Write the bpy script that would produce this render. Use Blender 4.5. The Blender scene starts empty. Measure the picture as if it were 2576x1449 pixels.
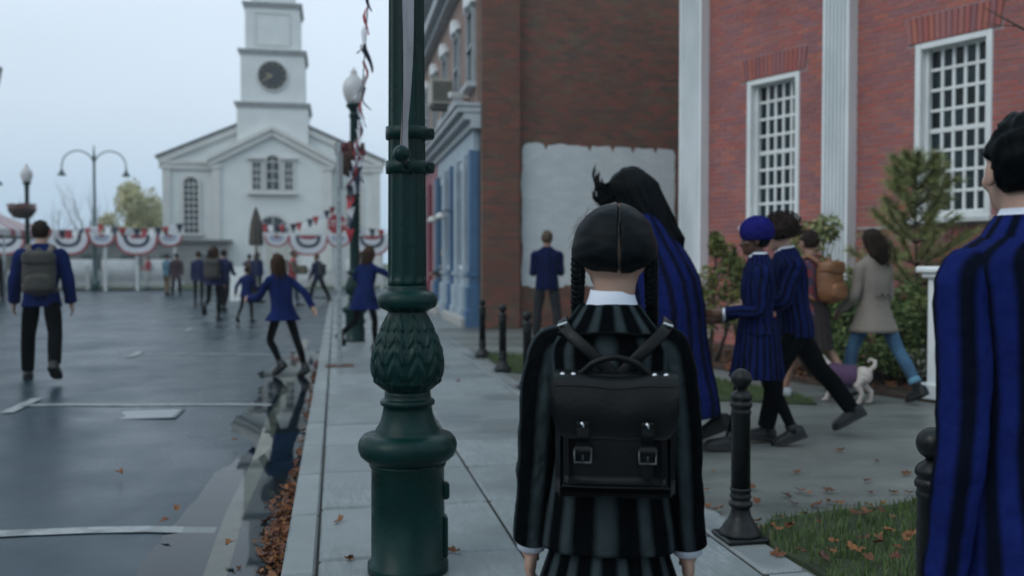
import bpy, bmesh, math, random
from mathutils import Vector, Matrix, noise
random.seed(7)
SC = bpy.context.scene
COL = SC.collection
PI = math.pi
rad = math.radians

# ------------------------------------------------------------------ camera
EYE = 1.28                       # metres above the pavement
PITCH = math.atan(63.5 / 2300.0)
cam_data = bpy.data.cameras.new('camera')
cam_data.sensor_width = 36.0
cam_data.lens = 32.14
cam_data.clip_start = 0.05
cam_data.clip_end = 3000
cam_data.dof.use_dof = True
cam_data.dof.focus_distance = 2.9
cam_data.dof.aperture_fstop = 2.2
cam = bpy.data.objects.new('camera', cam_data)
cam.location = (0, 0, EYE)
cam.rotation_euler = (PI / 2 - PITCH, 0, 0)
COL.objects.link(cam)
SC.camera = cam

# ------------------------------------------------------------------ sky (overcast) and a weak, very soft sun
SUN_EL, SUN_AZ = rad(42), rad(-128)
w = bpy.data.worlds.new('World')
SC.world = w
w.use_nodes = True
nt = w.node_tree
nt.nodes.clear()
N = nt.nodes.new
out = N('ShaderNodeOutputWorld')
bg = N('ShaderNodeBackground')
bg.inputs['Strength'].default_value = 0.1
sky = N('ShaderNodeTexSky')
sky.sky_type = 'NISHITA'
sky.sun_disc = False
sky.sun_elevation = SUN_EL
sky.sun_rotation = SUN_AZ
sky.dust_density = 3.0
tc = N('ShaderNodeTexCoord')
sep = N('ShaderNodeSeparateXYZ')
ramp = N('ShaderNodeValToRGB')
cr = ramp.color_ramp
cr.elements[0].position = 0.0
cr.elements[0].color = (0.425, 0.565, 0.715, 1)
cr.elements[1].position = 1.0
cr.elements[1].color = (0.66, 0.89, 1.0, 1)
for p, c in ((0.06, (0.47, 0.61, 0.755, 1)), (0.16, (0.63, 0.745, 0.86, 1)), (0.28, (0.71, 0.82, 0.94, 1))):
    e = cr.elements.new(p)
    e.color = c
nz = N('ShaderNodeTexNoise')
nz.inputs['Scale'].default_value = 1.6
nz.inputs['Detail'].default_value = 4
mp = N('ShaderNodeMapping')
mp.inputs['Scale'].default_value = (1, 1, 2.6)
mr = N('ShaderNodeMapRange')
mr.inputs['From Min'].default_value = 0.3
mr.inputs['From Max'].default_value = 0.7
mr.inputs['To Min'].default_value = 10.5
mr.inputs['To Max'].default_value = 11.8
mul = N('ShaderNodeVectorMath')
mul.operation = 'SCALE'
mix = N('ShaderNodeMixRGB')
mix.inputs['Fac'].default_value = 0.9
L = nt.links.new
L(tc.outputs['Generated'], sep.inputs[0])
L(sep.outputs['Z'], ramp.inputs[0])
L(tc.outputs['Generated'], mp.inputs['Vector'])
L(mp.outputs[0], nz.inputs['Vector'])
L(nz.outputs['Fac'], mr.inputs['Value'])
L(ramp.outputs['Color'], mul.inputs[0])
L(mr.outputs[0], mul.inputs['Scale'])
L(sky.outputs[0], mix.inputs[1])
L(mul.outputs[0], mix.inputs[2])
L(mix.outputs[0], bg.inputs['Color'])
L(bg.outputs[0], out.inputs['Surface'])

sl = bpy.data.lights.new('sun', 'SUN')
sl.energy = 0.8
sl.angle = rad(40)
sl.color = (1.0, 0.985, 0.96)
so = bpy.data.objects.new('sun', sl)
_d = Vector((math.sin(SUN_AZ) * math.cos(SUN_EL), math.cos(SUN_AZ) * math.cos(SUN_EL), math.sin(SUN_EL)))
so.rotation_euler = _d.to_track_quat('Z', 'Y').to_euler()
so.location = (0, 0, 30)
COL.objects.link(so)

vs = SC.view_settings
vs.view_transform = 'Standard'
vs.look = 'None'
vs.gamma = 1
vs.exposure = 0.04
vs.use_curve_mapping = False
SC.cycles.max_bounces = 6
SC.cycles.transparent_max_bounces = 12
SC.cycles.use_denoising = True

# ------------------------------------------------------------------ frames of the place
A = math.atan(443.0 / 2300.0)            # the street runs 10.9 degrees left of the view
SD = Vector((-math.sin(A), math.cos(A), 0))
RD = Vector((math.cos(A), math.sin(A), 0))


def ST(r, s, z=0.0):
    """street coordinates: r metres right of the axis, s metres along it"""
    p = RD * r + SD * s
    return Vector((p.x, p.y, z))


def ground(u, v, z=0.0):
    """point of the ground seen at a place of the 2576 px wide photograph (used once, to survey the place)"""
    x, yc = (u - 1288) / 2300.0, (724.5 - v) / 2300.0
    d = Vector((x, yc * math.sin(PITCH) + math.cos(PITCH), yc * math.cos(PITCH) - math.sin(PITCH)))
    t = (z - EYE) / d.z
    return Vector((d.x * t, d.y * t, z))


# ------------------------------------------------------------------ materials
MATS = {}


def newmat(name):
    m = bpy.data.materials.new(name)
    m.use_nodes = True
    t = m.node_tree
    t.nodes.clear()
    o = t.nodes.new('ShaderNodeOutputMaterial')
    b = t.nodes.new('ShaderNodeBsdfPrincipled')
    t.links.new(b.outputs[0], o.inputs['Surface'])
    MATS[name] = m
    return m, t, b


def nd(t, kind, **kw):
    n = t.nodes.new(kind)
    for k, v in kw.items():
        if k.startswith('i_'):
            n.inputs[k[2:].replace('_', ' ')].default_value = v
        else:
            setattr(n, k, v)
    return n


def c4(c):
    return (c[0], c[1], c[2], 1.0)


def mixc(t, fac, a, b, mode='MIX'):
    n = t.nodes.new('ShaderNodeMixRGB')
    n.blend_type = mode
    for i, x in ((0, fac), (1, a), (2, b)):
        if isinstance(x, (int, float)):
            n.inputs[i].default_value = x
        elif isinstance(x, tuple):
            n.inputs[i].default_value = c4(x)
        else:
            t.links.new(x, n.inputs[i])
    return n.outputs[0]


def noise_out(t, scale, detail=4, vec=None, rough=0.55, stretch=None, coord='Object'):
    n = nd(t, 'ShaderNodeTexNoise')
    n.inputs['Scale'].default_value = scale
    n.inputs['Detail'].default_value = detail
    n.inputs['Roughness'].default_value = rough
    if vec is None:
        tcn = nd(t, 'ShaderNodeTexCoord')
        vec = tcn.outputs[coord]
    if stretch:
        m = nd(t, 'ShaderNodeMapping')
        m.inputs['Scale'].default_value = stretch
        t.links.new(vec, m.inputs['Vector'])
        vec = m.outputs[0]
    t.links.new(vec, n.inputs['Vector'])
    return n.outputs['Fac']


def mapr(t, v, a, b, c, d):
    n = nd(t, 'ShaderNodeMapRange')
    n.inputs['From Min'].default_value = a
    n.inputs['From Max'].default_value = b
    n.inputs['To Min'].default_value = c
    n.inputs['To Max'].default_value = d
    t.links.new(v, n.inputs['Value'])
    return n.outputs[0]


def bump(t, b, h, strength=0.3, dist=0.01):
    n = nd(t, 'ShaderNodeBump')
    n.inputs['Strength'].default_value = strength
    n.inputs['Distance'].default_value = dist
    t.links.new(h, n.inputs['Height'])
    t.links.new(n.outputs[0], b.inputs['Normal'])


def rand_tone(t):
    """one random number for each object and, in a joined mesh, for each island"""
    oi = nd(t, 'ShaderNodeObjectInfo')
    g = nd(t, 'ShaderNodeNewGeometry')
    a = nd(t, 'ShaderNodeMath', operation='ADD')
    t.links.new(oi.outputs['Random'], a.inputs[0])
    t.links.new(g.outputs['Random Per Island'], a.inputs[1])
    f = nd(t, 'ShaderNodeMath', operation='FRACT')
    t.links.new(a.outputs[0], f.inputs[0])
    return f.outputs[0]


def pm(name, col, rough=0.7, var=0.25, scale=6.0, bmp=0.15, bscale=60.0, bdist=0.004, metal=0.0, rvar=0.1,
       col2=None, tone=0.0, stretch=None, spec=0.5, sheen=0.0, coat=0.0):
    """painted / cloth / stone surface: base colour broken up by two noises, uneven gloss, fine relief"""
    m, t, b = newmat(name)
    f = noise_out(t, scale, 5, stretch=stretch)
    c2 = col2 or tuple(x * (1 - var) for x in col)
    cc = mixc(t, mapr(t, f, 0.35, 0.65, 0, 1), col, c2)
    if tone:
        r = rand_tone(t)
        hs = nd(t, 'ShaderNodeHueSaturation')
        t.links.new(mapr(t, r, 0, 1, 1 - tone, 1 + tone), hs.inputs['Value'])
        t.links.new(cc, hs.inputs['Color'])
        cc = hs.outputs[0]
    t.links.new(cc, b.inputs['Base Color'])
    f2 = noise_out(t, scale * 3.1, 3, stretch=stretch)
    t.links.new(mapr(t, f2, 0.3, 0.7, max(0.02, rough - rvar), min(1, rough + rvar)), b.inputs['Roughness'])
    b.inputs['Metallic'].default_value = metal
    b.inputs['Specular IOR Level'].default_value = spec
    if sheen:
        b.inputs['Sheen Weight'].default_value = sheen
    if coat:
        b.inputs['Coat Weight'].default_value = coat
        b.inputs['Coat Roughness'].default_value = 0.12
    if bmp:
        bump(t, b, noise_out(t, bscale, 3, stretch=stretch), bmp, bdist)
    return m


def stripe_mat(name, c1, c2, period, duty=0.5, soft=0.15, rough=0.9, weave=0.36, spec=0.04):
    """woven striped cloth; the stripes follow the cloth (its UV map is in metres)"""
    m, t, b = newmat(name)
    uv = nd(t, 'ShaderNodeUVMap')
    wob = nd(t, 'ShaderNodeTexNoise')
    wob.inputs['Scale'].default_value = 4.0
    t.links.new(uv.outputs[0], wob.inputs['Vector'])
    s = nd(t, 'ShaderNodeSeparateXYZ')
    t.links.new(uv.outputs[0], s.inputs[0])
    a = nd(t, 'ShaderNodeMath', operation='MULTIPLY_ADD')
    t.links.new(wob.outputs['Fac'], a.inputs[0])
    a.inputs[1].default_value = 0.012
    t.links.new(s.outputs['X'], a.inputs[2])
    d = nd(t, 'ShaderNodeMath', operation='DIVIDE')
    t.links.new(a.outputs[0], d.inputs[0])
    d.inputs[1].default_value = period
    p = nd(t, 'ShaderNodeMath', operation='PINGPONG')
    t.links.new(d.outputs[0], p.inputs[0])
    p.inputs[1].default_value = 0.5
    k = mapr(t, p.outputs[0], duty * 0.5 - soft * 0.25, duty * 0.5 + soft * 0.25, 0, 1)
    f = noise_out(t, 9, 4)
    c1b = tuple(x * 0.72 for x in c1)
    ca = mixc(t, mapr(t, f, 0.35, 0.65, 0, 1), c1, c1b)
    t.links.new(mixc(t, k, ca, c2), b.inputs['Base Color'])
    b.inputs['Roughness'].default_value = rough
    b.inputs['Specular IOR Level'].default_value = spec
    b.inputs['Sheen Weight'].default_value = 0.0
    mp_ = nd(t, 'ShaderNodeMapping')
    mp_.inputs['Scale'].default_value = (900, 900, 900)
    w1 = nd(t, 'ShaderNodeTexNoise')
    w1.inputs['Scale'].default_value = 14
    w1.inputs['Detail'].default_value = 5
    tcn = nd(t, 'ShaderNodeTexCoord')
    t.links.new(tcn.outputs['Object'], w1.inputs['Vector'])
    fo = noise_out(t, 5.5, 3, stretch=(1.6, 1.6, .8))
    add = nd(t, 'ShaderNodeMath', operation='MULTIPLY_ADD')
    t.links.new(fo, add.inputs[0])
    add.inputs[1].default_value = 3.2
    t.links.new(w1.outputs['Fac'], add.inputs[2])
    bump(t, b, add.outputs[0], weave, 0.045)
    return m


# ------------------------------------------------------------------ mesh helpers
class MB:
    """collects shapes; build() links them as ONE mesh object"""

    def __init__(self):
        self.v, self.f, self.uv, self.sm, self.mi = [], [], [], [], []

    def add(self, vs_, fs_, uvs=None, smooth=True, mi=0):
        o = len(self.v)
        self.v.extend([tuple(p) for p in vs_])
        for i, f in enumerate(fs_):
            self.f.append([o + k for k in f])
            self.uv.append(uvs[i] if uvs else None)
            self.sm.append(smooth)
            self.mi.append(mi)
        return self

    def box(self, c, s, rot=None, bev=0.0, mi=0):
        hx, hy, hz = s[0] / 2, s[1] / 2, s[2] / 2
        c = Vector(c)
        if not bev:
            p = [Vector((x * hx, y * hy, z * hz)) for x in (-1, 1) for y in (-1, 1) for z in (-1, 1)]
            f = [(0, 1, 3, 2), (4, 6, 7, 5), (0, 4, 5, 1), (2, 3, 7, 6), (0, 2, 6, 4), (1, 5, 7, 3)]
        else:
            b = min(bev, hx * .9, hy * .9, hz * .9)
            p, idx = [], {}
            for x in (-1, 1):
                for y in (-1, 1):
                    for z in (-1, 1):
                        idx[(x, y, z)] = len(p)
                        p += [Vector((x * hx, y * (hy - b), z * (hz - b))), Vector((x * (hx - b), y * hy, z * (hz - b))),
                              Vector((x * (hx - b), y * (hy - b), z * hz))]
            f = []
            for a in range(3):
                o1, o2 = (a + 1) % 3, (a + 2) % 3
                for sg in (-1, 1):
                    q = []
                    for (i, j) in ((-1, -1), (1, -1), (1, 1), (-1, 1)):
                        k = [0, 0, 0]
                        k[a], k[o1], k[o2] = sg, i, j
                        q.append(idx[tuple(k)] + a)
                    f.append(q if sg > 0 else q[::-1])
                for i in (-1, 1):
                    for j in (-1, 1):
                        k0, k1 = [0, 0, 0], [0, 0, 0]
                        k0[a], k1[a] = -1, 1
                        k0[o1] = k1[o1] = i
                        k0[o2] = k1[o2] = j
                        q = [idx[tuple(k0)] + o1, idx[tuple(k1)] + o1, idx[tuple(k1)] + o2, idx[tuple(k0)] + o2]
                        f.append(q if i * j > 0 else q[::-1])
            for k, i0 in idx.items():
                q = [i0, i0 + 1, i0 + 2]
                f.append(q if k[0] * k[1] * k[2] > 0 else q[::-1])
        if rot is not None:
            p = [rot @ q for q in p]
        return self.add([q + c for q in p], f, smooth=False, mi=mi)

    def grid(self, rows, closed=False, uvs=None, smooth=True, mi=0, cap=False):
        """rows: list of equally long point rows; closed joins each row's ends"""
        n = len(rows[0])
        o = len(self.v)
        vs_ = [p for r in rows for p in r]
        f, fu = [], []
        m = n if closed else n - 1
        for j in range(len(rows) - 1):
            for i in range(m):
                i2 = (i + 1) % n
                f.append([j * n + i, j * n + i2, (j + 1) * n + i2, (j + 1) * n + i])
                if uvs:
                    fu.append([uvs(j, i), uvs(j, i + 1), uvs(j + 1, i + 1), uvs(j + 1, i)])
        self.add(vs_, f, fu if uvs else None, smooth, mi)
        if cap:
            for j, rev in ((0, True), (len(rows) - 1, False)):
                q = [o + j * n + i for i in range(n)]
                self.f.append(q[::-1] if rev else q)
                self.uv.append([uvs(j, i) for i in range(n)] if uvs else None)
                self.sm.append(False)
                self.mi.append(mi)
        return self

    def tube(self, pts, rr, n=8, cap=True, uvw=None, uvl=0.0, mi=0, flat=None, phase=0.0):
        pts = [Vector(p) for p in pts]
        if not isinstance(rr, (list, tuple)):
            rr = [rr] * len(pts)
        rows = []
        up = None
        L_ = [0.0]
        for i in range(1, len(pts)):
            L_.append(L_[-1] + (pts[i] - pts[i - 1]).length)
        for i, p in enumerate(pts):
            t = (pts[min(i + 1, len(pts) - 1)] - pts[max(i - 1, 0)])
            if t.length < 1e-9:
                t = Vector((0, 0, 1))
            t.normalize()
            if up is None:
                up = Vector((0, 1, 0)) if abs(t.y) < 0.9 else Vector((1, 0, 0))
            up = (up - t * up.dot(t))
            if up.length < 1e-6:
                up = t.orthogonal()
            up.normalize()
            sd = t.cross(up)
            fl = flat or (1, 1)
            rows.append([p + (up * math.cos(a) * fl[0] + sd * math.sin(a) * fl[1]) * rr[i] for a in
                         (phase + 2 * PI * k / n for k in range(n))])
        uvs = (lambda j, i: (uvw * i / n, uvl + L_[j])) if uvw else None
        return self.grid(rows, True, uvs, True, mi, cap)

    def lathe(self, prof, n=24, c=(0, 0, 0), smooth=True, mi=0, cap=True):
        rows = [[(c[0] + r * math.cos(2 * PI * k / n), c[1] + r * math.sin(2 * PI * k / n), c[2] + z) for k in range(n)]
                for r, z in prof]
        return self.grid(rows, True, None, smooth, mi, cap)

    def ell(self, c, r, nu=16, nv=10, rot=None, mi=0):
        c = Vector(c)
        rows = []
        for j in range(nv + 1):
            ph = PI * (j + 0.001) / (nv + 0.002)
            row = []
            for i in range(nu):
                th = 2 * PI * i / nu
                q = Vector((r[0] * math.sin(ph) * math.cos(th), r[1] * math.sin(ph) * math.sin(th), -r[2] * math.cos(ph)))
                row.append(c + (rot @ q if rot is not None else q))
            rows.append(row)
        return self.grid(rows, True, None, True, mi, True)

    def prism(self, poly, z0, z1, mi=0, bottom=True):
        """poly: list of (x, y) or points; an extruded outline"""
        n = len(poly)
        vs_ = [(p[0], p[1], z0) for p in poly] + [(p[0], p[1], z1) for p in poly]
        f = [[i, (i + 1) % n, n + (i + 1) % n, n + i] for i in range(n)] + [[n + i for i in range(n)]]
        if bottom:
            f.append([i for i in range(n)][::-1])
        return self.add(vs_, f, smooth=False, mi=mi)

    def xf(self, M, start=0):
        for i in range(start, len(self.v)):
            self.v[i] = tuple(M @ Vector(self.v[i]))
        return self

    def mesh(self, name, mats):
        me = bpy.data.meshes.new(name)
        me.from_pydata(self.v, [], self.f)
        if any(u is not None for u in self.uv):
            ul = me.uv_layers.new(name='UVMap')
            k = 0
            flat = []
            for f, u in zip(self.f, self.uv):
                if u is None:
                    flat.extend([0.0, 0.0] * len(f))
                else:
                    for q in u:
                        flat.extend([q[0], q[1]])
            ul.data.foreach_set('uv', flat)
        me.polygons.foreach_set('use_smooth', self.sm)
        me.polygons.foreach_set('material_index', self.mi)
        for m in (mats if isinstance(mats, (list, tuple)) else [mats]):
            me.materials.append(m)
        me.update()
        return me

    def build(self, name, mats, parent=None, loc=None, rz=0.0):
        return link(name, self.mesh(name, mats), parent, loc, rz)


def link(name, me, parent=None, loc=None, rz=0.0):
    o = bpy.data.objects.new(name, me)
    COL.objects.link(o)
    if parent is not None:
        o.parent = parent
    if loc is not None:
        o.location = loc
    if rz:
        o.rotation_euler = (0, 0, rz)
    return o


def tag(o, label=None, cat=None, group=None, kind=None):
    if label:
        o['label'] = label
    if cat:
        o['category'] = cat
    if group:
        o['group'] = group
    if kind:
        o['kind'] = kind
    return o


def thing(name, label, cat, loc=(0, 0, 0), rz=0.0, group=None):
    o = bpy.data.objects.new(name, None)
    o.empty_display_size = 0.2
    COL.objects.link(o)
    o.location = loc
    o.rotation_euler = (0, 0, rz)
    return tag(o, label, cat, group)


def kids(o):
    return [c for c in COL.objects if c.parent == o]


def dup(root, loc, rz, label, group=None):
    """a copy of a thing with copies of its parts and sub-parts (mesh data shared)"""
    r = root.copy()
    COL.objects.link(r)
    r.location = loc
    r.rotation_euler = (0, 0, rz)
    r['label'] = label
    if group:
        r['group'] = group
    for ch in root.children:
        c = ch.copy()
        COL.objects.link(c)
        c.parent = r
        for g in ch.children:
            d = g.copy()
            COL.objects.link(d)
            d.parent = c
    return r


def remesh(mb, voxel, smooth=4, name='body', fac=0.5):
    """fuse overlapping volumes into one continuous skin"""
    me = mb.mesh(name + '_src', [])
    bm = bmesh.new()
    bm.from_mesh(me)
    bmesh.ops.recalc_face_normals(bm, faces=bm.faces)
    bm.to_mesh(me)
    bm.free()
    o = bpy.data.objects.new(name + '_tmp', me)
    COL.objects.link(o)
    m = o.modifiers.new('r', 'REMESH')
    m.mode = 'VOXEL'
    m.voxel_size = voxel
    m.use_smooth_shade = True
    if smooth:
        s = o.modifiers.new('s', 'SMOOTH')
        s.factor = fac
        s.iterations = smooth
    dg = bpy.context.evaluated_depsgraph_get()
    res = bpy.data.meshes.new_from_object(o.evaluated_get(dg))
    bpy.data.objects.remove(o)
    bpy.data.meshes.remove(me)
    res.name = name
    res.materials.clear()
    for p in res.polygons:
        p.use_smooth = True
    return res


def catmull(pts, k=4):
    pts = [Vector(p) for p in pts]
    res = []
    for i in range(len(pts) - 1):
        p0, p1, p2, p3 = pts[max(i - 1, 0)], pts[i], pts[i + 1], pts[min(i + 2, len(pts) - 1)]
        for j in range(k):
            t = j / k
            res.append(0.5 * ((2 * p1) + (p2 - p0) * t + (2 * p0 - 5 * p1 + 4 * p2 - p3) * t * t + (3 * p1 - p0 - 3 * p2 + p3) * t ** 3))
    res.append(pts[-1])
    return res


def lerps(vals, k=4):
    res = []
    for i in range(len(vals) - 1):
        for j in range(k):
            res.append(vals[i] + (vals[i + 1] - vals[i]) * j / k)
    res.append(vals[-1])
    return res


# ------------------------------------------------------------------ surface materials
def wet_mat(name, dry, wet, scale, r_dry, r_wet, tone=0.0, grain=220.0, gb=0.25, cut=(0.42, 0.6), stretch=None, film=0.0, coat_r=.3, spec=.5, rvar=.16, tint=None, streak=0.0, blot_k=.55):
    """ground laid outdoors after rain: damp, darker and glossier where the water stands in the pores"""
    m, t, b = newmat(name)
    g = nd(t, 'ShaderNodeNewGeometry')
    pos = g.outputs['Position']
    f = noise_out(t, scale, 6, vec=pos, rough=0.6, stretch=stretch)
    k = mapr(t, f, cut[0], cut[1], 0, 1)
    sp = noise_out(t, grain, 3, vec=pos)
    d2 = mixc(t, mapr(t, sp, 0.35, 0.7, 0, 1), dry, tuple(x * 0.66 for x in dry))
    blot = noise_out(t, scale * 5.3, 5, vec=pos)
    d3 = mixc(t, mapr(t, blot, 0.38, 0.7, 0, blot_k), d2, tuple(x * 0.58 for x in dry))
    if streak:
        mpx = nd(t, 'ShaderNodeMapping')
        mpx.inputs['Rotation'].default_value = (0, 0, -A)
        t.links.new(pos, mpx.inputs['Vector'])
        sk = noise_out(t, 1.0, 4, vec=mpx.outputs[0], stretch=(46, 5, 1))
        d3 = mixc(t, mapr(t, sk, .42, .72, 0, streak), d3, tuple(x * .5 for x in dry))
    cc = mixc(t, k, d3, wet)
    if tone:
        hs = nd(t, 'ShaderNodeHueSaturation')
        t.links.new(mapr(t, rand_tone(t), 0, 1, 1 - tone, 1 + tone), hs.inputs['Value'])
        t.links.new(cc, hs.inputs['Color'])
        cc = hs.outputs[0]
    t.links.new(cc, b.inputs['Base Color'])
    f2 = noise_out(t, scale * 2.3, 5, vec=pos)
    rr = nd(t, 'ShaderNodeMath', operation='MULTIPLY_ADD')
    t.links.new(f2, rr.inputs[0])
    rr.inputs[1].default_value = rvar
    t.links.new(mapr(t, k, 0, 1, r_dry - rvar / 2, r_wet - rvar / 2), rr.inputs[2])
    t.links.new(rr.outputs[0], b.inputs['Roughness'])
    bump(t, b, sp, gb, 0.003)
    b.inputs['Specular IOR Level'].default_value = spec
    if tint:
        b.inputs['Specular Tint'].default_value = c4(tint)
    if film:
        t.links.new(mapr(t, k, 0, 1, film * .25, film), b.inputs['Coat Weight'])
        b.inputs['Coat Roughness'].default_value = coat_r
        b.inputs['Coat IOR'].default_value = 1.33
    return m


asphalt = wet_mat('wet_asphalt', (0.021, 0.041, 0.058), (0.013, 0.027, 0.040), 0.55, 0.40, 0.26, grain=150, gb=0.22, stretch=(1, .7, 1), cut=(.36, .62), film=.05, spec=.27, rvar=.36, blot_k=.9, tint=(.62, .88, 1.0))
slabs_m = wet_mat('paving_stone', (0.25, 0.275, 0.285), (0.14, 0.158, 0.166), 0.9, 0.58, 0.30, tone=0.13, grain=55, gb=0.5, cut=(0.40, 0.66), film=.22, streak=.75, blot_k=.75)
kerb_m = wet_mat('kerb_stone', (0.25, 0.27, 0.275), (0.14, 0.155, 0.16), 1.3, 0.55, 0.3, tone=0.09, grain=120, gb=0.25)
path_m = wet_mat('concrete_path', (0.20, 0.21, 0.20), (0.09, 0.097, 0.092), 0.8, 0.55, 0.28, grain=70, gb=0.3, cut=(0.38, 0.68), stretch=(.55, 1.5, 1))
joint_m = pm('joint_sand', (0.022, 0.023, 0.022), 0.9, 0.4, 30)
soil_m = pm('soil_mulch', (0.055, 0.034, 0.022), 0.95, 0.5, 20, 0.7, 40, 0.02)
lawn_m = pm('lawn_soil', (0.035, 0.05, 0.018), 0.95, 0.5, 9, 0.6, 60, 0.02)
field_m = pm('field_grass', (0.075, 0.095, 0.04), 0.95, 0.35, 0.4, 0.4, 9, 0.05)
mark_m = wet_mat('road_paint', (0.33, 0.345, 0.35), (0.07, 0.08, 0.085), 7.0, 0.5, 0.35, grain=60, cut=(0.46, 0.66))
edge_paint = wet_mat('worn_edge_paint', (0.23, 0.22, 0.185), (0.06, 0.06, 0.055), 5.0, 0.5, 0.35, grain=60, cut=(0.5, 0.72))
white_p = pm('white_paint', (0.72, 0.745, 0.74), 0.5, 0.12, 3, 0.12, 30)
white_pil = pm('pilaster_paint', (0.80, 0.82, 0.83), 0.45, 0.13, 1.8, 0.15, 14, col2=(0.62, 0.655, 0.665), stretch=(1, 1, .35))
church_m = pm('church_siding', (0.66, 0.68, 0.67), 0.6, 0.08, 1.2, 0.1, 10)
church_trim = pm('church_trim', (0.60, 0.605, 0.58), 0.6, 0.1, 2, 0.1, 10)
roof_m = pm('slate_roof', (0.16, 0.165, 0.17), 0.7, 0.3, 3, 0.3, 12, 0.02)
glass_dark = pm('old_window_glass', (0.012, 0.026, 0.03), 0.1, 0.5, 2.0, 0.05, 5, rvar=0.05, tone=0.6, spec=0.25)
church_glass = pm('church_glass', (0.03, 0.045, 0.05), 0.12, 0.4, 1, 0.05, 4, tone=0.3)
mortar_red = pm('pale_mortar', (0.39, 0.31, 0.32), 0.95, 0.2, 30, 0.4, 90)
mortar_brown = pm('dark_mortar', (0.17, 0.135, 0.115), 0.95, 0.3, 20, 0.4, 90)


def brick_mat(name, cols, tone=0.25):
    m, t, b = newmat(name)
    r = rand_tone(t)
    rp = nd(t, 'ShaderNodeValToRGB')
    e = rp.color_ramp.elements
    e[0].position, e[0].color = 0.0, c4(cols[0])
    e[1].position, e[1].color = 1.0, c4(cols[-1])
    for i, c in enumerate(cols[1:-1]):
        q = e.new((i + 1) / (len(cols) - 1))
        q.color = c4(c)
    t.links.new(r, rp.inputs[0])
    g = nd(t, 'ShaderNodeNewGeometry')
    f = noise_out(t, 1.1, 5, vec=g.outputs['Position'])
    f2 = noise_out(t, 45, 4, vec=g.outputs['Position'])
    k = mixc(t, mapr(t, f, 0.35, 0.68, 0, 0.45), rp.outputs[0], tuple(x * 0.6 for x in cols[1]))
    k = mixc(t, mapr(t, f2, 0.4, 0.7, 0, 0.4), k, tuple(min(1, x * 0.55) for x in cols[0]))
    t.links.new(k, b.inputs['Base Color'])
    b.inputs['Roughness'].default_value = 0.82
    b.inputs['Specular IOR Level'].default_value = 0.3
    bump(t, b, f2, 0.5, 0.004)
    return m


red_brick = brick_mat('red_brick', [(0.33, 0.125, 0.118), (0.39, 0.115, 0.092), (0.28, 0.135, 0.14), (0.45, 0.145, 0.10), (0.32, 0.145, 0.148), (0.25, 0.115, 0.125)])
brown_brick = brick_mat('brown_brick', [(0.15, 0.085, 0.062), (0.22, 0.088, 0.062), (0.11, 0.08, 0.064), (0.27, 0.085, 0.065), (0.165, 0.115, 0.075), (0.10, 0.074, 0.064)])
pink_brick = pm('washed_brick', (0.27, 0.185, 0.16), 0.85, 0.35, 5, 0.5, 24, 0.01, col2=(0.20, 0.135, 0.115))


# ------------------------------------------------------------------ terrain, road, pavement
def struct(name, mb, m, parent=None):
    o = mb.build(name, m, parent)
    if parent is None:
        o['kind'] = 'structure'
    return o


def sheet(poly, z):
    return MB().add([(p[0], p[1], z) for p in poly], [list(range(len(poly)))], smooth=False)


struct('ground', sheet([(-900, -60), (900, -60), (900, 1500), (-900, 1500)], -0.28), field_m)


def road_z(r, s):
    z = -0.115 + min(1.0, max(0.0, (-0.235 - r) / 2.3)) * 0.065
    if s < 18 and r > -3:
        z -= 0.013 * math.exp(-((r + .60) / .20) ** 2 - ((s - 4.4) / 1.25) ** 2)
        z += noise.noise((r * 1.7, s * 0.9, 0.3)) * 0.0075 + noise.noise((r * 9, s * 5, 3)) * 0.0022
    return z


rl = [-14, -11, -8, -6, -4.5, -3.4, -2.8] + [-2.6 + 0.075 * i for i in range(32)]
rl = [r for r in rl if r < -0.24] + [-0.236]
sl_ = [-5, -2, 0] + [0.5 + 0.14 * i for i in range(120)] + [18, 20, 23, 26, 30, 34, 36.5]
struct('road', MB().grid([[ST(r, s, road_z(r, s)) for r in rl] for s in sl_]), asphalt)
struct('side_road', sheet([ST(-60, 36.4), ST(60, 36.4), ST(60, 47.2), ST(-60, 47.2)], -0.058), asphalt)
struct('lawn', sheet([ST(-60, 47.4), ST(60, 47.4), ST(60, 120), ST(-60, 120)], -0.02), field_m)
struct('church_path', sheet([ST(-7.0, 47.3), ST(-1.6, 47.3), ST(-1.6, 58), ST(-7.0, 58)], -0.012), path_m)

# water standing in the gutter: only where the road lies lower than its level
m, t, b = newmat('puddle_water')
t.nodes.remove(b)
fr = nd(t, 'ShaderNodeFresnel')
fr.inputs['IOR'].default_value = 1.33
tr = nd(t, 'ShaderNodeBsdfTransparent')
tr.inputs['Color'].default_value = (0.8, 0.84, 0.83, 1)
gl = nd(t, 'ShaderNodeBsdfGlossy')
gl.inputs['Roughness'].default_value = 0.0
mx = nd(t, 'ShaderNodeMixShader')
t.links.new(fr.outputs[0], mx.inputs[0])
t.links.new(tr.outputs[0], mx.inputs[1])
t.links.new(gl.outputs[0], mx.inputs[2])
t.links.new(mx.outputs[0], t.nodes['Material Output'].inputs['Surface'])
puddle_m = m
struct('puddle', sheet([ST(-1.5, 0.6), ST(-0.237, 0.6), ST(-0.237, 14.5), ST(-1.5, 14.5)], -0.0995), puddle_m)

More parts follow.
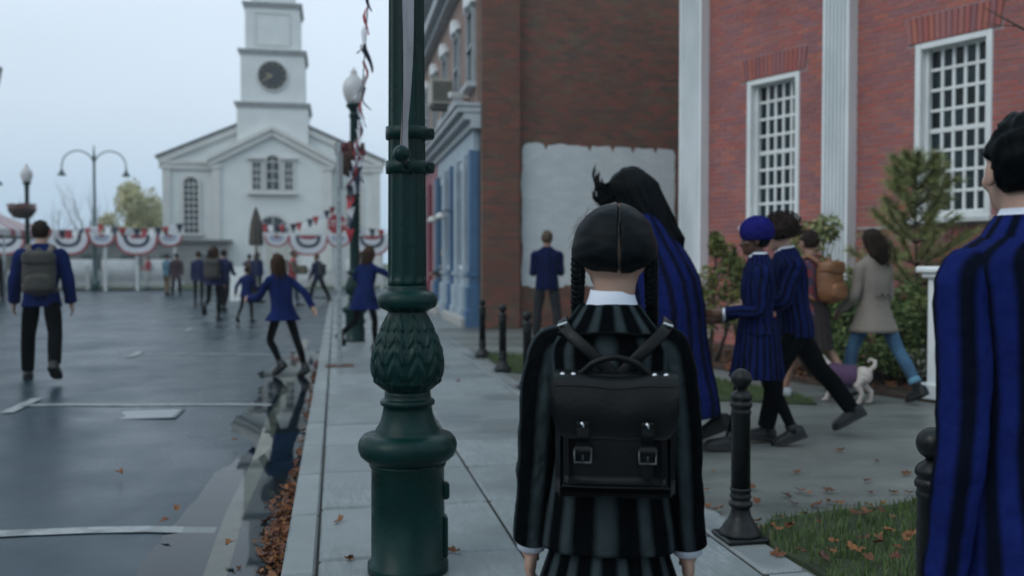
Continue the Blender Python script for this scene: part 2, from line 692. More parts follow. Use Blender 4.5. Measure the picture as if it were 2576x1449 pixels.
# markings
mk = MB()
for s0, r0, r1 in ((4.93, -0.62, -3.3), (9.15, -0.6, -2.85), (14.0, -0.62, -2.9), (18.9, -0.7, -2.9), (23.7, -0.7, -2.9)):
    n = 24
    rows = [[ST(r0 + (r1 - r0) * i / n, s0 + d, road_z(r0 + (r1 - r0) * i / n, s0) + 0.006) for i in range(n + 1)] for d in (-0.055, 0.055)]
    mk.grid(rows, smooth=False)
    mk.grid([[ST(-2.86 + d, s0 + e, road_z(-2.86, s0 + e) + 0.011) for e in (-.42, -.2, 0, .2, .42)] for d in (-0.055, 0.055)], smooth=False)
struct('road_marking', mk, mark_m)
el = MB()
rows = []
for d in (-0.05, 0.055):
    rows.append([ST(-0.545 + d + 0.012 * math.sin(s * 2.1), s, road_z(-0.53 + d, s) + 0.005) for s in [0.5 + 0.14 * i for i in range(118)]])
el.grid(rows, smooth=False)
struct('edge_line', el, edge_paint)

plate_m = pm('worn_steel', (0.27, 0.29, 0.30), 0.35, 0.2, 12, 0.3, 60, metal=0.5)
t_ = thing('utility_cover', 'pale rectangular utility cover in the road beside a painted bay line', 'cover', ST(-1.66, 8.62, road_z(-1.66, 8.62) - 0.001), A)
MB().box((0, 0, 0.0), (0.50, 0.46, 0.010), bev=0.003).build('plate', plate_m, t_)
MB().box((0, 0.25, 0.003), (0.56, 0.03, 0.006)).box((0, -0.25, 0.003), (0.56, 0.03, 0.006)).box((0.265, 0, 0.003), (0.03, 0.46, 0.006)).box((-0.265, 0, 0.003), (0.03, 0.46, 0.006)).build('rim', asphalt, t_)

# pavement: bedding sheet, kerb stones, slabs, edging stones
pave = struct('pavement', sheet([ST(-0.1, -4), ST(1.93, -4), ST(1.93, 17.5), ST(2.79, 17.5), ST(2.79, 36), ST(-0.1, 36)], -0.016), joint_m)
struct('path', sheet([ST(1.9, -4), ST(16, -4), ST(16, 26), ST(2.795, 26), ST(2.795, 17.5), ST(1.9, 17.5)], -0.011), path_m)
struct('opposite_pavement', MB().prism([ST(-20, -4), ST(-11.6, -4), ST(-11.6, 33), ST(-20, 36)], -0.3, -0.005, bottom=False), path_m)
pitch = 0.84
def stone_mesh(name, w_, l_, h_, m):
    return MB().box((0, 0, -h_ / 2), (w_ - 0.013, l_ - 0.028, h_), bev=0.011).mesh(name, m)
cols = (('paving_slab', -0.085, 0.805), ('paving_slab', 0.805, 1.73), ('edging_stone', 1.73, 1.93))
for nm, r0, r1 in cols:
    me = stone_mesh(nm, r1 - r0, pitch, 0.06, slabs_m if nm == 'paving_slab' else kerb_m)
    for k in range(-5, 38):
        s0 = 3.99 + pitch * k + (0.0 if nm == 'paving_slab' else 0.3) + (0.03 if r0 > .5 else 0)
        o = link(nm, me, pave, ST((r0 + r1) / 2, s0 + pitch / 2, random.uniform(-0.0035, 0.002)))
        o.rotation_euler = (random.uniform(-.003, .003), random.uniform(-.003, .003), A)
me = stone_mesh('paving_slab', 0.86, pitch, 0.06, slabs_m)
for k in range(0, 21):
    o = link('paving_slab', me, pave, ST(2.36, 18.1 + pitch * k, random.uniform(-0.0035, 0.001)), A)
me = stone_mesh('kerb_stone', 0.15, 0.915, 0.22, kerb_m)
for k in range(-3, 39):
    o = link('kerb_stone', me, pave, ST(-0.16, 0.6 + 0.915 * k, random.uniform(-0.002, 0.003)), A)


# ------------------------------------------------------------------ grass
def inside(p, poly):
    c = False
    j = len(poly) - 1
    for i in range(len(poly)):
        a, b_ = poly[i], poly[j]
        if (a[1] > p[1]) != (b_[1] > p[1]) and p[0] < (b_[0] - a[0]) * (p[1] - a[1]) / (b_[1] - a[1]) + a[0]:
            c = not c
        j = i
    return c


def blade_mat(name, cols):
    m, t, b = newmat(name)
    rp = nd(t, 'ShaderNodeValToRGB')
    e = rp.color_ramp.elements
    e[0].color, e[1].color = c4(cols[0]), c4(cols[-1])
    for i, c in enumerate(cols[1:-1]):
        e.new((i + 1) / (len(cols) - 1)).color = c4(c)
    t.links.new(rand_tone(t), rp.inputs[0])
    t.links.new(rp.outputs[0], b.inputs['Base Color'])
    b.inputs['Roughness'].default_value = 0.6
    b.inputs['Specular IOR Level'].default_value = 0.3
    return m


grass_m = blade_mat('grass_blades', [(0.035, 0.07, 0.018), (0.06, 0.105, 0.025), (0.045, 0.085, 0.02), (0.10, 0.125, 0.045), (0.05, 0.09, 0.025)])


def grass(poly, n, hmin, hmax, name='grass'):
    xs, ys = [p[0] for p in poly], [p[1] for p in poly]
    mb = MB()
    k = 0
    while k < n:
        x, y = random.uniform(min(xs), max(xs)), random.uniform(min(ys), max(ys))
        x += random.gauss(0, 0.02)
        if not inside((x, y), poly):
            continue
        k += 1
        h = random.uniform(hmin, hmax) * (0.6 + 0.8 * noise.noise((x * 2.2, y * 2.2, 0)) ** 2 + 0.3)
        a = random.uniform(0, 2 * PI)
        lx, ly = math.cos(a) * h * 0.6 * random.random(), math.sin(a) * h * 0.6 * random.random()
        bx, by = math.cos(a + 1.6) * 0.0028, math.sin(a + 1.6) * 0.0028
        mb.add([(x - bx, y - by, 0.01), (x + bx, y + by, 0.01), (x + lx * .4 + bx * .8, y + ly * .4 + by * .8, .01 + h * .65),
                (x + lx * .4 - bx * .8, y + ly * .4 - by * .8, .01 + h * .65), (x + lx, y + ly, .01 + h)],
               [(0, 1, 2, 3), (3, 2, 4)], smooth=False)
    return tag(mb.build(name, grass_m), 'short damp green grass with fallen leaves in it', kind='stuff')


def wobble(poly, amp=0.05, step=0.15):
    res = []
    for i in range(len(poly)):
        a, b_ = Vector(poly[i][:2]), Vector(poly[(i + 1) % len(poly)][:2])
        n = max(1, int((b_ - a).length / step))
        for k in range(n):
            p = a + (b_ - a) * k / n
            res.append((p.x + noise.noise((p.x * 3, p.y * 3, 1)) * amp, p.y + noise.noise((p.x * 3, p.y * 3, 9)) * amp))
    return res


g_near = wobble([ST(1.94, 0.6), ST(1.94, 4.0), (1.35, 4.52), (2.11, 4.86), (3.2, 5.25), (4.6, 5.5), (4.6, 1.2)])
g_far = wobble([(-.06, 10.75), (-.42, 12.7), (0.9, 12.3), (2.0, 10.4), (2.75, 8.9), (2.75, 8.25), (1.9, 8.5)])
for i, (gp, n) in enumerate(((g_near, 26000), (g_far, 9000))):
    tag(MB().prism(gp, -0.03, 0.012, bottom=False).build('verge', lawn_m), kind='structure')
    grass(gp, n, 0.03, 0.06)

# ------------------------------------------------------------------ white church at the end of the street
church = thing('church', 'white wooden church with square clock tower and gabled front at the end of the street', 'church', ST(-3.64, 56.7, -0.03), A)


def gable_wall(mb, hw, y0, y1, ze, za):
    p = [(-hw, 0), (hw, 0), (hw, ze), (0, za), (-hw, ze)]
    v = [(x, y0, z) for x, z in p] + [(x, y1, z) for x, z in p]
    return mb.add(v, [[4, 3, 2, 1, 0], [5, 6, 7, 8, 9]] + [[i, (i + 1) % 5, 5 + (i + 1) % 5, 5 + i] for i in range(5)], smooth=False)


def slab_roof(mb, hw, y0, y1, ze, za, th, over):
    for sg in (-1, 1):
        sl = (za - ze) / hw
        x1 = sg * (hw + over)
        z1 = ze - sl * over
        v = [(0, y0, za + .02), (x1, y0, z1 + .02), (x1, y1, z1 + .02), (0, y1, za + .02)]
        v += [(a, b_, c + th) for a, b_, c in v]
        mb.add(v, [(0, 1, 2, 3), (4, 7, 6, 5), (0, 4, 5, 1), (1, 5, 6, 2), (2, 6, 7, 3), (3, 7, 4, 0)], smooth=False)
    return mb


gable_wall(MB(), 6.34, 0, 18, 7.55, 10.3).build('wall', church_m, church)
gable_wall(MB(), 3.42, -0.7, 0.02, 7.35, 9.12).build('portico_wall', church_m, church)
slab_roof(MB(), 6.34, -0.3, 18.3, 7.55, 10.3, 0.16, 0.34).build('roof', roof_m, church)
slab_roof(MB(), 3.42, -1.05, 0.3, 7.35, 9.12, 0.26, 0.28).build('portico_roof', church_trim, church)
rk = MB()
for sg in (-1, 1):
    for (hw, ze, za, y, th) in ((6.34, 7.55, 10.3, -0.12, 0.34), (3.42, 7.35, 9.12, -0.84, 0.30)):
        a = Vector((0, 0, za))
        b_ = Vector((sg * (hw + .2), 0, ze - .2 * (za - ze) / hw))
        d = b_ - a
        ang = math.atan2(d.z, d.x)
        rk.box(((a.x + b_.x) / 2, y, (a.z + b_.z) / 2 - th * .55), (d.length, 0.2, th), rot=Matrix.Rotation(-ang, 3, 'Y'))
rk.build('raking_cornice', church_trim, church)
for x0, x1 in ((-6.5, -3.5), (3.5, 6.5)):
    MB().box(((x0 + x1) / 2, -0.12, 7.22), (x1 - x0, 0.22, 0.16)).box(((x0 + x1) / 2, -0.08, 6.98), (x1 - x0, 0.14, 0.32)).build('eaves_trim', church_trim, church)
for x in (-6.1, -3.2, 3.2, 6.1):
    y = -0.06 if abs(x) > 5 else -0.76
    MB().box((x, y, 3.5), (0.44, 0.16, 6.7)).box((x, y - .02, 6.95), (0.58, 0.24, 0.24)).box((x, y - .02, 0.3), (0.56, 0.24, 0.6)).build('pilaster', church_trim, church)

tw = MB()
yt = 1.55
for hw, z0, z1 in ((2.05, 7.6, 10.7), (1.84, 10.7, 13.85), (1.58, 13.85, 16.7), (1.25, 16.9, 19.5)):
    tw.box((0, yt, (z0 + z1) / 2), (2 * hw, 2 * hw, z1 - z0))
tw.build('tower', church_m, church)
ledge_m = pm('weathered_ledge', (0.40, 0.41, 0.41), 0.7, 0.25, 4)
for hw, z in ((2.05, 10.7), (1.84, 13.85), (1.58, 16.7)):
    MB().box((0, yt, z + .05), (2 * hw + .32, 2 * hw + .32, 0.12)).box((0, yt, z - .10), (2 * hw + .16, 2 * hw + .16, 0.18)).build('tower_cornice', ledge_m, church)
for z0, z1, hw in ((14.3, 16.2, 1.0),):
    p = MB()
    for x in (-hw, hw):
        p.box((x, yt - 1.6, (z0 + z1) / 2), (0.1, 0.05, z1 - z0))
    for z in (z0, z1):
        p.box((0, yt - 1.602, z), (2 * hw, 0.05, 0.1))
    p.build('tower_panel', church_trim, church)
MB().lathe([(1.5, 19.5), (1.55, 19.65), (1.1, 19.7), (0.02, 26)], 8, (0, yt, 0), smooth=False).build('spire', roof_m, church)

clock_face = pm('clock_face', (0.024, 0.03, 0.036), 0.4, 0.3, 3)
gold = pm('gilt', (0.42, 0.34, 0.2), 0.4, 0.3, 6, metal=0.5)
cl = bpy.data.objects.new('clock', None)
COL.objects.link(cl)
cl.parent = church
cl.location = (0, yt - 1.85, 12.42)
RX = Matrix.Rotation(PI / 2, 4, 'X')
MB().lathe([(0.84, 0), (0.84, 0.05), (0.0, 0.055)], 40, smooth=False).xf(RX).build('dial', clock_face, cl)
MB().lathe([(0.84, 0), (0.94, 0.02), (0.94, 0.08), (0.86, 0.1), (0.84, 0.06)], 40, cap=False).xf(RX).build('rim', church_trim, cl)
tk = MB()
for k in range(12):
    a = k * PI / 6
    tk.box((math.sin(a) * .7, -0.065, math.cos(a) * .7), (0.045, 0.012, 0.15), rot=Matrix.Rotation(a, 3, 'Y'))
tk.build('hour_marks', gold, cl)
for nm, a, l in (('hour_hand', rad(-75), .40), ('minute_hand', rad(-118), .60)):
    MB().box((math.sin(a) * l / 2, -0.075, math.cos(a) * l / 2), (0.07, 0.012, l), rot=Matrix.Rotation(a, 3, 'Y')).build(nm, gold, cl)


def pane_me(w_, h_, m):
    return MB().box((0, 0, 0), (w_, 0.012, h_)).mesh('pane', m)


def sash(parent, name, xc, y, z0, z1, w_, nx, nz, arched=False, fm=None, gm=None, surround=0.12, sill=True):
    """glazed window: a part with frame bars, and each pane a sub-part"""
    r = bpy.data.objects.new(name, None)
    COL.objects.link(r)
    r.parent = parent
    r.location = (xc, y, z0)
    h = z1 - z0
    ha = h - (w_ / 2 if arched else 0)
    f = MB()
    f.box((-w_ / 2 - surround / 2, -.05, ha / 2), (surround, 0.12, ha)).box((w_ / 2 + surround / 2, -.05, ha / 2), (surround, 0.12, ha))
    if not arched:
        f.box((0, -.05, h + surround / 2), (w_ + 2 * surround, 0.12, surround))
    else:
        n = 14
        o = [[(math.cos(PI * k / n) * rr, yy, ha + math.sin(PI * k / n) * rr) for k in range(n + 1)] for rr, yy in
             ((w_ / 2, .0), (w_ / 2, -.11), (w_ / 2 + surround, -.11), (w_ / 2 + surround, .0))]
        f.grid(o, smooth=False)
    pw, ph = w_ / nx, ha / nz
    for i in range(1, nx):
        f.box((-w_ / 2 + i * pw, -.012, h / 2 * (0.97 if arched and nx > 2 else 1)), (0.045, 0.045, h * (0.93 if arched else 1)))
    for j in range(1, nz + (1 if arched else 0)):
        f.box((0, -.016, j * ph), (w_, 0.045, 0.06))
    f.build('frame', fm, r)
    if sill:
        MB().box((0, -.12, -.08), (w_ + 2 * surround + .3, 0.26, 0.13)).build('sill', fm, r)
    me = pane_me(pw - .03, ph - .04, gm)
    for i in range(nx):
        for j in range(nz):
            o = link('pane', me, r, (-w_ / 2 + (i + .5) * pw, 0.0, (j + .5) * ph))
            o.rotation_euler = (random.uniform(-.01, .01), 0, random.uniform(-.012, .012))
    if arched:
        n = 14
        MB().add([(0, 0, ha)] + [(math.cos(PI * k / n) * w_ / 2, 0, ha + math.sin(PI * k / n) * w_ / 2) for k in range(n + 1)],
                 [[0, k + 1, k + 2] for k in range(n)], smooth=False).build('pane', gm, r)
    return r


for x in (-4.72, 4.72):
    sash(church, 'arched_window', x, -0.02, 3.05, 6.35, 0.82, 3, 8, True, church_trim, church_glass, 0.14)
sash(church, 'arched_window', 0, -0.72, 5.62, 7.65, 0.74, 2, 3, True, church_trim, church_glass, 0.11, False)
for x in (-.92, .92):
    sash(church, 'side_window', x, -0.72, 5.62, 7.25, 0.46, 2, 4, False, church_trim, church_glass, 0.11, False)
MB().box((0, -.86, 5.42), (2.9, 0.3, 0.16)).box((-.98, -.84, 7.48), (.95, .24, .14)).box((.98, -.84, 7.48), (.95, .24, .14)).build('window_ledge', church_trim, church)
d = bpy.data.objects.new('door', None)
COL.objects.link(d)
d.parent = church
d.location = (0, -0.72, 0.0)
MB().box((-.46, 0, 1.5), (.86, .06, 2.9)).box((.46, 0, 1.5), (.86, .06, 2.9)).build('leaf_panel', pm('church_door', (0.5, 0.5, 0.47), 0.5, .2, 3), d)
MB().add([(0, -.02, 3.1)] + [(math.cos(PI * k / 16) * .95, -.02, 3.1 + math.sin(PI * k / 16) * .95) for k in range(17)], [[0, k + 1, k + 2] for k in range(16)], smooth=False).build('fanlight', church_glass, d)
fr_ = MB()
fr_.grid([[(math.cos(PI * k / 16) * rr, yy, 3.1 + math.sin(PI * k / 16) * rr) for k in range(17)] for rr, yy in ((.95, .0), (.95, -.1), (1.15, -.1), (1.15, 0))], smooth=False)
fr_.box((-1.05, -.05, 1.55), (.2, .12, 3.1)).box((1.05, -.05, 1.55), (.2, .12, 3.1)).box((0, -.05, 3.05), (1.9, .1, .1))
for k in (1, 2, 3):
    a = PI * k / 4
    fr_.box((math.cos(a) * .5, -.04, 3.1 + math.sin(a) * .5), (.9, .05, .05), rot=Matrix.Rotation(-a, 3, 'Y'))
fr_.build('door_frame', church_trim, d)
MB().box((0, -1.6, .09), (5, 1.8, .22)).box((0, -1.3, .26), (4.4, 1.2, .16)).build('step', pm('church_step', (.4, .41, .4), .8), church)


# ------------------------------------------------------------------ brick walls built brick by brick
def bricks(parent, spans, z0, z1, m, y=0.0, mb_len=0.225, course=0.075, near_x=0.0, eye=None, count=300, rest=None, name='brick', holes=()):
    """running-bond courses in the x-z plane of parent's frame; the `count` bricks nearest the eye are objects, the others one mesh"""
    L_, H_ = mb_len - 0.011, course - 0.011
    lst = []
    j = 0
    z = z0
    while z + course <= z1 + 1e-6:
        for (x0, x1, yy) in spans:
            x = x0 - (0.5 * mb_len if j % 2 else 0.0)
            while x < x1 - 0.02:
                a, b_ = max(x, x0), min(x + mb_len, x1)
                cuts = [(a, b_)]
                for (h0, h1, g0, g1) in holes:
                    if z + course * .5 > g0 and z + course * .5 < g1:
                        nc = []
                        for c0, c1 in cuts:
                            if c1 <= h0 or c0 >= h1:
                                nc.append((c0, c1))
                            else:
                                if c0 < h0:
                                    nc.append((c0, h0))
                                if c1 > h1:
                                    nc.append((h1, c1))
                        cuts = nc
                for c0, c1 in cuts:
                    if c1 - c0 > 0.035:
                        lst.append(((c0 + c1) / 2, yy, z + course / 2, c1 - c0 - 0.011))
                x += mb_len
        z += course
        j += 1
    if eye is not None:
        lst.sort(key=lambda q: (Vector((q[0], q[1], q[2])) - eye).length)
    me_full = MB().box((0, 0, 0), (L_, 0.03, H_)).mesh(name, m)
    for (x, yy, z, l) in lst[:count]:
        o = link(name, me_full, parent, (x, yy + random.uniform(-.0025, .0025), z))
        if l < L_ - .004:
            o.scale = (l / L_, 1, 1)
    mb = MB()
    for (x, yy, z, l) in lst[count:]:
        mb.box((x, yy + random.uniform(-.0025, .0025), z), (l, 0.03, H_))
    if mb.v:
        tag(mb.build('brick_courses', m, parent), kind='stuff')


# red brick public building on the right, white fluted pilasters
P0 = Vector((5.06, 11.5, 0))
RZ_RED = math.atan2(-0.840, 0.543)
hall = thing('brick_hall', 'red brick hall with white fluted pilasters and tall many-paned white windows', 'building', P0, RZ_RED)
MH = Matrix.Translation(P0) @ Matrix.Rotation(RZ_RED, 4, 'Z')
XL, XR, ZT = -4.12, 6.6, 6.4
wins = ((-2.785, -1.81), (-0.013, 0.967), (2.76, 3.74))
WZ0, WZ1 = 1.80, 4.0
wl = MB()
xs = [XL] + [x for w_ in wins for x in w_] + [XR]
for i in range(0, len(xs), 2):
    wl.box(((xs[i] + xs[i + 1]) / 2, 0.1955, ZT / 2), (xs[i + 1] - xs[i], 0.395, ZT))
for a, b_ in wins:
    wl.box(((a + b_) / 2, 0.1955, WZ0 / 2), (b_ - a, 0.395, WZ0)).box(((a + b_) / 2, 0.1955, (WZ1 + ZT) / 2), (b_ - a, 0.395, ZT - WZ1))
wl.box((XL + .2, 5, ZT / 2), (.4, 9.4, ZT)).box((XR - .2, 5, ZT / 2), (.4, 9.4, ZT))
wl.build('wall', mortar_red, hall)
MB().box(((XL + XR) / 2, 1.4, ZT / 2), (XR - XL - .9, 0.02, ZT - .1)).build('inner_wall', pm('dim_interior', (0.05, 0.045, 0.042), 0.9, .5, .8), hall)
eye_h = MH.inverted() @ Vector((0.3, 0, EYE))
lint = [(a - .12, b_ + .12, WZ1, WZ1 + .345) for a, b_ in wins]
apron = [(a - .03, b_ + .03, WZ0 - .38, WZ0 - .06) for a, b_ in wins]
pil = ((-4.06, -3.58), (-1.275, -.86), (1.72, 2.14), (4.6, 5.02))
bricks(hall, [(XL, XR, 0.006)], 0.0, ZT, red_brick, eye=Vector((0.2, -6.5, 2.2)), holes=[(a - .01, b_ + .01, WZ0 - .06, WZ1) for a, b_ in wins] + lint + apron + [(a + .02, b_ - .02, 0, ZT) for a, b_ in pil])
lb = MB().box((0, 0, 0), (0.062, 0.05, 0.325)).mesh('lintel_brick', red_brick)
ab = MB().box((0, 0, 0), (0.062, 0.04, 0.30)).mesh('apron_brick', red_brick)
for a, b_ in wins[:2]:
    n = int((b_ - a + .24) / .0745)
    for k in range(n):
        f = (k + .5) / n
        o = link('lintel_brick', lb, hall, (a - .12 + (b_ - a + .24) * f, -0.004, WZ1 + .172))
        o.rotation_euler = (0, (f - .5) * 0.22, 0)
    n = int((b_ - a + .06) / .0745)
    for k in range(n):
        link('apron_brick', ab, hall, (a - .03 + (b_ - a + .06) * (k + .5) / n, 0.0, WZ0 - .222))
MB().box((-1.55, -.012, 1.735), (.55, .03, .035)).box((-.43, -.012, 1.735), (.8, .03, .035)).build('string_course', pm('pale_stone', (.42, .38, .37), .8), hall)


def fluted(x0, x1, z1):
    """pilaster shaft with rounded grooves down its front"""
    w_ = x1 - x0
    pts = [(x0, 0.02), (x0, -0.19)]
    n, e = 6, 0.03
    fw = (w_ - 2 * e) / n
    for k in range(n):
        c = x0 + e + fw * (k + .5)
        for q in range(7):
            a = PI * q / 6
            pts.append((c - math.cos(a) * fw * .37, -0.19 + math.sin(a) * fw * .95))
    pts += [(x1, -0.19), (x1, 0.02)]
    return MB().prism(pts, 0.42, z1)


for x0, x1 in pil:
    fluted(x0, x1, 5.75).box(((x0 + x1) / 2, -.1, .21), (x1 - x0 + .1, .30, .42), bev=.01).box(((x0 + x1) / 2, -.1, 5.9), (x1 - x0 + .14, .34, .3), bev=.02).build('pilaster', white_pil, hall)
MB().box(((XL + XR) / 2, -.1, ZT - .1), (XR - XL + .5, .5, .45)).box(((XL + XR) / 2, -.25, ZT + .2), (XR - XL + .9, .9, .2), bev=.03).build('entablature', white_pil, hall)
MB().box(((XL + XR) / 2, 4.6, ZT + .4), (XR - XL + .4, 10, .25)).build('roof', roof_m, hall)
for a, b_ in wins:
    r = bpy.data.objects.new('window', None)
    COL.objects.link(r)
    r.parent = hall
    xc, w_ = (a + b_) / 2, b_ - a
    r.location = (xc, 0, WZ0)
    h = WZ1 - WZ0
    fj = 0.075
    f = MB()
    for sg in (-1, 1):
        f.box((sg * (w_ / 2 - fj / 2), 0.075, h / 2), (fj, 0.19, h), bev=.006)
        f.box((sg * (w_ / 2 - fj - .022), 0.13, h / 2), (.044, 0.09, h - 2 * fj), bev=.004)
    f.box((0, 0.075, h - fj / 2), (w_ - 2 * fj - .002, 0.188, fj), bev=.006)
    f.build('frame', white_p, r)
    MB().box((0, 0.02, -.005), (w_ + .1, 0.30, .07), bev=.01).box((0, 0.1, .07), (w_ - 2 * fj - .004, .13, .075), bev=.006).build('sill', white_p, r)
    gx0, gx1, gz0, gz1 = -w_ / 2 + fj + .044, w_ / 2 - fj - .044, .108, h - fj
    nx, nz_ = 5, 8
    pw, ph = (gx1 - gx0) / nx, (gz1 - gz0) / nz_
    mt = MB()
    for i in range(1, nx):
        mt.box((gx0 + i * pw, .155, (gz0 + gz1) / 2), (.040, .035, gz1 - gz0), bev=.006)
    for j in range(0, nz_ + 1):
        mt.box(((gx0 + gx1) / 2, .152, gz0 + j * ph), (gx1 - gx0, .038, .062 if j == 4 else .040), bev=.006)
    mt.build('glazing_bars', white_p, r)
    me = MB().box((0, 0, 0), (pw - .012, .006, ph - .012)).mesh('pane', glass_dark)
    for i in range(nx):
        for j in range(nz_):
            o = link('pane', me, r, (gx0 + (i + .5) * pw, .168, gz0 + (j + .5) * ph))
            o.rotation_euler = (random.uniform(-.02, .02), 0, random.uniform(-.03, .03))

# corner shop building: brown brick side wall, washed brick front with shopfronts
shop = thing('corner_building', 'brown brick corner building with white painted patch on its side and blue shopfront', 'building', ST(2.786, 17.7, 0), A)
HS = 8.3
MB().box((5.0, 5.93, HS / 2), (9.96, 11.7, HS)).build('wall', mortar_brown, shop)
bricks(shop, [(0, 0.757, -0.112), (0.757, 7.5, 0.0895)], 0.0, HS, brown_brick, eye=Vector((2.2, -14, 1.3)))
MB().box((.379, -.01, HS / 2), (.745, .22, HS)).build('corner_pier', mortar_brown, shop)
# the painted-over patch: uneven rolled edge
pp = []
x0, x1, z0, z1 = .84, 4.03, .82, 3.66
def rag(a, k):
    return noise.noise((a * 2.3, k, 0)) * .05 + noise.noise((a * 9, k, 2)) * .022
n = 60
top, bot = [], []
for i in range(n + 1):
    x = x0 + (x1 - x0) * i / n
    ph_ = (i / n * 7) % 1
    top.append((x, z1 - .05 * i / n + rag(x, 1) * .6 - (.13 if ph_ < .10 else .02 + .03 * noise.noise((x * 4, 7, 1)))))
    bot.append((x, z0 - .06 * (i / n) + rag(x, 5) * 1.3 + (.05 if ph_ > .9 else 0)))
side_r = [(x1 + rag(z, 8) * 1.2, z) for z in [bot[-1][1] + (top[-1][1] - bot[-1][1]) * k / 40 for k in range(1, 40)]]
side_l = [(x0 + rag(z, 11) * .8, z) for z in [top[0][1] + (bot[0][1] - top[0][1]) * k / 40 for k in range(1, 40)]]
edge_ = bot + side_r + top[::-1] + side_l
mid_ = ((x0 + x1) / 2, (z0 + z1) / 2)
patch_m, t, b = newmat('roller_white_paint')
tcn = nd(t, 'ShaderNodeTexCoord')
mpn = nd(t, 'ShaderNodeMapping')
mpn.inputs['Rotation'].default_value = (PI / 2, 0, 0)
t.links.new(tcn.outputs['Object'], mpn.inputs['Vector'])
bt = nd(t, 'ShaderNodeTexBrick')
bt.inputs['Scale'].default_value = 1.0
bt.inputs['Brick Width'].default_value = .225
bt.inputs['Row Height'].default_value = .075
bt.inputs['Mortar Size'].default_value = .006
bt.inputs['Mortar Smooth'].default_value = .6
bt.inputs['Color1'].default_value = (.60, .63, .64, 1)
bt.inputs['Color2'].default_value = (.53, .565, .575, 1)
bt.inputs['Mortar'].default_value = (.46, .485, .49, 1)
t.links.new(mpn.outputs[0], bt.inputs['Vector'])
ff = noise_out(t, 2.2, 5)
t.links.new(mixc(t, mapr(t, ff, .4, .75, 0, .4), bt.outputs['Color'], (.42, .45, .46)), b.inputs['Base Color'])
b.inputs['Roughness'].default_value = .7
inv = nd(t, 'ShaderNodeMath', operation='SUBTRACT')
inv.inputs[0].default_value = 1
t.links.new(bt.outputs['Fac'], inv.inputs[1])
bump(t, b, inv.outputs[0], .5, .006)
MB().add([(x, 0.0675, z) for x, z in edge_], [list(range(len(edge_)))], smooth=False).build('paint_patch', patch_m, shop)
# front towards the street (x = 0 plane, facing -x)
MB().box((-.03, 5.9, 6.2), (.08, 11.75, 4.2)).build('front_wall', pink_brick, shop)
stone_g = pm('grey_cornice_paint', (.40, .43, .45), .6, .2, 3)
grey_sh = pm('grey_shutter', (.33, .36, .375), .6, .2, 4)
blue_p = pm('blue_shop_paint', (.055, .13, .24), .45, .2, 3)
pale_b = pm('pale_blue_paint', (.33, .40, .46), .5, .15, 3)
red_p = pm('red_shop_paint', (.23, .035, .06), .45, .2, 3)
pinkw = pm('dull_pink_paint', (.33, .23, .25), .5, .2, 3)
co = MB()
for z, d_, h_ in ((7.25, .28, .16), (7.45, .45, .22), (7.72, .16, .34), (8.2, .55, .16), (8.33, .7, .1)):
    co.box((-d_ / 2, 5.9, z), (d_, 12.0, h_))
co.build('roof_cornice', stone_g, shop)
co = MB()
for z, d_, h_ in ((3.98, .2, .16), (4.12, .34, .12), (4.25, .46, .1), (4.36, .5, .07)):
    co.box((-d_ / 2, 5.9, z), (d_, 11.9, h_))
co.build('shop_cornice', stone_g, shop)
for tt in (0.62, 2.75, 5.0, 7.3, 9.6):
    r = bpy.data.objects.new('upper_window', None)
    COL.objects.link(r)
    r.parent = shop
    r.location = (-.07, tt, 4.85)
    MB().box((-.03, -.40, .74), (.08, .1, 1.5)).box((-.03, .40, .74), (.08, .1, 1.5)).box((-.03, 0, 1.48), (.08, .9, .1)).box((-.05, 0, .74), (.05, .7, .05)).build('frame', grey_sh, r)
    MB().box((-.005, 0, .72), (.02, .7, 1.4)).build('pane', church_glass, r)
    MB().box((-.08, 0, -.06), (.2, 1.0, .1)).build('sill', stone_g, r)
    MB().box((-.09, 0, 1.66), (.16, .34, .3), bev=.02).box((-.06, 0, 1.60), (.1, 1.0, .12)).build('keystone', white_pil, r)
sf = bpy.data.objects.new('blue_shopfront', None)
COL.objects.link(sf)
sf.parent = shop
MB().box((-.06, 3.35, 3.7), (.12, 6.4, .42)).build('fascia', pale_b, sf)
for tt, mm, w_ in ((.28, blue_p, .26), (1.15, pale_b, .3), (2.45, pale_b, .34), (3.35, blue_p, .26), (4.7, pale_b, .4), (6.35, blue_p, .36)):
    q = MB().box((-.10, tt, 1.95), (.2, w_, 3.1), bev=.01).box((-.13, tt, .55), (.26, w_ + .08, .5), bev=.01).box((-.13, tt, 1.05), (.24, w_ + .06, .08)).box((-.14, tt, .17), (.3, w_ + .12, .34), bev=.01)
    q.build('shop_pilaster', mm, sf)
for a, b_ in ((.5, 1.0), (1.3, 2.28), (2.62, 3.2), (3.5, 4.47), (4.93, 6.15)):
    MB().box((-.04, (a + b_) / 2, .6), (.08, b_ - a, 1.1)).box((-.05, (a + b_) / 2, 1.18), (.14, b_ - a, .08)).box((-.04, (a + b_) / 2, 3.4), (.09, b_ - a, .2)).box((-.03, (a + b_) / 2, 2.75), (.06, b_ - a, .07)).build('stall_riser', white_p, sf)
    MB().box((-.015, (a + b_) / 2, 2.3), (.02, b_ - a, 2.2)).build('shop_pane', church_glass, sf)
sf = bpy.data.objects.new('red_shopfront', None)
COL.objects.link(sf)
sf.parent = shop
MB().box((-.06, 9.2, 3.7), (.12, 5.2, .42)).build('fascia', red_p, sf)
for tt, mm, w_ in ((6.95, pinkw, .36), (8.4, red_p, .3), (9.6, pinkw, .3), (10.6, red_p, .3), (11.6, red_p, .4)):
    MB().box((-.10, tt, 1.95), (.2, w_, 3.1), bev=.01).box((-.13, tt, .4), (.26, w_ + .1, .8), bev=.01).build('shop_pilaster', mm, sf)
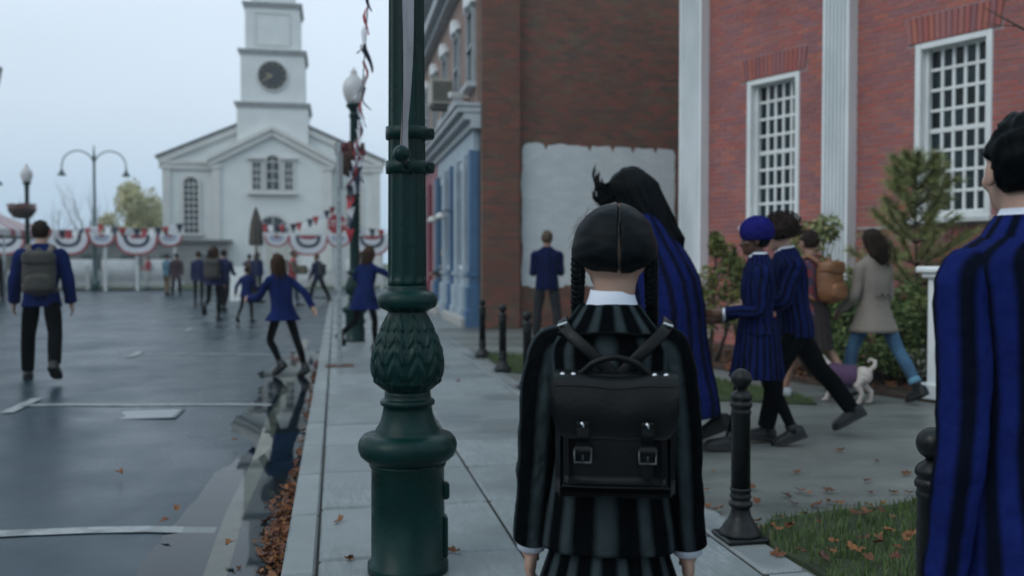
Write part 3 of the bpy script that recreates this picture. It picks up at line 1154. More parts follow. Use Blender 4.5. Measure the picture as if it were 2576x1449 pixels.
for a, b_ in ((7.13, 8.25), (8.55, 9.45), (9.75, 10.45), (10.75, 11.4)):
    MB().box((-.04, (a + b_) / 2, .5), (.08, b_ - a, .9)).box((-.04, (a + b_) / 2, 3.4), (.09, b_ - a, .2)).build('stall_riser', pinkw, sf)
    MB().box((-.015, (a + b_) / 2, 2.1), (.02, b_ - a, 2.4)).build('shop_pane', church_glass, sf)
step_m = pm('worn_step_stone', (.36, .36, .34), .8, .2, 8)
MB().box((-.2, 1.8, .09), (.36, 3.2, .2), bev=.02).build('step', step_m, shop)
MB().box((-.2, 5.4, .1), (.4, 1.5, .22), bev=.02).build('step', step_m, shop)
lamp_dk = pm('dark_lamp_metal', (.03, .035, .04), .45, .3, 9)
lamp_wh = pm('lamp_enamel', (.55, .55, .53), .35, .15, 9)
for tt in (2.7, 4.4):
    o = thing('wall_lamp', 'round wall lamp between the %s of the blue shopfront' % ('two near pilasters' if tt < 3 else 'far pilasters'), 'lamp', ST(2.786 - .2, 17.7 + tt, 2.3), A, 'wall lamps on the blue shopfront')
    MB().tube([(0, 0, .1), (-.15, 0, .16), (-.28, 0, .1)], .018, 6).build('bracket', lamp_dk, o)
    MB().lathe([(.05, .1), (.12, .04), (.15, -.03), (.0, -.05)], 14, (-.28, 0, 0)).build('lamp_shade', lamp_wh, o)
o = thing('air_conditioner', 'boxy beige air conditioner mounted between upper windows of the corner building', 'air conditioner', ST(2.786 - .1, 17.7 + 3.85, 4.95), A)
MB().box((-.26, 0, .3), (.5, .75, .58), bev=.02).build('case', pm('beige_metal', (.38, .36, .3), .5, .2, 4), o)
gr = MB()
for k in range(7):
    gr.box((-.26, -.378, .1 + k * .065), (.42, .02, .03))
gr.build('grille', lamp_dk, o)
MB().box((-.22, -.3, -.03), (.45, .04, .05)).box((-.22, .3, -.03), (.45, .04, .05)).build('bracket', lamp_dk, o)
o = thing('security_camera', 'small pale security camera above the blue shopfront by the corner', 'camera', ST(2.786 - .1, 17.7 + .7, 4.55), A)
MB().tube([(0, 0, 0), (-.12, 0, .03), (-.2, -.05, .05)], .02, 6).build('bracket', lamp_dk, o)
MB().box((-.3, -.12, .07), (.34, .11, .12), rot=Matrix.Rotation(.4, 3, 'Z'), bev=.02).build('case', lamp_wh, o)
o = thing('shop_sign', 'dark boot shaped hanging sign over the red shopfront', 'sign', ST(2.786 - .1, 17.7 + 8.7, 2.65), A)
MB().tube([(0, 0, .45), (-.9, 0, .45)], .018, 6).build('bracket', lamp_dk, o)
MB().add([(x, y, z) for y in (-.04, .04) for x, z in ((-.25, .4), (-.55, .4), (-.6, .1), (-.95, -.08), (-1.0, -.2), (-.3, -.2))],
         [[5, 4, 3, 2, 1, 0], [6, 7, 8, 9, 10, 11]] + [[i, (i + 1) % 6, 6 + (i + 1) % 6, 6 + i] for i in range(6)], smooth=False).build('board', lamp_dk, o)
# the next house along the street
o = thing('far_house', 'grey rendered house front just past the corner building', 'building', ST(2.9, 31.2, 0), A)
MB().box((4, 4, 3.3), (8, 8, 6.6)).build('wall', pm('grey_render', (.33, .33, .32), .8, .2, 2), o)
MB().box((3.9, 4, 6.7), (8.6, 8.4, .25)).build('roof', roof_m, o)
for tt in (1.4, 3.6, 5.8):
    for z in (1.7, 4.6):
        r = bpy.data.objects.new('window', None)
        COL.objects.link(r)
        r.parent = o
        r.location = (-.02, tt, z)
        MB().box((-.02, -.5, 0), (.08, .08, 1.5)).box((-.02, .5, 0), (.08, .08, 1.5)).box((-.02, 0, .75), (.08, 1.08, .08)).box((-.02, 0, -.75), (.12, 1.2, .1)).build('frame', white_p, r)
        MB().box((-.005, 0, 0), (.02, .92, 1.42)).build('pane', church_glass, r)
# house on the left whose eaves corner shows at the picture's edge
o = thing('eaves_house', 'building with overhanging pale eaves whose roof corner juts in at upper left', 'building', ST(-15.85, 48.6, 0), rad(31))
MB().box((-4.62, 6, 5.15), (8.0, 12, 10.3)).build('wall', pm('cream_render', (.45, .45, .43), .8, .2, 1), o)
sl2 = MB()
v = [(-.1, -.5, 10.3), (-10, -.5, 10.3), (-10, 12.7, 10.3), (-.1, 12.7, 10.3)]
sl2.add(v + [(x, y, z + .34) for x, y, z in v] , [(0, 1, 2, 3), (0, 4, 5, 1), (1, 5, 6, 2), (2, 6, 7, 3), (3, 7, 4, 0)], smooth=False)
sl2.build('eaves', pm('eaves_paint', (.30, .33, .34), .6), o)
MB().add([(-.02, -.6, 10.64), (-10.1, -.6, 10.64), (-10.1, 12.8, 10.64), (-.02, 12.8, 10.64), (-5, 4, 13.1), (-5, 8, 13.1)], [(0, 4, 5, 3), (0, 1, 4), (1, 2, 5, 4), (2, 3, 5), (3, 2, 1, 0)], smooth=False).build('roof', roof_m, o)
for yy in (2, 5, 8):
    r = bpy.data.objects.new('window', None)
    COL.objects.link(r)
    r.parent = o
    r.location = (-.60, yy, 6.6)
    MB().box((0, -.5, 0), (.1, .08, 1.5)).box((0, .5, 0), (.1, .08, 1.5)).box((0, 0, .75), (.1, 1.08, .08)).box((0, 0, -.75), (.14, 1.2, .1)).build('frame', white_p, r)
    MB().box((0, 0, 0), (.03, .92, 1.42)).build('pane', church_glass, r)


# ------------------------------------------------------------------ lamp posts
green_p = pm('green_cast_iron_paint', (0.0014, 0.0245, 0.0220), 0.34, 0.35, 7, 0.2, 70, 0.003, rvar=0.1, spec=.17, col2=(0.0009, 0.0150, 0.0138))
globe_m, t, b = newmat('milk_glass_globe')
b.inputs['Base Color'].default_value = (.68, .66, .66, 1)
b.inputs['Roughness'].default_value = .18
b.inputs['Transmission Weight'].default_value = .35
b.inputs['Subsurface Weight'].default_value = .2


def interp(prof, z):
    for (r0, z0), (r1, z1) in zip(prof, prof[1:]):
        if z0 <= z <= z1:
            f = (z - z0) / max(1e-9, z1 - z0)
            f = f * f * (3 - 2 * f) * .5 + f * .5
            return r0 + (r1 - r0) * f
    return prof[-1][0]


def make_lamp(label, loc, group):
    o = thing('street_lamp', label, 'street lamp', loc, A, group)
    MB().lathe([(.168, 0), (.168, .035), (.153, .045), (.151, .43), (.156, .435), (.160, .445), (.160, .455)], 48).build('base', green_p, o)
    MB().box((.155, -.02, .33), (.03, .05, .07), bev=.008).box((.152, -.02, .14), (.02, .07, .17), bev=.006).build('base_hatch', green_p, o)
    MB().lathe([(.160, .455), (.176, .466), (.196, .485), (.204, .507), (.205, .528), (.199, .548), (.184, .566), (.160, .573), (.134, .576),
                (.132, .592), (.128, .598), (.122, .606), (.114, .622), (.107, .645), (.102, .670), (.1005, .686), (.103, .688), (.111, .693),
                (.1135, .702), (.111, .711), (.103, .716), (.097, .719), (.095, .735), (.095, .752)], 64).build('torus_moulding', green_p, o)
    prof = [(.094, .75), (.108, .763), (.130, .79), (.141, .83), (.143, .872), (.137, .915), (.122, .96), (.103, 1.005), (.086, 1.045), (.078, 1.072), (.078, 1.085)]
    n, mrow = 360, 120
    rows = []
    for j in range(mrow + 1):
        z = .75 + .335 * j / mrow
        tt = j / mrow
        r0 = interp(prof, z)
        row = []
        for i in range(n):
            th = 2 * PI * i / n
            ph = (i / n * 10) % 1 - .5
            ap = abs(ph)
            wl_ = .47 * min(1, math.sin(PI * min(.97, tt * .80 + .20)) ** .6 + .05)
            fade = min(1, tt * 9) * min(1, (1 - tt) * 8)
            vein = (.5 + .5 * math.cos(2 * PI * (tt * 5.5 + ap * 2.1 + .12 * math.sin(tt * 9)))) ** .8
            edge = max(0, min(1, (wl_ * (.72 + .30 * vein) - ap) * 11))
            rib = math.exp(-(ph / .035) ** 2)
            d = fade * edge * (.0045 + .0085 * vein * min(1, ap * 7) * (1 - ap * .9) + .0055 * rib)
            row.append(((r0 + d) * math.cos(th + .2), (r0 + d) * math.sin(th + .2), z))
        rows.append(row)
    MB().grid(rows, True, cap=True).build('leaf_bulb', green_p, o)
    rows = []
    for r0, z, sc in ((.080, 1.078, 0), (.100, 1.092, .6), (.114, 1.100, 1), (.121, 1.106, .6), (.1245, 1.118, 0), (.1245, 1.130, 0), (.119, 1.146, 0), (.105, 1.158, 0), (.086, 1.163, 0), (.083, 1.172, 0), (.083, 1.185, 0)):
        rows.append([((r0) * math.cos(2 * PI * i / 96), r0 * math.sin(2 * PI * i / 96), z - sc * .006 * abs(math.cos(PI * i / 6))) for i in range(96)])
    MB().grid(rows, True, cap=True).build('collar', green_p, o)
    rows = []
    NF = 10
    for z in (1.18, 1.205, 1.212, 1.225, 1.24, 1.7, 2.3, 3.0, 3.62, 3.64, 3.66, 3.70):
        rr = .0795 - (z - 1.18) * .0062
        fl = 0 if z < 1.21 or z > 3.65 else (0.5 if z < 1.22 or z > 3.63 else 1)
        row = []
        for i in range(NF * 10):
            q = (i / 10.0) % 1
            g = math.sin(PI * max(0, min(1, (q - .12) / .76))) ** .7 if .12 < q < .88 else 0
            a = 2 * PI * i / (NF * 10)
            r_ = rr - .0085 * fl * g
            row.append((r_ * math.cos(a), r_ * math.sin(a), z))
        rows.append(row)
    MB().grid(rows, True, cap=True).build('shaft', green_p, o)
    MB().lathe([(.066, 3.62), (.078, 3.64), (.08, 3.68), (.062, 3.70), (.066, 3.73), (.095, 3.78), (.122, 3.80), (.126, 3.83), (.115, 3.85), (.0, 3.851)], 32).build('globe_holder', green_p, o)
    MB().lathe([(.10, 3.851), (.135, 3.91), (.165, 3.99), (.179, 4.07), (.178, 4.12), (.164, 4.18), (.13, 4.245), (.095, 4.28), (.07, 4.295)], 32).build('globe', globe_m, o)
    MB().lathe([(.075, 4.29), (.07, 4.31), (.045, 4.325), (.05, 4.345), (.055, 4.365), (.04, 4.39), (.015, 4.41), (.012, 4.44), (0, 4.45)], 20).build('finial', globe_m, o)
    return o


L1 = ST(.29, 3.80)
lamp1 = make_lamp('green cast iron lamp post in the foreground with leaf-covered bulb and banner arm', L1, 'green street lamps with acorn globes')
L2 = ST(.30, 15.1)
lamp2 = dup(lamp1, L2, A, 'green street lamp with pale globe and red flower basket on the kerb ahead')
L3 = Vector((-15.35, 29, -.02))
lamp3 = dup(lamp1, L3, A, 'green street lamp with pale globe and dark flower basket at the far left')
for z in (1.672, 1.812):
    cb = MB()
    cb.lathe([(.080, z - .026), (.0865, z - .025), (.0875, z), (.0865, z + .025), (.080, z + .026)], 48, cap=False)
    cb.box((.095, .0, z), (.035, .045, .044), bev=.005)
    cb.tube([(.10, -.035, z), (.10, .035, z)], .011, 6)
    cb.build('clamp_band', green_p, lamp1)
RM = Matrix.Rotation(-A, 3, 'Z')
fwd = RM @ Vector((.045, -.56, 0)).normalized()
e_ = MB()
e_.tube([fwd * .07 + Vector((0, 0, 1.668)), fwd * .55 + Vector((0, 0, 1.664))], .013, 10)
e_.ell(fwd * .555 + Vector((0, 0, 1.664)), (.0305, .0305, .0305), 24, 16)
e_.tube([fwd * .06 + Vector((0, 0, 1.668)), fwd * .10 + Vector((0, 0, 1.668))], .024, 10)
e_.build('banner_arm', green_p, lamp1)
e_ = MB()
e_.tube([fwd * .07 + Vector((0, 0, 3.0)), fwd * .55 + Vector((0, 0, 3.0))], .013, 10)
e_.ell(fwd * .555 + Vector((0, 0, 3.0)), (.0305, .0305, .0305), 24, 16)
e_.build('banner_arm', green_p, lamp1)
ban_m = pm('pale_banner_cloth', (.38, .38, .41), .7, .2, 6, .2, 40, col2=(.27, .26, .29))
ban_b = pm('tan_banner_cloth', (.20, .16, .145), .7, .3, 6, .2, 40)
sdv = Vector((-fwd.y, fwd.x, 0))
rows, rows2 = [], []
for j in range(21):
    f = j / 20
    z = 1.685 + 1.305 * f
    k = math.sin(PI * min(1, f * 1.0)) ** .8 if f < 1 else 0
    row, row2 = [], []
    for i in range(13):
        q = i / 12
        off = k * (.026 * math.sin(PI * q) - .016 * math.sin(2 * PI * q)) + .006 * math.sin(q * 19 + f * 6)
        p = fwd * (.11 + .41 * q) + sdv * (off + .006 * (1 - q)) + Vector((0, 0, z))
        row.append(p)
        row2.append(p - sdv * .003)
    rows.append(row)
    rows2.append(row2)
bn = MB().grid(rows, mi=0).grid(rows2, mi=1).build('banner', [ban_m, ban_b])
bn.location = L1
bn.rotation_euler = (0, 0, A)
tag(bn, 'pale cloth banner seen edge-on, stretched between the arms of the front lamp post', 'banner')

# flower baskets
basket_m = pm('coir_basket', (.06, .035, .025), .95, .4, 12, .6, 40, .02)
flower_m = blade_mat('red_flowers', [(.20, .03, .05), (.26, .05, .09), (.10, .05, .04), (.05, .08, .03), (.3, .08, .12)])


def basket(label, p, w_, h_, n):
    o = thing('flower_basket', label, 'flower basket', p, 0)
    MB().lathe([(.05, -h_), (w_ * .32, -h_ * .9), (w_ * .5, -h_ * .3), (w_ * .52, 0), (w_ * .45, .01), (.0, .02)], 20).build('bowl', basket_m, o)
    mb = MB()
    for k in range(n):
        a, rr = random.uniform(0, 2 * PI), w_ * .55 * math.sqrt(random.random())
        c = Vector((rr * math.cos(a), rr * math.sin(a), random.uniform(-.02, h_ * .45)))
        u = Vector((random.gauss(0, 1), random.gauss(0, 1), random.gauss(0, 1))).normalized() * .03
        v = u.orthogonal().normalized() * .03
        mb.add([c + u, c + v, c - u, c - v], [(0, 1, 2, 3)], smooth=False)
    mb.build('flowers', flower_m, o)
    return o


basket('reddish brown hanging flower basket on the lamp post ahead', L2 + RD * -.02 + Vector((0, -.24, 3.02)), .42, .36, 500)
basket('dark hanging flower basket on the far left lamp post', L3 + Vector((.0, -.3, 3.0)), .78, .32, 400)

# ------------------------------------------------------------------ bollards
iron_m = pm('black_iron_paint', (0.0035, 0.0055, 0.0065), 0.38, 0.3, 14, 0.2, 60, 0.003, spec=.28)


def make_bollard(label, loc):
    o = thing('bollard', label, 'bollard', loc, A, 'black ball-topped bollards along the pavement edge')
    MB().box((0, 0, .012), (.205, .205, .024), bev=.008).build('base_plate', iron_m, o)
    MB().lathe([(.098, .022), (.098, .034), (.092, .044), (.084, .05), (.078, .066), (.060, .088), (.048, .115), (.043, .14), (.043, .148), (.052, .155), (.056, .165),
                (.052, .175), (.044, .18), (.044, .19), (.049, .195), (.050, .203), (.046, .21), (.0455, .225), (.049, .229), (.049, .236), (.0445, .242)], 32).build('foot', iron_m, o)
    MB().lathe([(.0445, .24), (.0425, .58), (.046, .585), (.047, .595), (.043, .602), (.044, .612), (.050, .618), (.0515, .627), (.047, .637), (.043, .642), (.0455, .647),
                (.0505, .655), (.049, .668), (.040, .682), (.026, .692), (.020, .700)], 32).build('post', iron_m, o)
    MB().ell((0, 0, .745), (.048, .048, .048), 28, 18).build('ball', iron_m, o)
    return o


bl = make_bollard('black iron bollard standing on the edging beside the leaf-strewn grass', ST(1.835, 3.93))
for s, r, lb_ in ((2.41, 1.735, 'black iron bollard half hidden behind the sleeve of the man at right'),
                  (5.6, 1.84, 'black iron bollard behind the girl with the satchel, second from the grass'),
                  (7.25, 1.86, 'black iron bollard behind the girl with the satchel, third from the grass'),
                  (9.05, 1.9, 'black iron bollard just showing beside the left shoulder of the braided girl'),
                  (10.6, 1.93, 'black iron bollard at the near end of the far grass patch'),
                  (12.25, 1.95, 'farthest black iron bollard, nearest the corner building')):
    dup(bl, ST(r, s), A, lb_)

# ------------------------------------------------------------------ signs
steel_m = pm('galvanised_steel', (.36, .39, .40), .45, .2, 20, .15, 80, metal=.6)
rust_m = pm('rusty_plate', (.12, .06, .045), .8, .4, 30)
o = thing('sign_post', 'grey galvanised sign post with its plate seen edge-on near the kerb', 'sign post', ST(.04, 11.5), A)
MB().box((0, 0, 1.38), (.06, .06, 2.76), bev=.006).build('post', steel_m, o)
MB().box((0, 0, .008), (.34, .26, .016), bev=.004).build('base_plate', rust_m, o)
MB().box((.02, -.045, 2.42), (.012, .42, .46), rot=Matrix.Rotation(-.13, 3, 'Z'), bev=.003).build('plate', pm('sign_back', (.42, .44, .46), .5, .1), o)
hl = MB()
for k in range(26):
    hl.tube([(0, -.0305, .12 + k * .1), (0, -.0318, .12 + k * .1)], .008, 8)
hl.build('dark_hole_discs', iron_m, o)  # dark discs on the post face, painting in the shade of punched holes

red_sign = pm('red_sign_sheet', (.33, .018, .03), .4, .15, 5)
o = thing('stop_sign', 'red octagonal STOP sign partly behind the grey sign post', 'sign', ST(.05, 34.6), A)
oc = [(math.cos(PI / 8 + k * PI / 4), math.sin(PI / 8 + k * PI / 4)) for k in range(8)]
MB().tube([(0, .03, 0), (0, .03, 3.1)], .03, 8).build('post', steel_m, o)
MB().add([(x * .41, -.012, 2.72 + z * .41) for x, z in oc] + [(x * .41, .0, 2.72 + z * .41) for x, z in oc], [list(range(8))[::-1], list(range(8, 16))] + [[i, (i + 1) % 8, 8 + (i + 1) % 8, 8 + i] for i in range(8)], smooth=False).build('border', white_p, o)
MB().add([(x * .385, -.016, 2.72 + z * .385) for x, z in oc], [list(range(8))], smooth=False).build('face', red_sign, o)


def lettering(txt, size, m, parent, loc, rot=(PI / 2, 0, 0), name='lettering'):
    c = bpy.data.curves.new(name, 'FONT')
    c.body = txt
    c.size = size
    c.align_x = c.align_y = 'CENTER'
    c.extrude = .002
    tmp = bpy.data.objects.new('tmp', c)
    COL.objects.link(tmp)
    me = bpy.data.meshes.new_from_object(tmp.evaluated_get(bpy.context.evaluated_depsgraph_get()))
    bpy.data.objects.remove(tmp)
    me.materials.clear()
    me.materials.append(m)
    q = link(name, me, parent, loc)
    q.rotation_euler = rot
    return q


lettering('STOP', .34, white_p, o, (0, -.021, 2.72))

# ------------------------------------------------------------------ bunting and fans
c_red = pm('bunting_red', (.34, .022, .035), .75, .2, 5)
c_white = pm('bunting_white', (.66, .68, .72), .75, .12, 5)
c_navy = pm('bunting_navy', (.012, .022, .05), .75, .2, 5)
c_pale = pm('bunting_star_blue', (.24, .30, .42), .75, .35, 14, col2=(.5, .5, .56))
cord_m = pm('cord', (.3, .3, .3), .9)


def bunting(label, p0, p1, sag, n, fw, fh, twist=1.0, group=None, seed=1):
    rnd = random.Random(seed)
    p0, p1 = Vector(p0), Vector(p1)
    o = thing('bunting', label, 'bunting', p0, 0, group)
    d = p1 - p0
    pts = [d * (k / 24) - Vector((0, 0, sag * 4 * (k / 24) * (1 - k / 24))) for k in range(25)]
    MB().tube(pts, .006, 5).build('cord', cord_m, o)
    for k in range(n):
        f = (k + .5) / n
        c = d * f - Vector((0, 0, sag * 4 * f * (1 - f)))
        a = math.atan2(d.y, d.x) + rnd.gauss(0, .5) * twist
        ax = Vector((math.cos(a), math.sin(a), 0)) * fw / 2
        nrm = Vector((-math.sin(a), math.cos(a), 0))
        sw = rnd.gauss(0, .25) * fh * twist
        rows = []
        for j in range(6):
            q = j / 5
            wq = 1 - q * .82
            cc = c + nrm * (sw * q * q + .02 * math.sin(q * 5 + k)) + Vector((0, 0, -fh * q))
            rows.append([cc - ax * wq, cc + nrm * .018 * math.sin(q * 4 + k), cc + ax * wq])
        MB().grid(rows).build('pennant', (c_red, c_white, c_navy)[k % 3], o)
    return o


bunting('pennant string running from the front lamp post to the next one', L1 + Vector((-.10, .1, 3.58)), L2 + Vector((.05, -.12, 3.02)), .30, 24, .14, .22, .8, seed=4)
bunting('pennants drooping in a bundle beside the flower basket on the lamp ahead', L2 + Vector((.12, -.45, 3.12)), L2 + Vector((.36, -2.0, 3.0)), .42, 9, .22, .34, 1.6, seed=9)
bunting('pennants hanging down the post of the street lamp ahead', L2 + Vector((-.02, -.14, 2.95)), L2 + Vector((-.06, -.14, 1.75)), 0, 7, .16, .22, 1.2, seed=12)


def atu(u, s, z=0.0):
    q = (u - 1288) / 2300.0
    r = s * (q * math.cos(A) + math.sin(A)) / (math.cos(A) - q * math.sin(A))
    return ST(r, s, z)


bg_ = 'pennant strings over the square'
bunting('pennants strung from the far left lamp to the double street lamp', atu(70, 44, 3.05), atu(245, 44, 2.95), .25, 11, .34, .42, .7, bg_, 3)
bunting('pennants strung from the double street lamp to the church corner', atu(245, 44, 3.05), atu(462, 44, 3.1), .25, 12, .34, .42, .7, bg_, 5)
bunting('pennants strung across the church front towards the STOP sign', atu(660, 44, 3.1), atu(858, 44, 4.2), .45, 14, .32, .40, .7, bg_, 6)
bunting('pennants strung right of the street lamp ahead, over the rightmost fan', atu(880, 44, 3.1), atu(1060, 44, 3.0), .2, 8, .34, .42, .7, bg_, 8)

wood_w = pm('white_timber', (.6, .62, .62), .6, .15, 4)


def fan(label, loc, W, H, small):
    o = thing('fan_bunting', label, 'bunting', loc, A, 'pleated fan buntings hung from the white rail')
    bands = [(1, .91, c_red, 'red_band'), (.91, .63, c_white, 'white_band'), (.63, .46, c_navy, 'navy_band'), (.46, .01, c_white, 'inner_band'), (.17, 0.01, c_red, 'heart')]
    if small:
        bands = [(1, .86, c_red, 'red_band'), (.86, .6, c_white, 'white_band'), (.6, .22, c_pale, 'star_band'), (.22, .01, c_red, 'heart')]
    n = 48
    for f0, f1, m, nm in bands:
        rows = []
        for f in (f0, f1):
            row = []
            for k in range(n + 1):
                a = PI * k / n
                ex = .8
                cx = math.copysign(abs(math.cos(a)) ** ex, math.cos(a))
                cz = abs(math.sin(a)) ** ex
                fx = f if small or nm != 'heart' else f * 2.7
                row.append((fx * W / 2 * cx, -.03 * (k % 2) * f - (.045 if nm == 'heart' and not small else .02), -f * H * cz))
            rows.append(row)
        MB().grid(rows, smooth=False).build(nm, m, o)
    return o


SF = 46.2
ZF = 2.62
for u, big, lb_ in ((10, 1, 'big pleated fan bunting at the left edge beside the striped tent'), (88, 0, 'small fan bunting hidden behind the man with the backpack'),
                    (172, 1, 'big pleated fan bunting just right of the man with the backpack'), (257, 0, 'small starry fan bunting by the foot of the double street lamp'),
                    (345, 1, 'big pleated fan bunting above the person in the red top'), (428, 0, 'small starry fan bunting by the church corner'),
                    (697, 0, 'small starry fan bunting just right of the furled parasol'), (776, 1, 'big pleated fan bunting above the person in the red vest'),
                    (852, 0, 'small starry fan bunting below the STOP sign'), (936, 1, 'big pleated fan bunting between the two nearest green lamp posts'), (1015, 0, 'small fan bunting hidden behind the front lamp post')):
    fan(lb_, atu(u, SF, ZF), 1.92 if big else 1.16, .98 if big else .56, not big)
for i, (ua, ub, us) in enumerate(((-70, 462, (-70, 60, 170, 265, 345, 440)), (662, 1060, (664, 752, 845, 960, 1058)))):
    a, b_ = atu(ua, SF + .1), atu(ub, SF + .1)
    o = thing('bunting_rail', 'white timber rail on posts carrying the %s row of fan buntings' % ('left' if i == 0 else 'right'), 'rail', a, A)
    ln = (b_ - a).length
    MB().box((ln / 2, 0, ZF + .05), (ln + .2, .1, .14)).build('rail', wood_w, o)
    for u in us:
        p = (atu(u, SF + .1) - a).length * (1 if u >= ua else -1)
        MB().box((p, 0, ZF / 2 - .05), (.12, .12, ZF + .05)).build('post', wood_w, o)

# white fence with pickets, and things laid out behind it
for i, (r0, r1) in enumerate(((-21, -7.35), (-3.4, 5.0))):
    o = thing('picket_fence', 'low white picket fence below the %s fan buntings' % ('left' if i == 0 else 'right'), 'fence', ST(r0, 47.3, -.03), A)
    ln = r1 - r0
    pk = MB()
    k = 0
    while k * .15 < ln:
        pk.box((k * .15, 0, .52), (.07, .025, .84))
        pk.add([(k * .15 - .035, -.012, .94), (k * .15 + .035, -.012, .94), (k * .15, -.012, 1.0)], [(0, 1, 2)], smooth=False)
        k += 1
    tag(pk.build('pickets', wood_w, o), kind='stuff')
    MB().box((ln / 2, .03, .32), (ln, .04, .08)).box((ln / 2, .03, .8), (ln, .04, .08)).build('fence_rail', wood_w, o)
    k = 0
    while k * 2.3 <= ln + .1:
        MB().box((k * 2.3, 0, .55), (.13, .13, 1.1)).box((k * 2.3, 0, 1.12), (.17, .17, .05)).build('post', wood_w, o)
        k += 1
cloth_w = pm('white_table_cloth', (.66, .68, .7), .8, .12, 2.5, .3, 9, .03)
for u, wd, lb_ in ((200, 1.45, 'white cloth covered stall table left of the person in the red top'), (303, 1.5, 'white cloth covered stall table by the double street lamp'),
                   (398, 1.1, 'white cloth covered stall table behind the couple by the fence'), (905, 1.3, 'white cloth covered stall table behind the street lamp ahead')):
    o = thing('stall_table', lb_, 'table', atu(u, 48.4, -.02), A, 'stall tables behind the fence')
    rows = []
    for z, e in ((1.46, 0), (1.44, .02), (.9, .03), (.42, .05)):
        row = []
        for k in range(40):
            q = k / 40 * 4
            sd_, f = int(q), q % 1
            x, y = [(-1 + 2 * f, -1), (1, -1 + 2 * f), (1 - 2 * f, 1), (-1, 1 - 2 * f)][sd_]
            wv = e * (1 + .8 * math.sin(k * 1.9))
            row.append((x * (wd / 2 + wv), y * (.38 + wv), z))
        rows.append(row)
    MB().grid(rows, True, cap=True, smooth=True).build('tablecloth', cloth_w, o)
    for x in (-.5, .5):
        for y in (-.25, .25):
            MB().box((x * wd * .8, y, .7), (.05, .05, 1.4)).build('leg', wood_w, o)
o = thing('pavilion', 'long low grey shed behind the left fence and fan buntings', 'shed', atu(70, 55, -.05), A)
MB().box((5.2, 2, 1.25), (10.8, 4, 2.5)).build('wall', pm('grey_boarding', (.27, .28, .275), .8, .2, 3), o)
MB().box((5.2, 2, 2.58), (11.3, 4.6, .16)).build('roof', roof_m, o)
for k in range(5):
    MB().box((1.2 + 2.1 * k, -.02, 1.2), (1.0, .06, 1.2)).build('shutter', pm('shed_shutter', (.10, .13, .13), .7) if k == 0 else MATS['shed_shutter'], o)

# striped tent at the left edge
tent_w = pm('tent_white', (.55, .52, .54), .75, .15, 3)
tent_r = pm('tent_red', (.28, .07, .085), .75, .2, 3)
o = thing('striped_tent', 'red and white striped canopy tent at the left edge', 'tent', Vector((-20.35, 33.5, -.05)), A)
rows = []
pk_ = Vector((0, 0, 4.0))
nst = 9
cn = MB()
for side in range(4):
    Rz = Matrix.Rotation(side * PI / 2, 3, 'Z')
    for k in range(nst):
        a, b_ = -2.45 + 4.9 * k / nst, -2.45 + 4.9 * (k + 1) / nst
        p, q = Vector((a, -2.45, 2.5)), Vector((b_, -2.45, 2.5))
        mi = k % 2
        m1, m2 = (p + pk_) / 2 - Vector((0, 0, .12)), (q + pk_) / 2 - Vector((0, 0, .12))
        cn.add([Rz @ x for x in (p, q, m2, m1, pk_)], [(0, 1, 2, 3), (3, 2, 4)], smooth=False, mi=mi)
        cn.add([Rz @ x for x in (p, q, q - Vector((0, .0, .22)), p - Vector((0, .0, .22)))], [(0, 1, 2, 3)], smooth=False, mi=mi)
cn.build('canopy', [tent_w, tent_r], o)
for x in (-2.4, 2.4):
    for y in (-2.4, 2.4):
        MB().tube([(x, y, 0), (x, y, 2.45)], .04, 8).build('pole', steel_m, o)
teal_m = pm('teal_canvas', (.015, .11, .115), .8, .3, 4)
o = thing('teal_parasol', 'tall open teal parasol whose tip shows at the left edge', 'parasol', Vector((-18.3, 29.5, -.1)), 0)
MB().tube([(0, 0, 0), (0, 0, 4.7)], .035, 8).build('pole', lamp_dk, o)
MB().lathe([(1.75, 3.98), (1.72, 4.06), (.9, 4.45), (.02, 4.78)], 8, smooth=False, cap=False).build('canopy', teal_m, o)
o = thing('furled_parasol', 'brown furled market parasol on a dark pole in front of the church door', 'parasol', Vector((-8.53, 30.5, -.06)), 0)
MB().tube([(0, 0, 0), (0, 0, 3.2)], .028, 8).build('pole', lamp_dk, o)
rows = []
for z, r_ in ((1.92, .20), (2.0, .215), (2.4, .19), (2.7, .155), (2.9, .11), (3.08, .06), (3.2, .015)):
    rows.append([(r_ * (1 + .16 * math.cos(8 * 2 * PI * k / 48)) * math.cos(2 * PI * k / 48), r_ * (1 + .16 * math.cos(8 * 2 * PI * k / 48)) * math.sin(2 * PI * k / 48), z) for k in range(48)])
MB().grid(rows, True, cap=True).build('furled_canopy', pm('brown_canvas', (.085, .075, .06), .85, .35, 4), o)
MB().lathe([(.16, 0), (.3, .0), (.3, .08), (.05, .12)], 16).build('base', iron_m, o)
o = thing('leaning_board', 'white folding board standing beside the furled parasol', 'board', Vector((-9.35, 31.2, -.06)), .2)
MB().box((0, -.12, .62), (.5, .02, 1.2), rot=Matrix.Rotation(-.2, 3, 'X')).build('front_panel', white_p, o)
MB().box((0, .14, .62), (.5, .02, 1.2), rot=Matrix.Rotation(.2, 3, 'X')).build('back_panel', white_p, o)
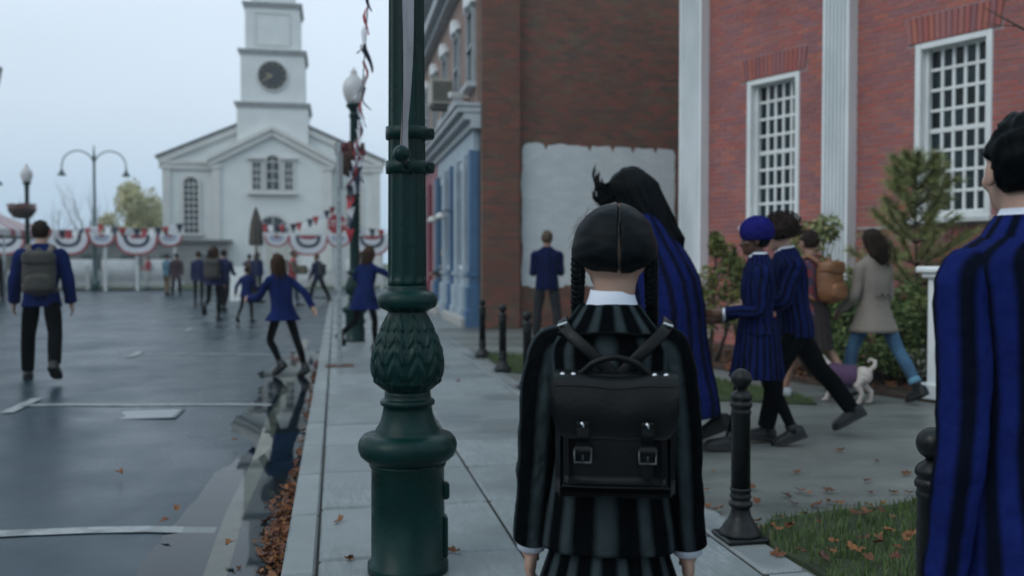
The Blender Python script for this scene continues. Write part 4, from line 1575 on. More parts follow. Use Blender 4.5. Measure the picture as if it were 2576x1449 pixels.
# double-arm street lamp behind the square
o = thing('double_street_lamp', 'tall green double-armed street lamp with bell shades behind the fan buntings', 'street lamp', atu(240, 46.8, -.05), A)
haze_green = pm('hazed_green_paint', (.03, .075, .075), .5, .2, 4)  # distant haze put into the lamp's green as a paler colour
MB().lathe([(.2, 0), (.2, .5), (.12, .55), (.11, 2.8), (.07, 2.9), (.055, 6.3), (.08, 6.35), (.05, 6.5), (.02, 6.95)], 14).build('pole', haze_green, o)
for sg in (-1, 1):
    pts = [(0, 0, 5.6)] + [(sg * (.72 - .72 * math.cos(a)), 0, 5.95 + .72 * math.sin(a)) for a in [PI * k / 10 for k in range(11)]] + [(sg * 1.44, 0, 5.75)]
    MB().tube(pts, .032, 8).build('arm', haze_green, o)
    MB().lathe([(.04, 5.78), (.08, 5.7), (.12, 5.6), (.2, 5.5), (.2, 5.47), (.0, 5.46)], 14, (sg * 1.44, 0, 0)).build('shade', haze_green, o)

# ------------------------------------------------------------------ trees and shrubs
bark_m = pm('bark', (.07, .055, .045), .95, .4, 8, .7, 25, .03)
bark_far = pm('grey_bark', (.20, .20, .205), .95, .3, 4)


def branches(mb, p, d, ln, r, depth, rnd, spread=.55, up=.12, seg=3):
    pts, rr = [p], [r]
    for k in range(seg):
        d = (d + Vector((rnd.gauss(0, .12), rnd.gauss(0, .12), rnd.gauss(0, .08) + up * .3))).normalized()
        p = p + d * ln / seg
        pts.append(p)
        rr.append(r * (1 - .45 * (k + 1) / seg))
    mb.tube(pts, rr, 5 if depth < 3 else 7, cap=False)
    tips = [p]
    if depth > 0:
        for k in range(rnd.choice((2, 3, 3))):
            q = pts[rnd.randint(1, seg)]
            nd_ = (d + Vector((rnd.gauss(0, spread), rnd.gauss(0, spread), rnd.gauss(0, spread * .6) + up))).normalized()
            tips += branches(mb, q, nd_, ln * rnd.uniform(.6, .82), rr[-1] * .8, depth - 1, rnd, spread, up, seg)
    return tips


def leaves(mb, c, rad_, n, size, rnd, droop=0.0):
    for k in range(n):
        v = Vector((rnd.gauss(0, 1), rnd.gauss(0, 1), rnd.gauss(0, 1))).normalized() * (rnd.random() ** .45)
        p = Vector(c) + Vector((v.x * rad_[0], v.y * rad_[1], v.z * rad_[2]))
        u = Vector((rnd.gauss(0, 1), rnd.gauss(0, 1), rnd.gauss(0, .7) - droop)).normalized()
        w_ = u.orthogonal().normalized()
        w_ = (Matrix.Rotation(rnd.uniform(0, 6.3), 3, u) @ w_)
        s = size * rnd.uniform(.6, 1.3)
        mb.add([p - u * s, p + w_ * s * .45, p + u * s, p - w_ * s * .45], [(0, 1, 2, 3)], smooth=False)


far_leaf = blade_mat('hazed_yellow_willow_leaf', [(.44, .41, .20), (.52, .47, .25), (.36, .36, .20), (.56, .52, .32)])  # yellow leaf colours lightened to carry the look of backlit haze
for i, (u, Y, h, wd, lb_, kind) in enumerate(((352, 78, 8.6, 2.6, 'yellow willow tree beside the church', 'w'), (405, 84, 8.0, 1.6, 'second yellow tree close against the church wall', 'w'),
                                   (300, 88, 6.6, 2.2, 'lower dull yellow tree left of the willow', 'w'),
                                   (206, 66, 9.0, 2, 'bare grey tree behind the double street lamp', 'b'), (140, 72, 6.6, 2, 'bare bushy tree right of the far left lamp', 'b'),
                                   (252, 84, 7.0, 2, 'faint bare tree right of the double street lamp', 'b'), (30, 70, 7.4, 2, 'bare tree behind the striped tent', 'b'))):
    rnd = random.Random(40 + i)
    p = Vector(((u - 1288) / 2300 * Y, Y, -.2))
    o = thing('willow_tree' if kind == 'w' else 'bare_tree', lb_, 'tree', p, 0, 'autumn trees beyond the square')
    mb = MB()
    if kind == 'w':
        tips = branches(mb, Vector((0, 0, 0)), Vector((0, 0, 1)), h * .42, .2, 3, rnd, .5, .35)
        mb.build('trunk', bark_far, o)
        lv = MB()
        for q in range(16):
            a = rnd.uniform(0, 6.28)
            rr_ = wd * math.sqrt(rnd.random())
            zc = h * rnd.uniform(.35, .86)
            leaves(lv, (rr_ * math.cos(a) * (1.25 - zc / h), rr_ * math.sin(a), zc), (wd * .38, wd * .38, h * .16), 300, .17, rnd, .8)
        lv.build('crown', far_leaf, o)
    else:
        for q in range(3):
            branches(mb, Vector((rnd.gauss(0, .2), 0, 0)), Vector((rnd.gauss(0, .15), 0, 1)), h * .36, .11, 4, rnd, .42, .3)
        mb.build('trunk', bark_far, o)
hedge_leaf = blade_mat('hedge_leaf', [(.10, .12, .10), (.12, .13, .11), (.08, .10, .09), (.14, .14, .12)])
for i, (u0, u1, Y, z1, lb_) in enumerate(((60, 300, 96, 4.6, 'far dark hedge and thicket along the back of the square'), (250, 440, 100, 4.0, 'far thicket below the yellow trees'), (-120, 80, 92, 4.4, 'far thicket behind the striped tent'))):
    rnd = random.Random(80 + i)
    mb = MB()
    x0, x1 = (u0 - 1288) / 2300 * Y, (u1 - 1288) / 2300 * Y
    for k in range(26):
        x = x0 + (x1 - x0) * k / 25
        leaves(mb, (x, Y + rnd.gauss(0, 1), z1 * .42), (1.4, 1.4, z1 * rnd.uniform(.42, .62)), 260, .26, rnd)
    tag(mb.build('thicket', hedge_leaf), lb_, kind='stuff')

# planting bed in front of the hall
bed = [MH @ Vector(p) for p in ((-4.0, -1.5, 0), (-2.6, -2.1, 0), (-.6, -2.5, 0), (1.6, -2.7, 0), (3.6, -2.6, 0), (3.6, 0, 0), (-4.0, 0, 0))]
tag(MB().prism(wobble([(p.x, p.y) for p in bed], .06), -.02, .02, bottom=False).build('planting_bed', soil_m), kind='structure')
jun_m = blade_mat('juniper_needles', [(.055, .095, .03), (.09, .14, .042), (.12, .17, .05), (.07, .11, .04), (.16, .18, .06)])
yel_m = blade_mat('yellow_green_leaf', [(.09, .12, .03), (.14, .15, .03), (.06, .09, .03), (.18, .16, .04)])
pine_m = blade_mat('pine_needles', [(.15, .20, .07), (.21, .25, .09), (.16, .18, .065), (.26, .27, .11), (.22, .19, .085)])


def shrub(label, p, blobs, m, n, size, stem=True, seed=1):
    rnd = random.Random(seed)
    o = thing('shrub', label, 'shrub', p, 0)
    mb = MB()
    st = MB()
    for c, r_ in blobs:
        leaves(mb, c, r_, n, size, rnd)
        pts = [(c[0] * .25, c[1] * .25, 0), (c[0] * .7, c[1] * .7, c[2] * .55), (c[0], c[1], c[2] + r_[2] * .3)]
        st.tube(pts, [.018, .012, .005], 5)
        for k in range(4):
            a = Vector(pts[1])
            e2 = Vector(c) + Vector((rnd.gauss(0, r_[0] * .5), rnd.gauss(0, r_[1] * .5), rnd.uniform(-.2, .9) * r_[2]))
            st.tube([a, (a + e2) / 2 + Vector((0, 0, .03)), e2], [.008, .005, .003], 4)
    mb.build('foliage', m, o)
    st.build('stem', bark_m, o)
    return o


rs = random.Random(5)
def blobs(w_, dpt, h, n, r_):
    return [((rs.uniform(-w_, w_), rs.uniform(-dpt, dpt), h * rs.uniform(.18, .85)), (r_ * rs.uniform(.7, 1.3), r_ * rs.uniform(.7, 1.2), r_ * rs.uniform(.6, 1.1))) for _ in range(n)]


shrub('dense dark green juniper shrub right of the woman in the tweed coat', Vector((4.05, 9.75, 0)), blobs(.52, .4, 1.2, 22, .26), jun_m, 420, .034, seed=2)
shrub('dark green shrub beside the white pier behind the man in front', Vector((4.85, 9.9, 0)), blobs(.45, .4, 1.15, 15, .26), jun_m, 420, .034, seed=3)
shrub('green shrub in front of the second fluted pilaster, behind the tweed coat', Vector((3.42, 10.15, 0)), blobs(.35, .35, 1.25, 14, .23), jun_m, 400, .034, seed=4)
shrub('tall loose green shrub showing above the head of the woman in tweed', Vector((3.55, 10.9, 0)), [((0.0, 0, 1.55), (.25, .2, .25)), ((.22, .1, 1.68), (.2, .2, .2)), ((-.25, 0, 1.35), (.2, .2, .25)), ((.1, 0, 1.1), (.3, .3, .35))], pine_m, 340, .04, seed=8)
shrub('yellow green shrub at the foot of the first white pilaster', Vector((2.5, 11.6, 0)), [((0.05, 0, 1.0), (.2, .2, .32)), ((.1, 0, 1.5), (.11, .1, .2)), ((-.1, .1, .55), (.28, .25, .35)), ((.3, 0, .7), (.25, .25, .3)), ((.45, .1, 1.1), (.15, .15, .25))], yel_m, 260, .045, seed=5)
shrub('yellow green shrub showing between the beret and the curly hair', Vector((3.0, 11.9, 0)), [((0, 0, 1.0), (.22, .2, .35)), ((.1, 0, 1.6), (.1, .1, .2)), ((-.15, .1, 1.3), (.12, .15, .25)), ((.1, .1, .5), (.25, .25, .3))], yel_m, 240, .045, seed=6)
# young pine
o = thing('young_pine', 'young pine with open tiers of long needles in front of the hall window', 'pine tree', Vector((4.53, 10.25, 0)), 0)
rnd = random.Random(21)
tk_ = MB().tube([(0, 0, 0), (.02, 0, .9), (-.01, .01, 1.7), (.0, 0, 2.42)], [.03, .022, .012, .005], 7)
nd_ = MB()
def tuft(p, d, n, ln):
    d = Vector(d).normalized()
    for k in range(n):
        e2 = (d + Vector((rnd.gauss(0, .75), rnd.gauss(0, .75), rnd.gauss(0, .65)))).normalized() * ln * rnd.uniform(.6, 1.2)
        s2 = e2.orthogonal().normalized() * .0055
        q = Vector(p) + d * rnd.uniform(-.04, .04)
        nd_.add([q - s2, q + s2, q + e2], [(0, 1, 2)], smooth=False)
for z in (.5, .75, 1.0, 1.25, 1.5, 1.72, 1.92, 2.1, 2.26):
    nb = 7
    rl_ = .80 * (1.02 - z / 2.6) + .10
    a0 = rnd.uniform(0, 6)
    for k in range(nb):
        a = a0 + 2 * PI * k / nb + rnd.gauss(0, .2)
        ln = rl_ * rnd.uniform(.7, 1.15)
        d = Vector((math.cos(a), math.sin(a), .45))
        p0 = Vector((0, 0, z))
        pts = [p0, p0 + d * ln * .5, p0 + d * ln + Vector((0, 0, .10))]
        tk_.tube(pts, [.009, .006, .003], 4)
        for f in (.35, .55, .75, .9, 1.0):
            q = p0 + d * ln * f + Vector((0, 0, .10 * f * f))
            tuft(q, d + Vector((0, 0, .25)), 44, .15)
            if f > .5 and rnd.random() < .7:
                q2 = q + Vector((rnd.gauss(0, .07), rnd.gauss(0, .07), .03))
                tuft(q2, d + Vector((rnd.gauss(0, .5), rnd.gauss(0, .5), .4)), 18, .10)
tuft((0, 0, 2.42), (0, 0, 1), 60, .12)
tk_.build('trunk', bark_m, o)
nd_.build('crown', pine_m, o)
shrub('low pale flowering plant by the rolled jeans of the woman in tweed', Vector((4.25, 9.25, 0)), [((0, 0, .3), (.16, .15, .18)), ((.15, .1, .4), (.12, .12, .15)), ((-.1, .1, .2), (.16, .16, .15))], blade_mat('pale_flower', [(.05, .07, .03), (.30, .30, .27), (.07, .09, .05), (.42, .42, .4)]), 170, .026, seed=9)
o = thing('white_pier', 'white painted pier with flat cap behind the striped shoulder at right', 'pier', Vector((4.10, 8.45, 0)), RZ_RED + PI / 2 * 0)
MB().box((0, 0, .57), (.34, .34, 1.14), bev=.01).build('shaft', white_pil, o)
MB().box((0, 0, 1.165), (.42, .42, .05), bev=.01).box((0, 0, 1.215), (.5, .5, .06), bev=.015).build('cap', white_pil, o)
MB().box((0, 0, .08), (.44, .44, .16), bev=.01).build('plinth', white_pil, o)
o = thing('bare_street_tree', 'bare tree at the right edge with a branch reaching over the hall window', 'tree', Vector((5.9, 8.3, 0)), 0)
mb = MB()
rnd = random.Random(3)
mb.tube([(0, 0, -.05), (0, 0, 1.2), (.05, .05, 2.6), (0.02, 0, 4.2)], [.12, .10, .085, .06], 10)
for k in range(5):
    a = rnd.uniform(-.8, 2.2)
    branches(mb, Vector((.03, 0, 2.6 + .4 * k)), Vector((math.cos(a), math.sin(a), .7)).normalized(), 1.1, .035, 3, rnd, .4, .2)
b1 = [(0.03, 0, 2.95), (-.6, -.1, 3.05), (-1.1, -.15, 3.2), (-1.45, -.2, 3.36), (-1.75, -.2, 3.52)]
mb.tube(b1, [.03, .022, .016, .010, .004], 6)
mb.tube([b1[2], (-1.12, -.2, 3.38), (-1.10, -.22, 3.5)], [.010, .007, .003], 5)
mb.tube([b1[1], (-.75, -.2, 2.95), (-1.0, -.25, 2.9)], [.012, .008, .003], 5)
mb.tube([b1[3], (-1.6, -.22, 3.36), (-1.8, -.25, 3.38)], [.007, .004, .002], 5)
mb.build('trunk', bark_m, o)

# ------------------------------------------------------------------ fallen leaves
leaf_m = blade_mat('fallen_leaf', [(.10, .035, .018), (.16, .055, .02), (.07, .028, .018), (.20, .08, .025), (.12, .045, .025)])


def leaf_mesh(seed):
    rnd = random.Random(seed)
    n = 20
    vs_ = [(0, 0, .012)]
    for k in range(n):
        a = 2 * PI * k / n
        rr = .030 + .022 * max(0, math.cos(a * 2.5)) + .008 * (k % 2) + rnd.uniform(-.004, .004)
        cur = .022 * rnd.random() + .018 * abs(math.sin(a + seed)) * (rr / .05)
        vs_.append((rr * math.cos(a) * 1.1, rr * math.sin(a) * .85, cur))
    return MB().add(vs_, [[0, k + 1, (k + 1) % n + 1] for k in range(n)], smooth=False)


lms = [leaf_mesh(k).mesh('leaf', leaf_m) for k in range(6)]
rnd = random.Random(11)


def c3(x, y):
    return (2600 + x * .5935) / 1.4907, (1300 + y * .5935) / 1.4907


def c5(x, y):
    return x * .5435 / 1.4907, (1400 + y * .5435) / 1.4907


on_path = [c3(*q) for q in ((925, 660), (1160, 725), (660, 795), (125, 790), (1345, 805), (1105, 850), (675, 915), (730, 930), (860, 915), (585, 945), (1120, 925), (1260, 925), (1365, 928),
           (635, 995), (780, 1005), (1200, 990), (1410, 970), (690, 1062), (545, 1085), (1425, 890), (770, 1120), (1110, 1005), (930, 990), (870, 985), (1395, 965))]
on_edge = [c3(*q) for q in ((400, 985), (95, 1012), (160, 1030), (230, 1105), (385, 1105), (440, 1150), (375, 895), (80, 905), (520, 1310), (545, 1325))]
on_grass = [c3(*q) for q in ((880, 1235), (1240, 1165), (1080, 1215), (1170, 1210), (1265, 1080), (1380, 1190), (1340, 1215), (680, 1295), (535, 1320), (1270, 1330), (820, 1340), (1000, 1280),
            (1180, 1245), (1110, 1340), (1050, 1290), (1290, 1275), (870, 1300), (620, 1135), (1010, 1050), (1110, 1050), (1195, 1040), (1060, 1060), (520, 1150), (600, 1140))]
on_road = [(608, 975), (590, 1108), (655, 977), (446, 1280), (416, 1312), (579, 1369), (300, 1190)]
on_slab = [c5(2415, 1280), c5(2345, 1020), (1145, 1388), (882, 1406), (1152, 960), (1010, 880), (1120, 925)]
for pts, z, lb_, g_ in ((on_path, .0, 'brown curled leaf fallen on the concrete path', 'fallen leaves on the path'), (on_edge, .004, 'brown leaf lying on the edging stones by the bollards', 'fallen leaves on the edging'),
                        (on_grass, .045, 'brown leaf lying in the grass patch', 'fallen leaves in the grass'), (on_road, -.045, 'brown leaf lying on the wet road', 'fallen leaves on the road'),
                        (on_slab, .004, 'brown leaf lying on the paving slabs', 'fallen leaves on the slabs')):
    for (u, v) in pts:
        p = ground(u, v, z)
        o = link('fallen_leaf', rnd.choice(lms), None, p, rnd.uniform(0, 6.28))
        o.rotation_euler = (rnd.uniform(-.35, .35), rnd.uniform(-.35, .35), rnd.uniform(0, 6.28))
        k = rnd.uniform(.38, .68)
        o.scale = (k, k, k)
        tag(o, lb_, 'leaf', g_)
hp = MB()
for k in range(420):
    q = rnd.random()
    s = rnd.gauss(4.75, .62) if q < .70 else rnd.uniform(3.4, 13.5)
    if q > .92:
        s = rnd.gauss(11.4, .25)
    spread = .085 if 3.6 < s < 5.9 else .04
    r = -.245 - abs(rnd.gauss(0, 1)) * spread * .55
    if r < -.62:
        continue
    z = road_z(r, s) + .012 + rnd.random() * (.05 if r > -.36 and 3.4 < s < 6 else .015)
    M = Matrix.Translation(ST(r, s, z)) @ Matrix.Rotation(rnd.uniform(0, 6.28), 4, 'Z') @ Matrix.Rotation(rnd.uniform(-.8, .8), 4, 'X') @ Matrix.Scale(rnd.uniform(.30, .58), 4)
    src = lms[k % 6]
    hp.add([M @ v.co for v in src.vertices], [list(p.vertices) for p in src.polygons], smooth=False)
tag(hp.build('leaf_litter', leaf_m), 'drift of wet brown leaves along the gutter', kind='stuff')
bp = MB()
for k in range(420):
    p = MH @ Vector((rnd.uniform(-3.6, 3.4), rnd.uniform(-2.6, -.9), .03))
    M = Matrix.Translation(p) @ Matrix.Rotation(rnd.uniform(0, 6.28), 4, 'Z') @ Matrix.Rotation(rnd.uniform(-.8, .8), 4, 'X')
    src = lms[k % 6]
    bp.add([M @ v.co for v in src.vertices], [list(q.vertices) for q in src.polygons], smooth=False)
tag(bp.build('leaf_litter', leaf_m), 'brown leaf litter on the planting bed', kind='stuff')


# ------------------------------------------------------------------ people
skin_l = pm('fair_skin', (.40, .25, .19), .5, .15, 8, .1, 60, spec=.4)
skin_d = pm('dark_skin', (.09, .045, .03), .45, .2, 8, .1, 60, spec=.4)
skin_m = pm('tan_skin', (.28, .16, .11), .5, .15, 8, .1, 60, spec=.4)


def hair_mat(name, c, c2, rough=.38):
    m, t, b = newmat(name)
    f = noise_out(t, 34, 4, stretch=(6, 6, .7), coord='Object')
    f2 = noise_out(t, 5, 3)
    k = mixc(t, mapr(t, f, .35, .65, 0, 1), c, c2)
    t.links.new(mixc(t, mapr(t, f2, .4, .7, 0, .5), k, tuple(x * .5 for x in c)), b.inputs['Base Color'])
    b.inputs['Roughness'].default_value = rough
    b.inputs['Specular IOR Level'].default_value = .04
    bump(t, b, f, .4, .005)
    return m


hair_black = hair_mat('black_hair', (.0015, .0025, .0034), (.0038, .006, .0075))
hair_brown = hair_mat('brown_hair', (.035, .02, .013), (.065, .036, .022), .5)
hair_dkbr = hair_mat('dark_brown_hair', (.017, .012, .010), (.032, .022, .017), .5)
hair_ash = hair_mat('ash_brown_hair', (.075, .055, .04), (.12, .085, .06), .6)
navy_stripe = stripe_mat('blue_striped_blazer', (.0065, .013, .072), (.0035, .0045, .014), .058, .62, .3)
cape_stripe = stripe_mat('blue_striped_cape', (.0068, .013, .088), (.0035, .0045, .016), .085, .62, .25)
man_stripe = stripe_mat('wide_blue_striped_blazer', (.0085, .0165, .108), (.0025, .0042, .011), .082, .58, .35)
navy_cloth = pm('school_blue_cloth', (.0075, .0165, .082), .88, .25, 7, .35, 60, .012, spec=.04)
navy_dull = pm('navy_cloth', (.010, .015, .06), .85, .25, 7, .25, 120, spec=.2)
grey_stripe = stripe_mat('charcoal_striped_blazer', (.032, .045, .050), (.0014, .0022, .003), .079, .36, .36, weave=.4, spec=.03)
black_cloth = pm('black_cloth', (.0035, .0045, .0055), .88, .3, 9, .3, 120, spec=.03)
char_cloth = pm('charcoal_cloth', (.02, .022, .026), .85, .3, 9, .3, 120, spec=.25)
black_lea = pm('black_leather', (.0022, .0034, .0044), .42, .3, 22, .3, 110, .004, rvar=.1, spec=.20)
boot_lea = pm('boot_leather', (.008, .011, .013), .45, .3, 18, .2, 90, .003, spec=.3)
sole_m = pm('black_rubber', (.012, .013, .014), .7, .2, 18)
shirt_w = pm('white_shirt', (.66, .70, .80), .75, .06, 9, .15, 160)
jeans_m = pm('blue_denim', (.035, .095, .17), .85, .35, 8, .3, 160, col2=(.02, .06, .115))
jeans_lt = pm('turned_up_denim', (.10, .23, .33), .85, .25, 10, .3, 160)
jeans_dk = pm('grey_denim', (.05, .08, .10), .85, .3, 8, .3, 160)
khaki_m = pm('khaki_cloth', (.15, .095, .045), .85, .3, 8, .3, 140)
lightblue_m = pm('washed_blue_cloth', (.07, .16, .22), .85, .25, 6, .3, 140)
maroon_m = pm('maroon_cloth', (.045, .015, .025), .85, .3, 8, .3, 140)
redvest_m = pm('coral_red_vest', (.34, .05, .06), .8, .2, 8, .3, 100)
camo_m = pm('drab_cloth', (.11, .105, .08), .85, .35, 9, .3, 100)
canvas_m = pm('olive_canvas', (.055, .052, .045), .85, .35, 9, .35, 130, .004, col2=(.035, .034, .03))
canvas_tan = pm('canvas_strap', (.13, .105, .09), .85, .3, 9, .3, 130)
tan_lea = pm('tan_leather', (.21, .085, .03), .5, .3, 9, .25, 90, .003, col2=(.14, .055, .02))
steel_bright = pm('nickel', (.62, .63, .65), .2, .1, 20, 0, metal=1.0)
white_fur = pm('pale_fur', (.50, .44, .40), .95, .25, 20, .6, 90, .01)
purple_m = pm('purple_dog_coat', (.075, .035, .085), .85, .3, 9, .3, 100)

# tweed: fine check of pale and dark yarn
m, t, b = newmat('tweed')
uvn = nd(t, 'ShaderNodeUVMap')
ck = nd(t, 'ShaderNodeTexChecker')
ck.inputs['Scale'].default_value = 90
ck.inputs['Color1'].default_value = (.25, .215, .18, 1)
ck.inputs['Color2'].default_value = (.135, .12, .105, 1)
t.links.new(uvn.outputs[0], ck.inputs['Vector'])
t.links.new(mixc(t, mapr(t, noise_out(t, 9, 5), .35, .7, 0, .5), ck.outputs[0], (.155, .135, .115)), b.inputs['Base Color'])
b.inputs['Roughness'].default_value = .95
bump(t, b, noise_out(t, 120, 3), .4, .006)
tweed_m = m
# tartan wool
m, t, b = newmat('red_blue_plaid')
uvn = nd(t, 'ShaderNodeUVMap')
ck = nd(t, 'ShaderNodeTexChecker')
ck.inputs['Scale'].default_value = 13
ck.inputs['Color1'].default_value = (.16, .025, .03, 1)
ck.inputs['Color2'].default_value = (.03, .03, .06, 1)
t.links.new(uvn.outputs[0], ck.inputs['Vector'])
t.links.new(mixc(t, mapr(t, noise_out(t, 14, 4), .4, .7, 0, .6), ck.outputs[0], (.10, .05, .09)), b.inputs['Base Color'])
b.inputs['Roughness'].default_value = .95
plaid_m = m
eye_m = pm('eye', (.02, .015, .012), .15, .1, 5, 0)


def vlerp(a, b_, f):
    return a + (b_ - a) * f


SHARED = {}


def build_torso(name, rings, T, mat, parent, uvref, n=48, sq=2.5, fold=0.0, fseed=0, phase=0.0, cap=True):
    """garment ring by ring: (z, half width, half depth, y shift); the cloth's UV runs round it in metres"""
    rows, L_ = [], []
    rr = []
    for i in range(len(rings) - 1):
        for k in range(4):
            f = k / 4
            p0, p1, p2, p3 = rings[max(i - 1, 0)], rings[i], rings[i + 1], rings[min(i + 2, len(rings) - 1)]
            rr.append(tuple(.5 * ((2 * b_) + (c - a) * f + (2 * a - 5 * b_ + 4 * c - d) * f * f + (3 * b_ - a - 3 * c + d) * f ** 3) for a, b_, c, d in zip(p0, p1, p2, p3)))
    rr.append(rings[-1])
    for (z, a, d, y) in rr:
        row = []
        for k in range(n):
            th = 2 * PI * k / n - PI / 2 + phase
            c, s = math.cos(th), math.sin(th)
            x_ = a * math.copysign(abs(c) ** (2 / sq), c)
            y_ = d * math.copysign(abs(s) ** (2 / sq), s)
            if fold:
                q = 1 + fold * (noise.noise((math.cos(th) * 2.2 + fseed, math.sin(th) * 2.2, z * 2.6 + fseed)) + .5 * noise.noise((math.cos(th) * 6, math.sin(th) * 6 + fseed, z * 7)))
                x_ *= q
                y_ *= q
            row.append(T(Vector((x_, y_ + y, z))))
        rows.append(row)
    zs = [r[0] for r in rr]
    uv = lambda j, i: (uvref * (i / n - .0), zs[j])
    return MB().grid(rows, True, uv, True, 0, cap).build(name, mat, parent)


def sleeve(name, pts, radii, mat, parent, n=20, fold=.05, seed=0, uvw=None, k=6, flat=(1, 1)):
    P_ = catmull(pts, k)
    R_ = lerps(radii, k)
    mb = MB()
    mb.tube(P_, R_, n, True, uvw or 2 * PI * max(radii) * .95, seed * .37, flat=flat)
    if fold:
        for i, v in enumerate(mb.v[:len(P_) * n]):
            c = P_[i // n]
            d = Vector(v) - c
            q = 1 + fold * (noise.noise((v[0] * 9 + seed, v[1] * 9, v[2] * 16)) + .6 * noise.noise((v[0] * 22, v[1] * 22 + seed, v[2] * 34)))
            mb.v[i] = tuple(c + d * q)
    return mb.build(name, mat, parent)


def hand(mb, w_, d, side, k, curl=.5, fine=True):
    """palm, four bent fingers of unequal length and a thumb leaving the palm's side"""
    d = Vector(d).normalized()
    inn = Vector((-side, 0, 0))
    inn = (inn - d * inn.dot(d)).normalized()          # palm faces the thigh
    fwd_ = d.cross(inn) * (1 if side > 0 else -1)
    if fwd_.y < 0:
        fwd_ = -fwd_
    R = Matrix((fwd_, inn, d)).transposed()
    w_ = Vector(w_)
    mb.tube([w_ - d * .02 * k, w_ + d * .03 * k], [.026 * k, .030 * k], 10)
    mb.ell(w_ + d * .055 * k, (.040 * k, .020 * k, .052 * k), 14, 10, R)
    for i, ln in enumerate((.068, .078, .072, .056)):
        off = fwd_ * (.028 - .0187 * i) * k
        a = w_ + d * .085 * k + off
        c1 = (d * math.cos(curl * .5) + inn * math.sin(curl * .5))
        c2 = (d * math.cos(curl * 1.5) + inn * math.sin(curl * 1.5))
        m1 = a + c1 * ln * .5 * k
        m2 = m1 + c2 * ln * .5 * k
        mb.tube([a - d * .03 * k, a, m1, m2], [.0098 * k, .0098 * k, .0092 * k, .0078 * k], 8)
    tb = w_ + d * .025 * k + fwd_ * .026 * k
    t1 = tb + (d * .6 + fwd_ * .75 + inn * .25).normalized() * .036 * k
    t2 = t1 + (d * .9 + fwd_ * .25 + inn * .35).normalized() * .032 * k
    mb.tube([w_ + d * .02 * k, tb, t1, t2], [.014 * k, .0135 * k, .0115 * k, .009 * k], 8)


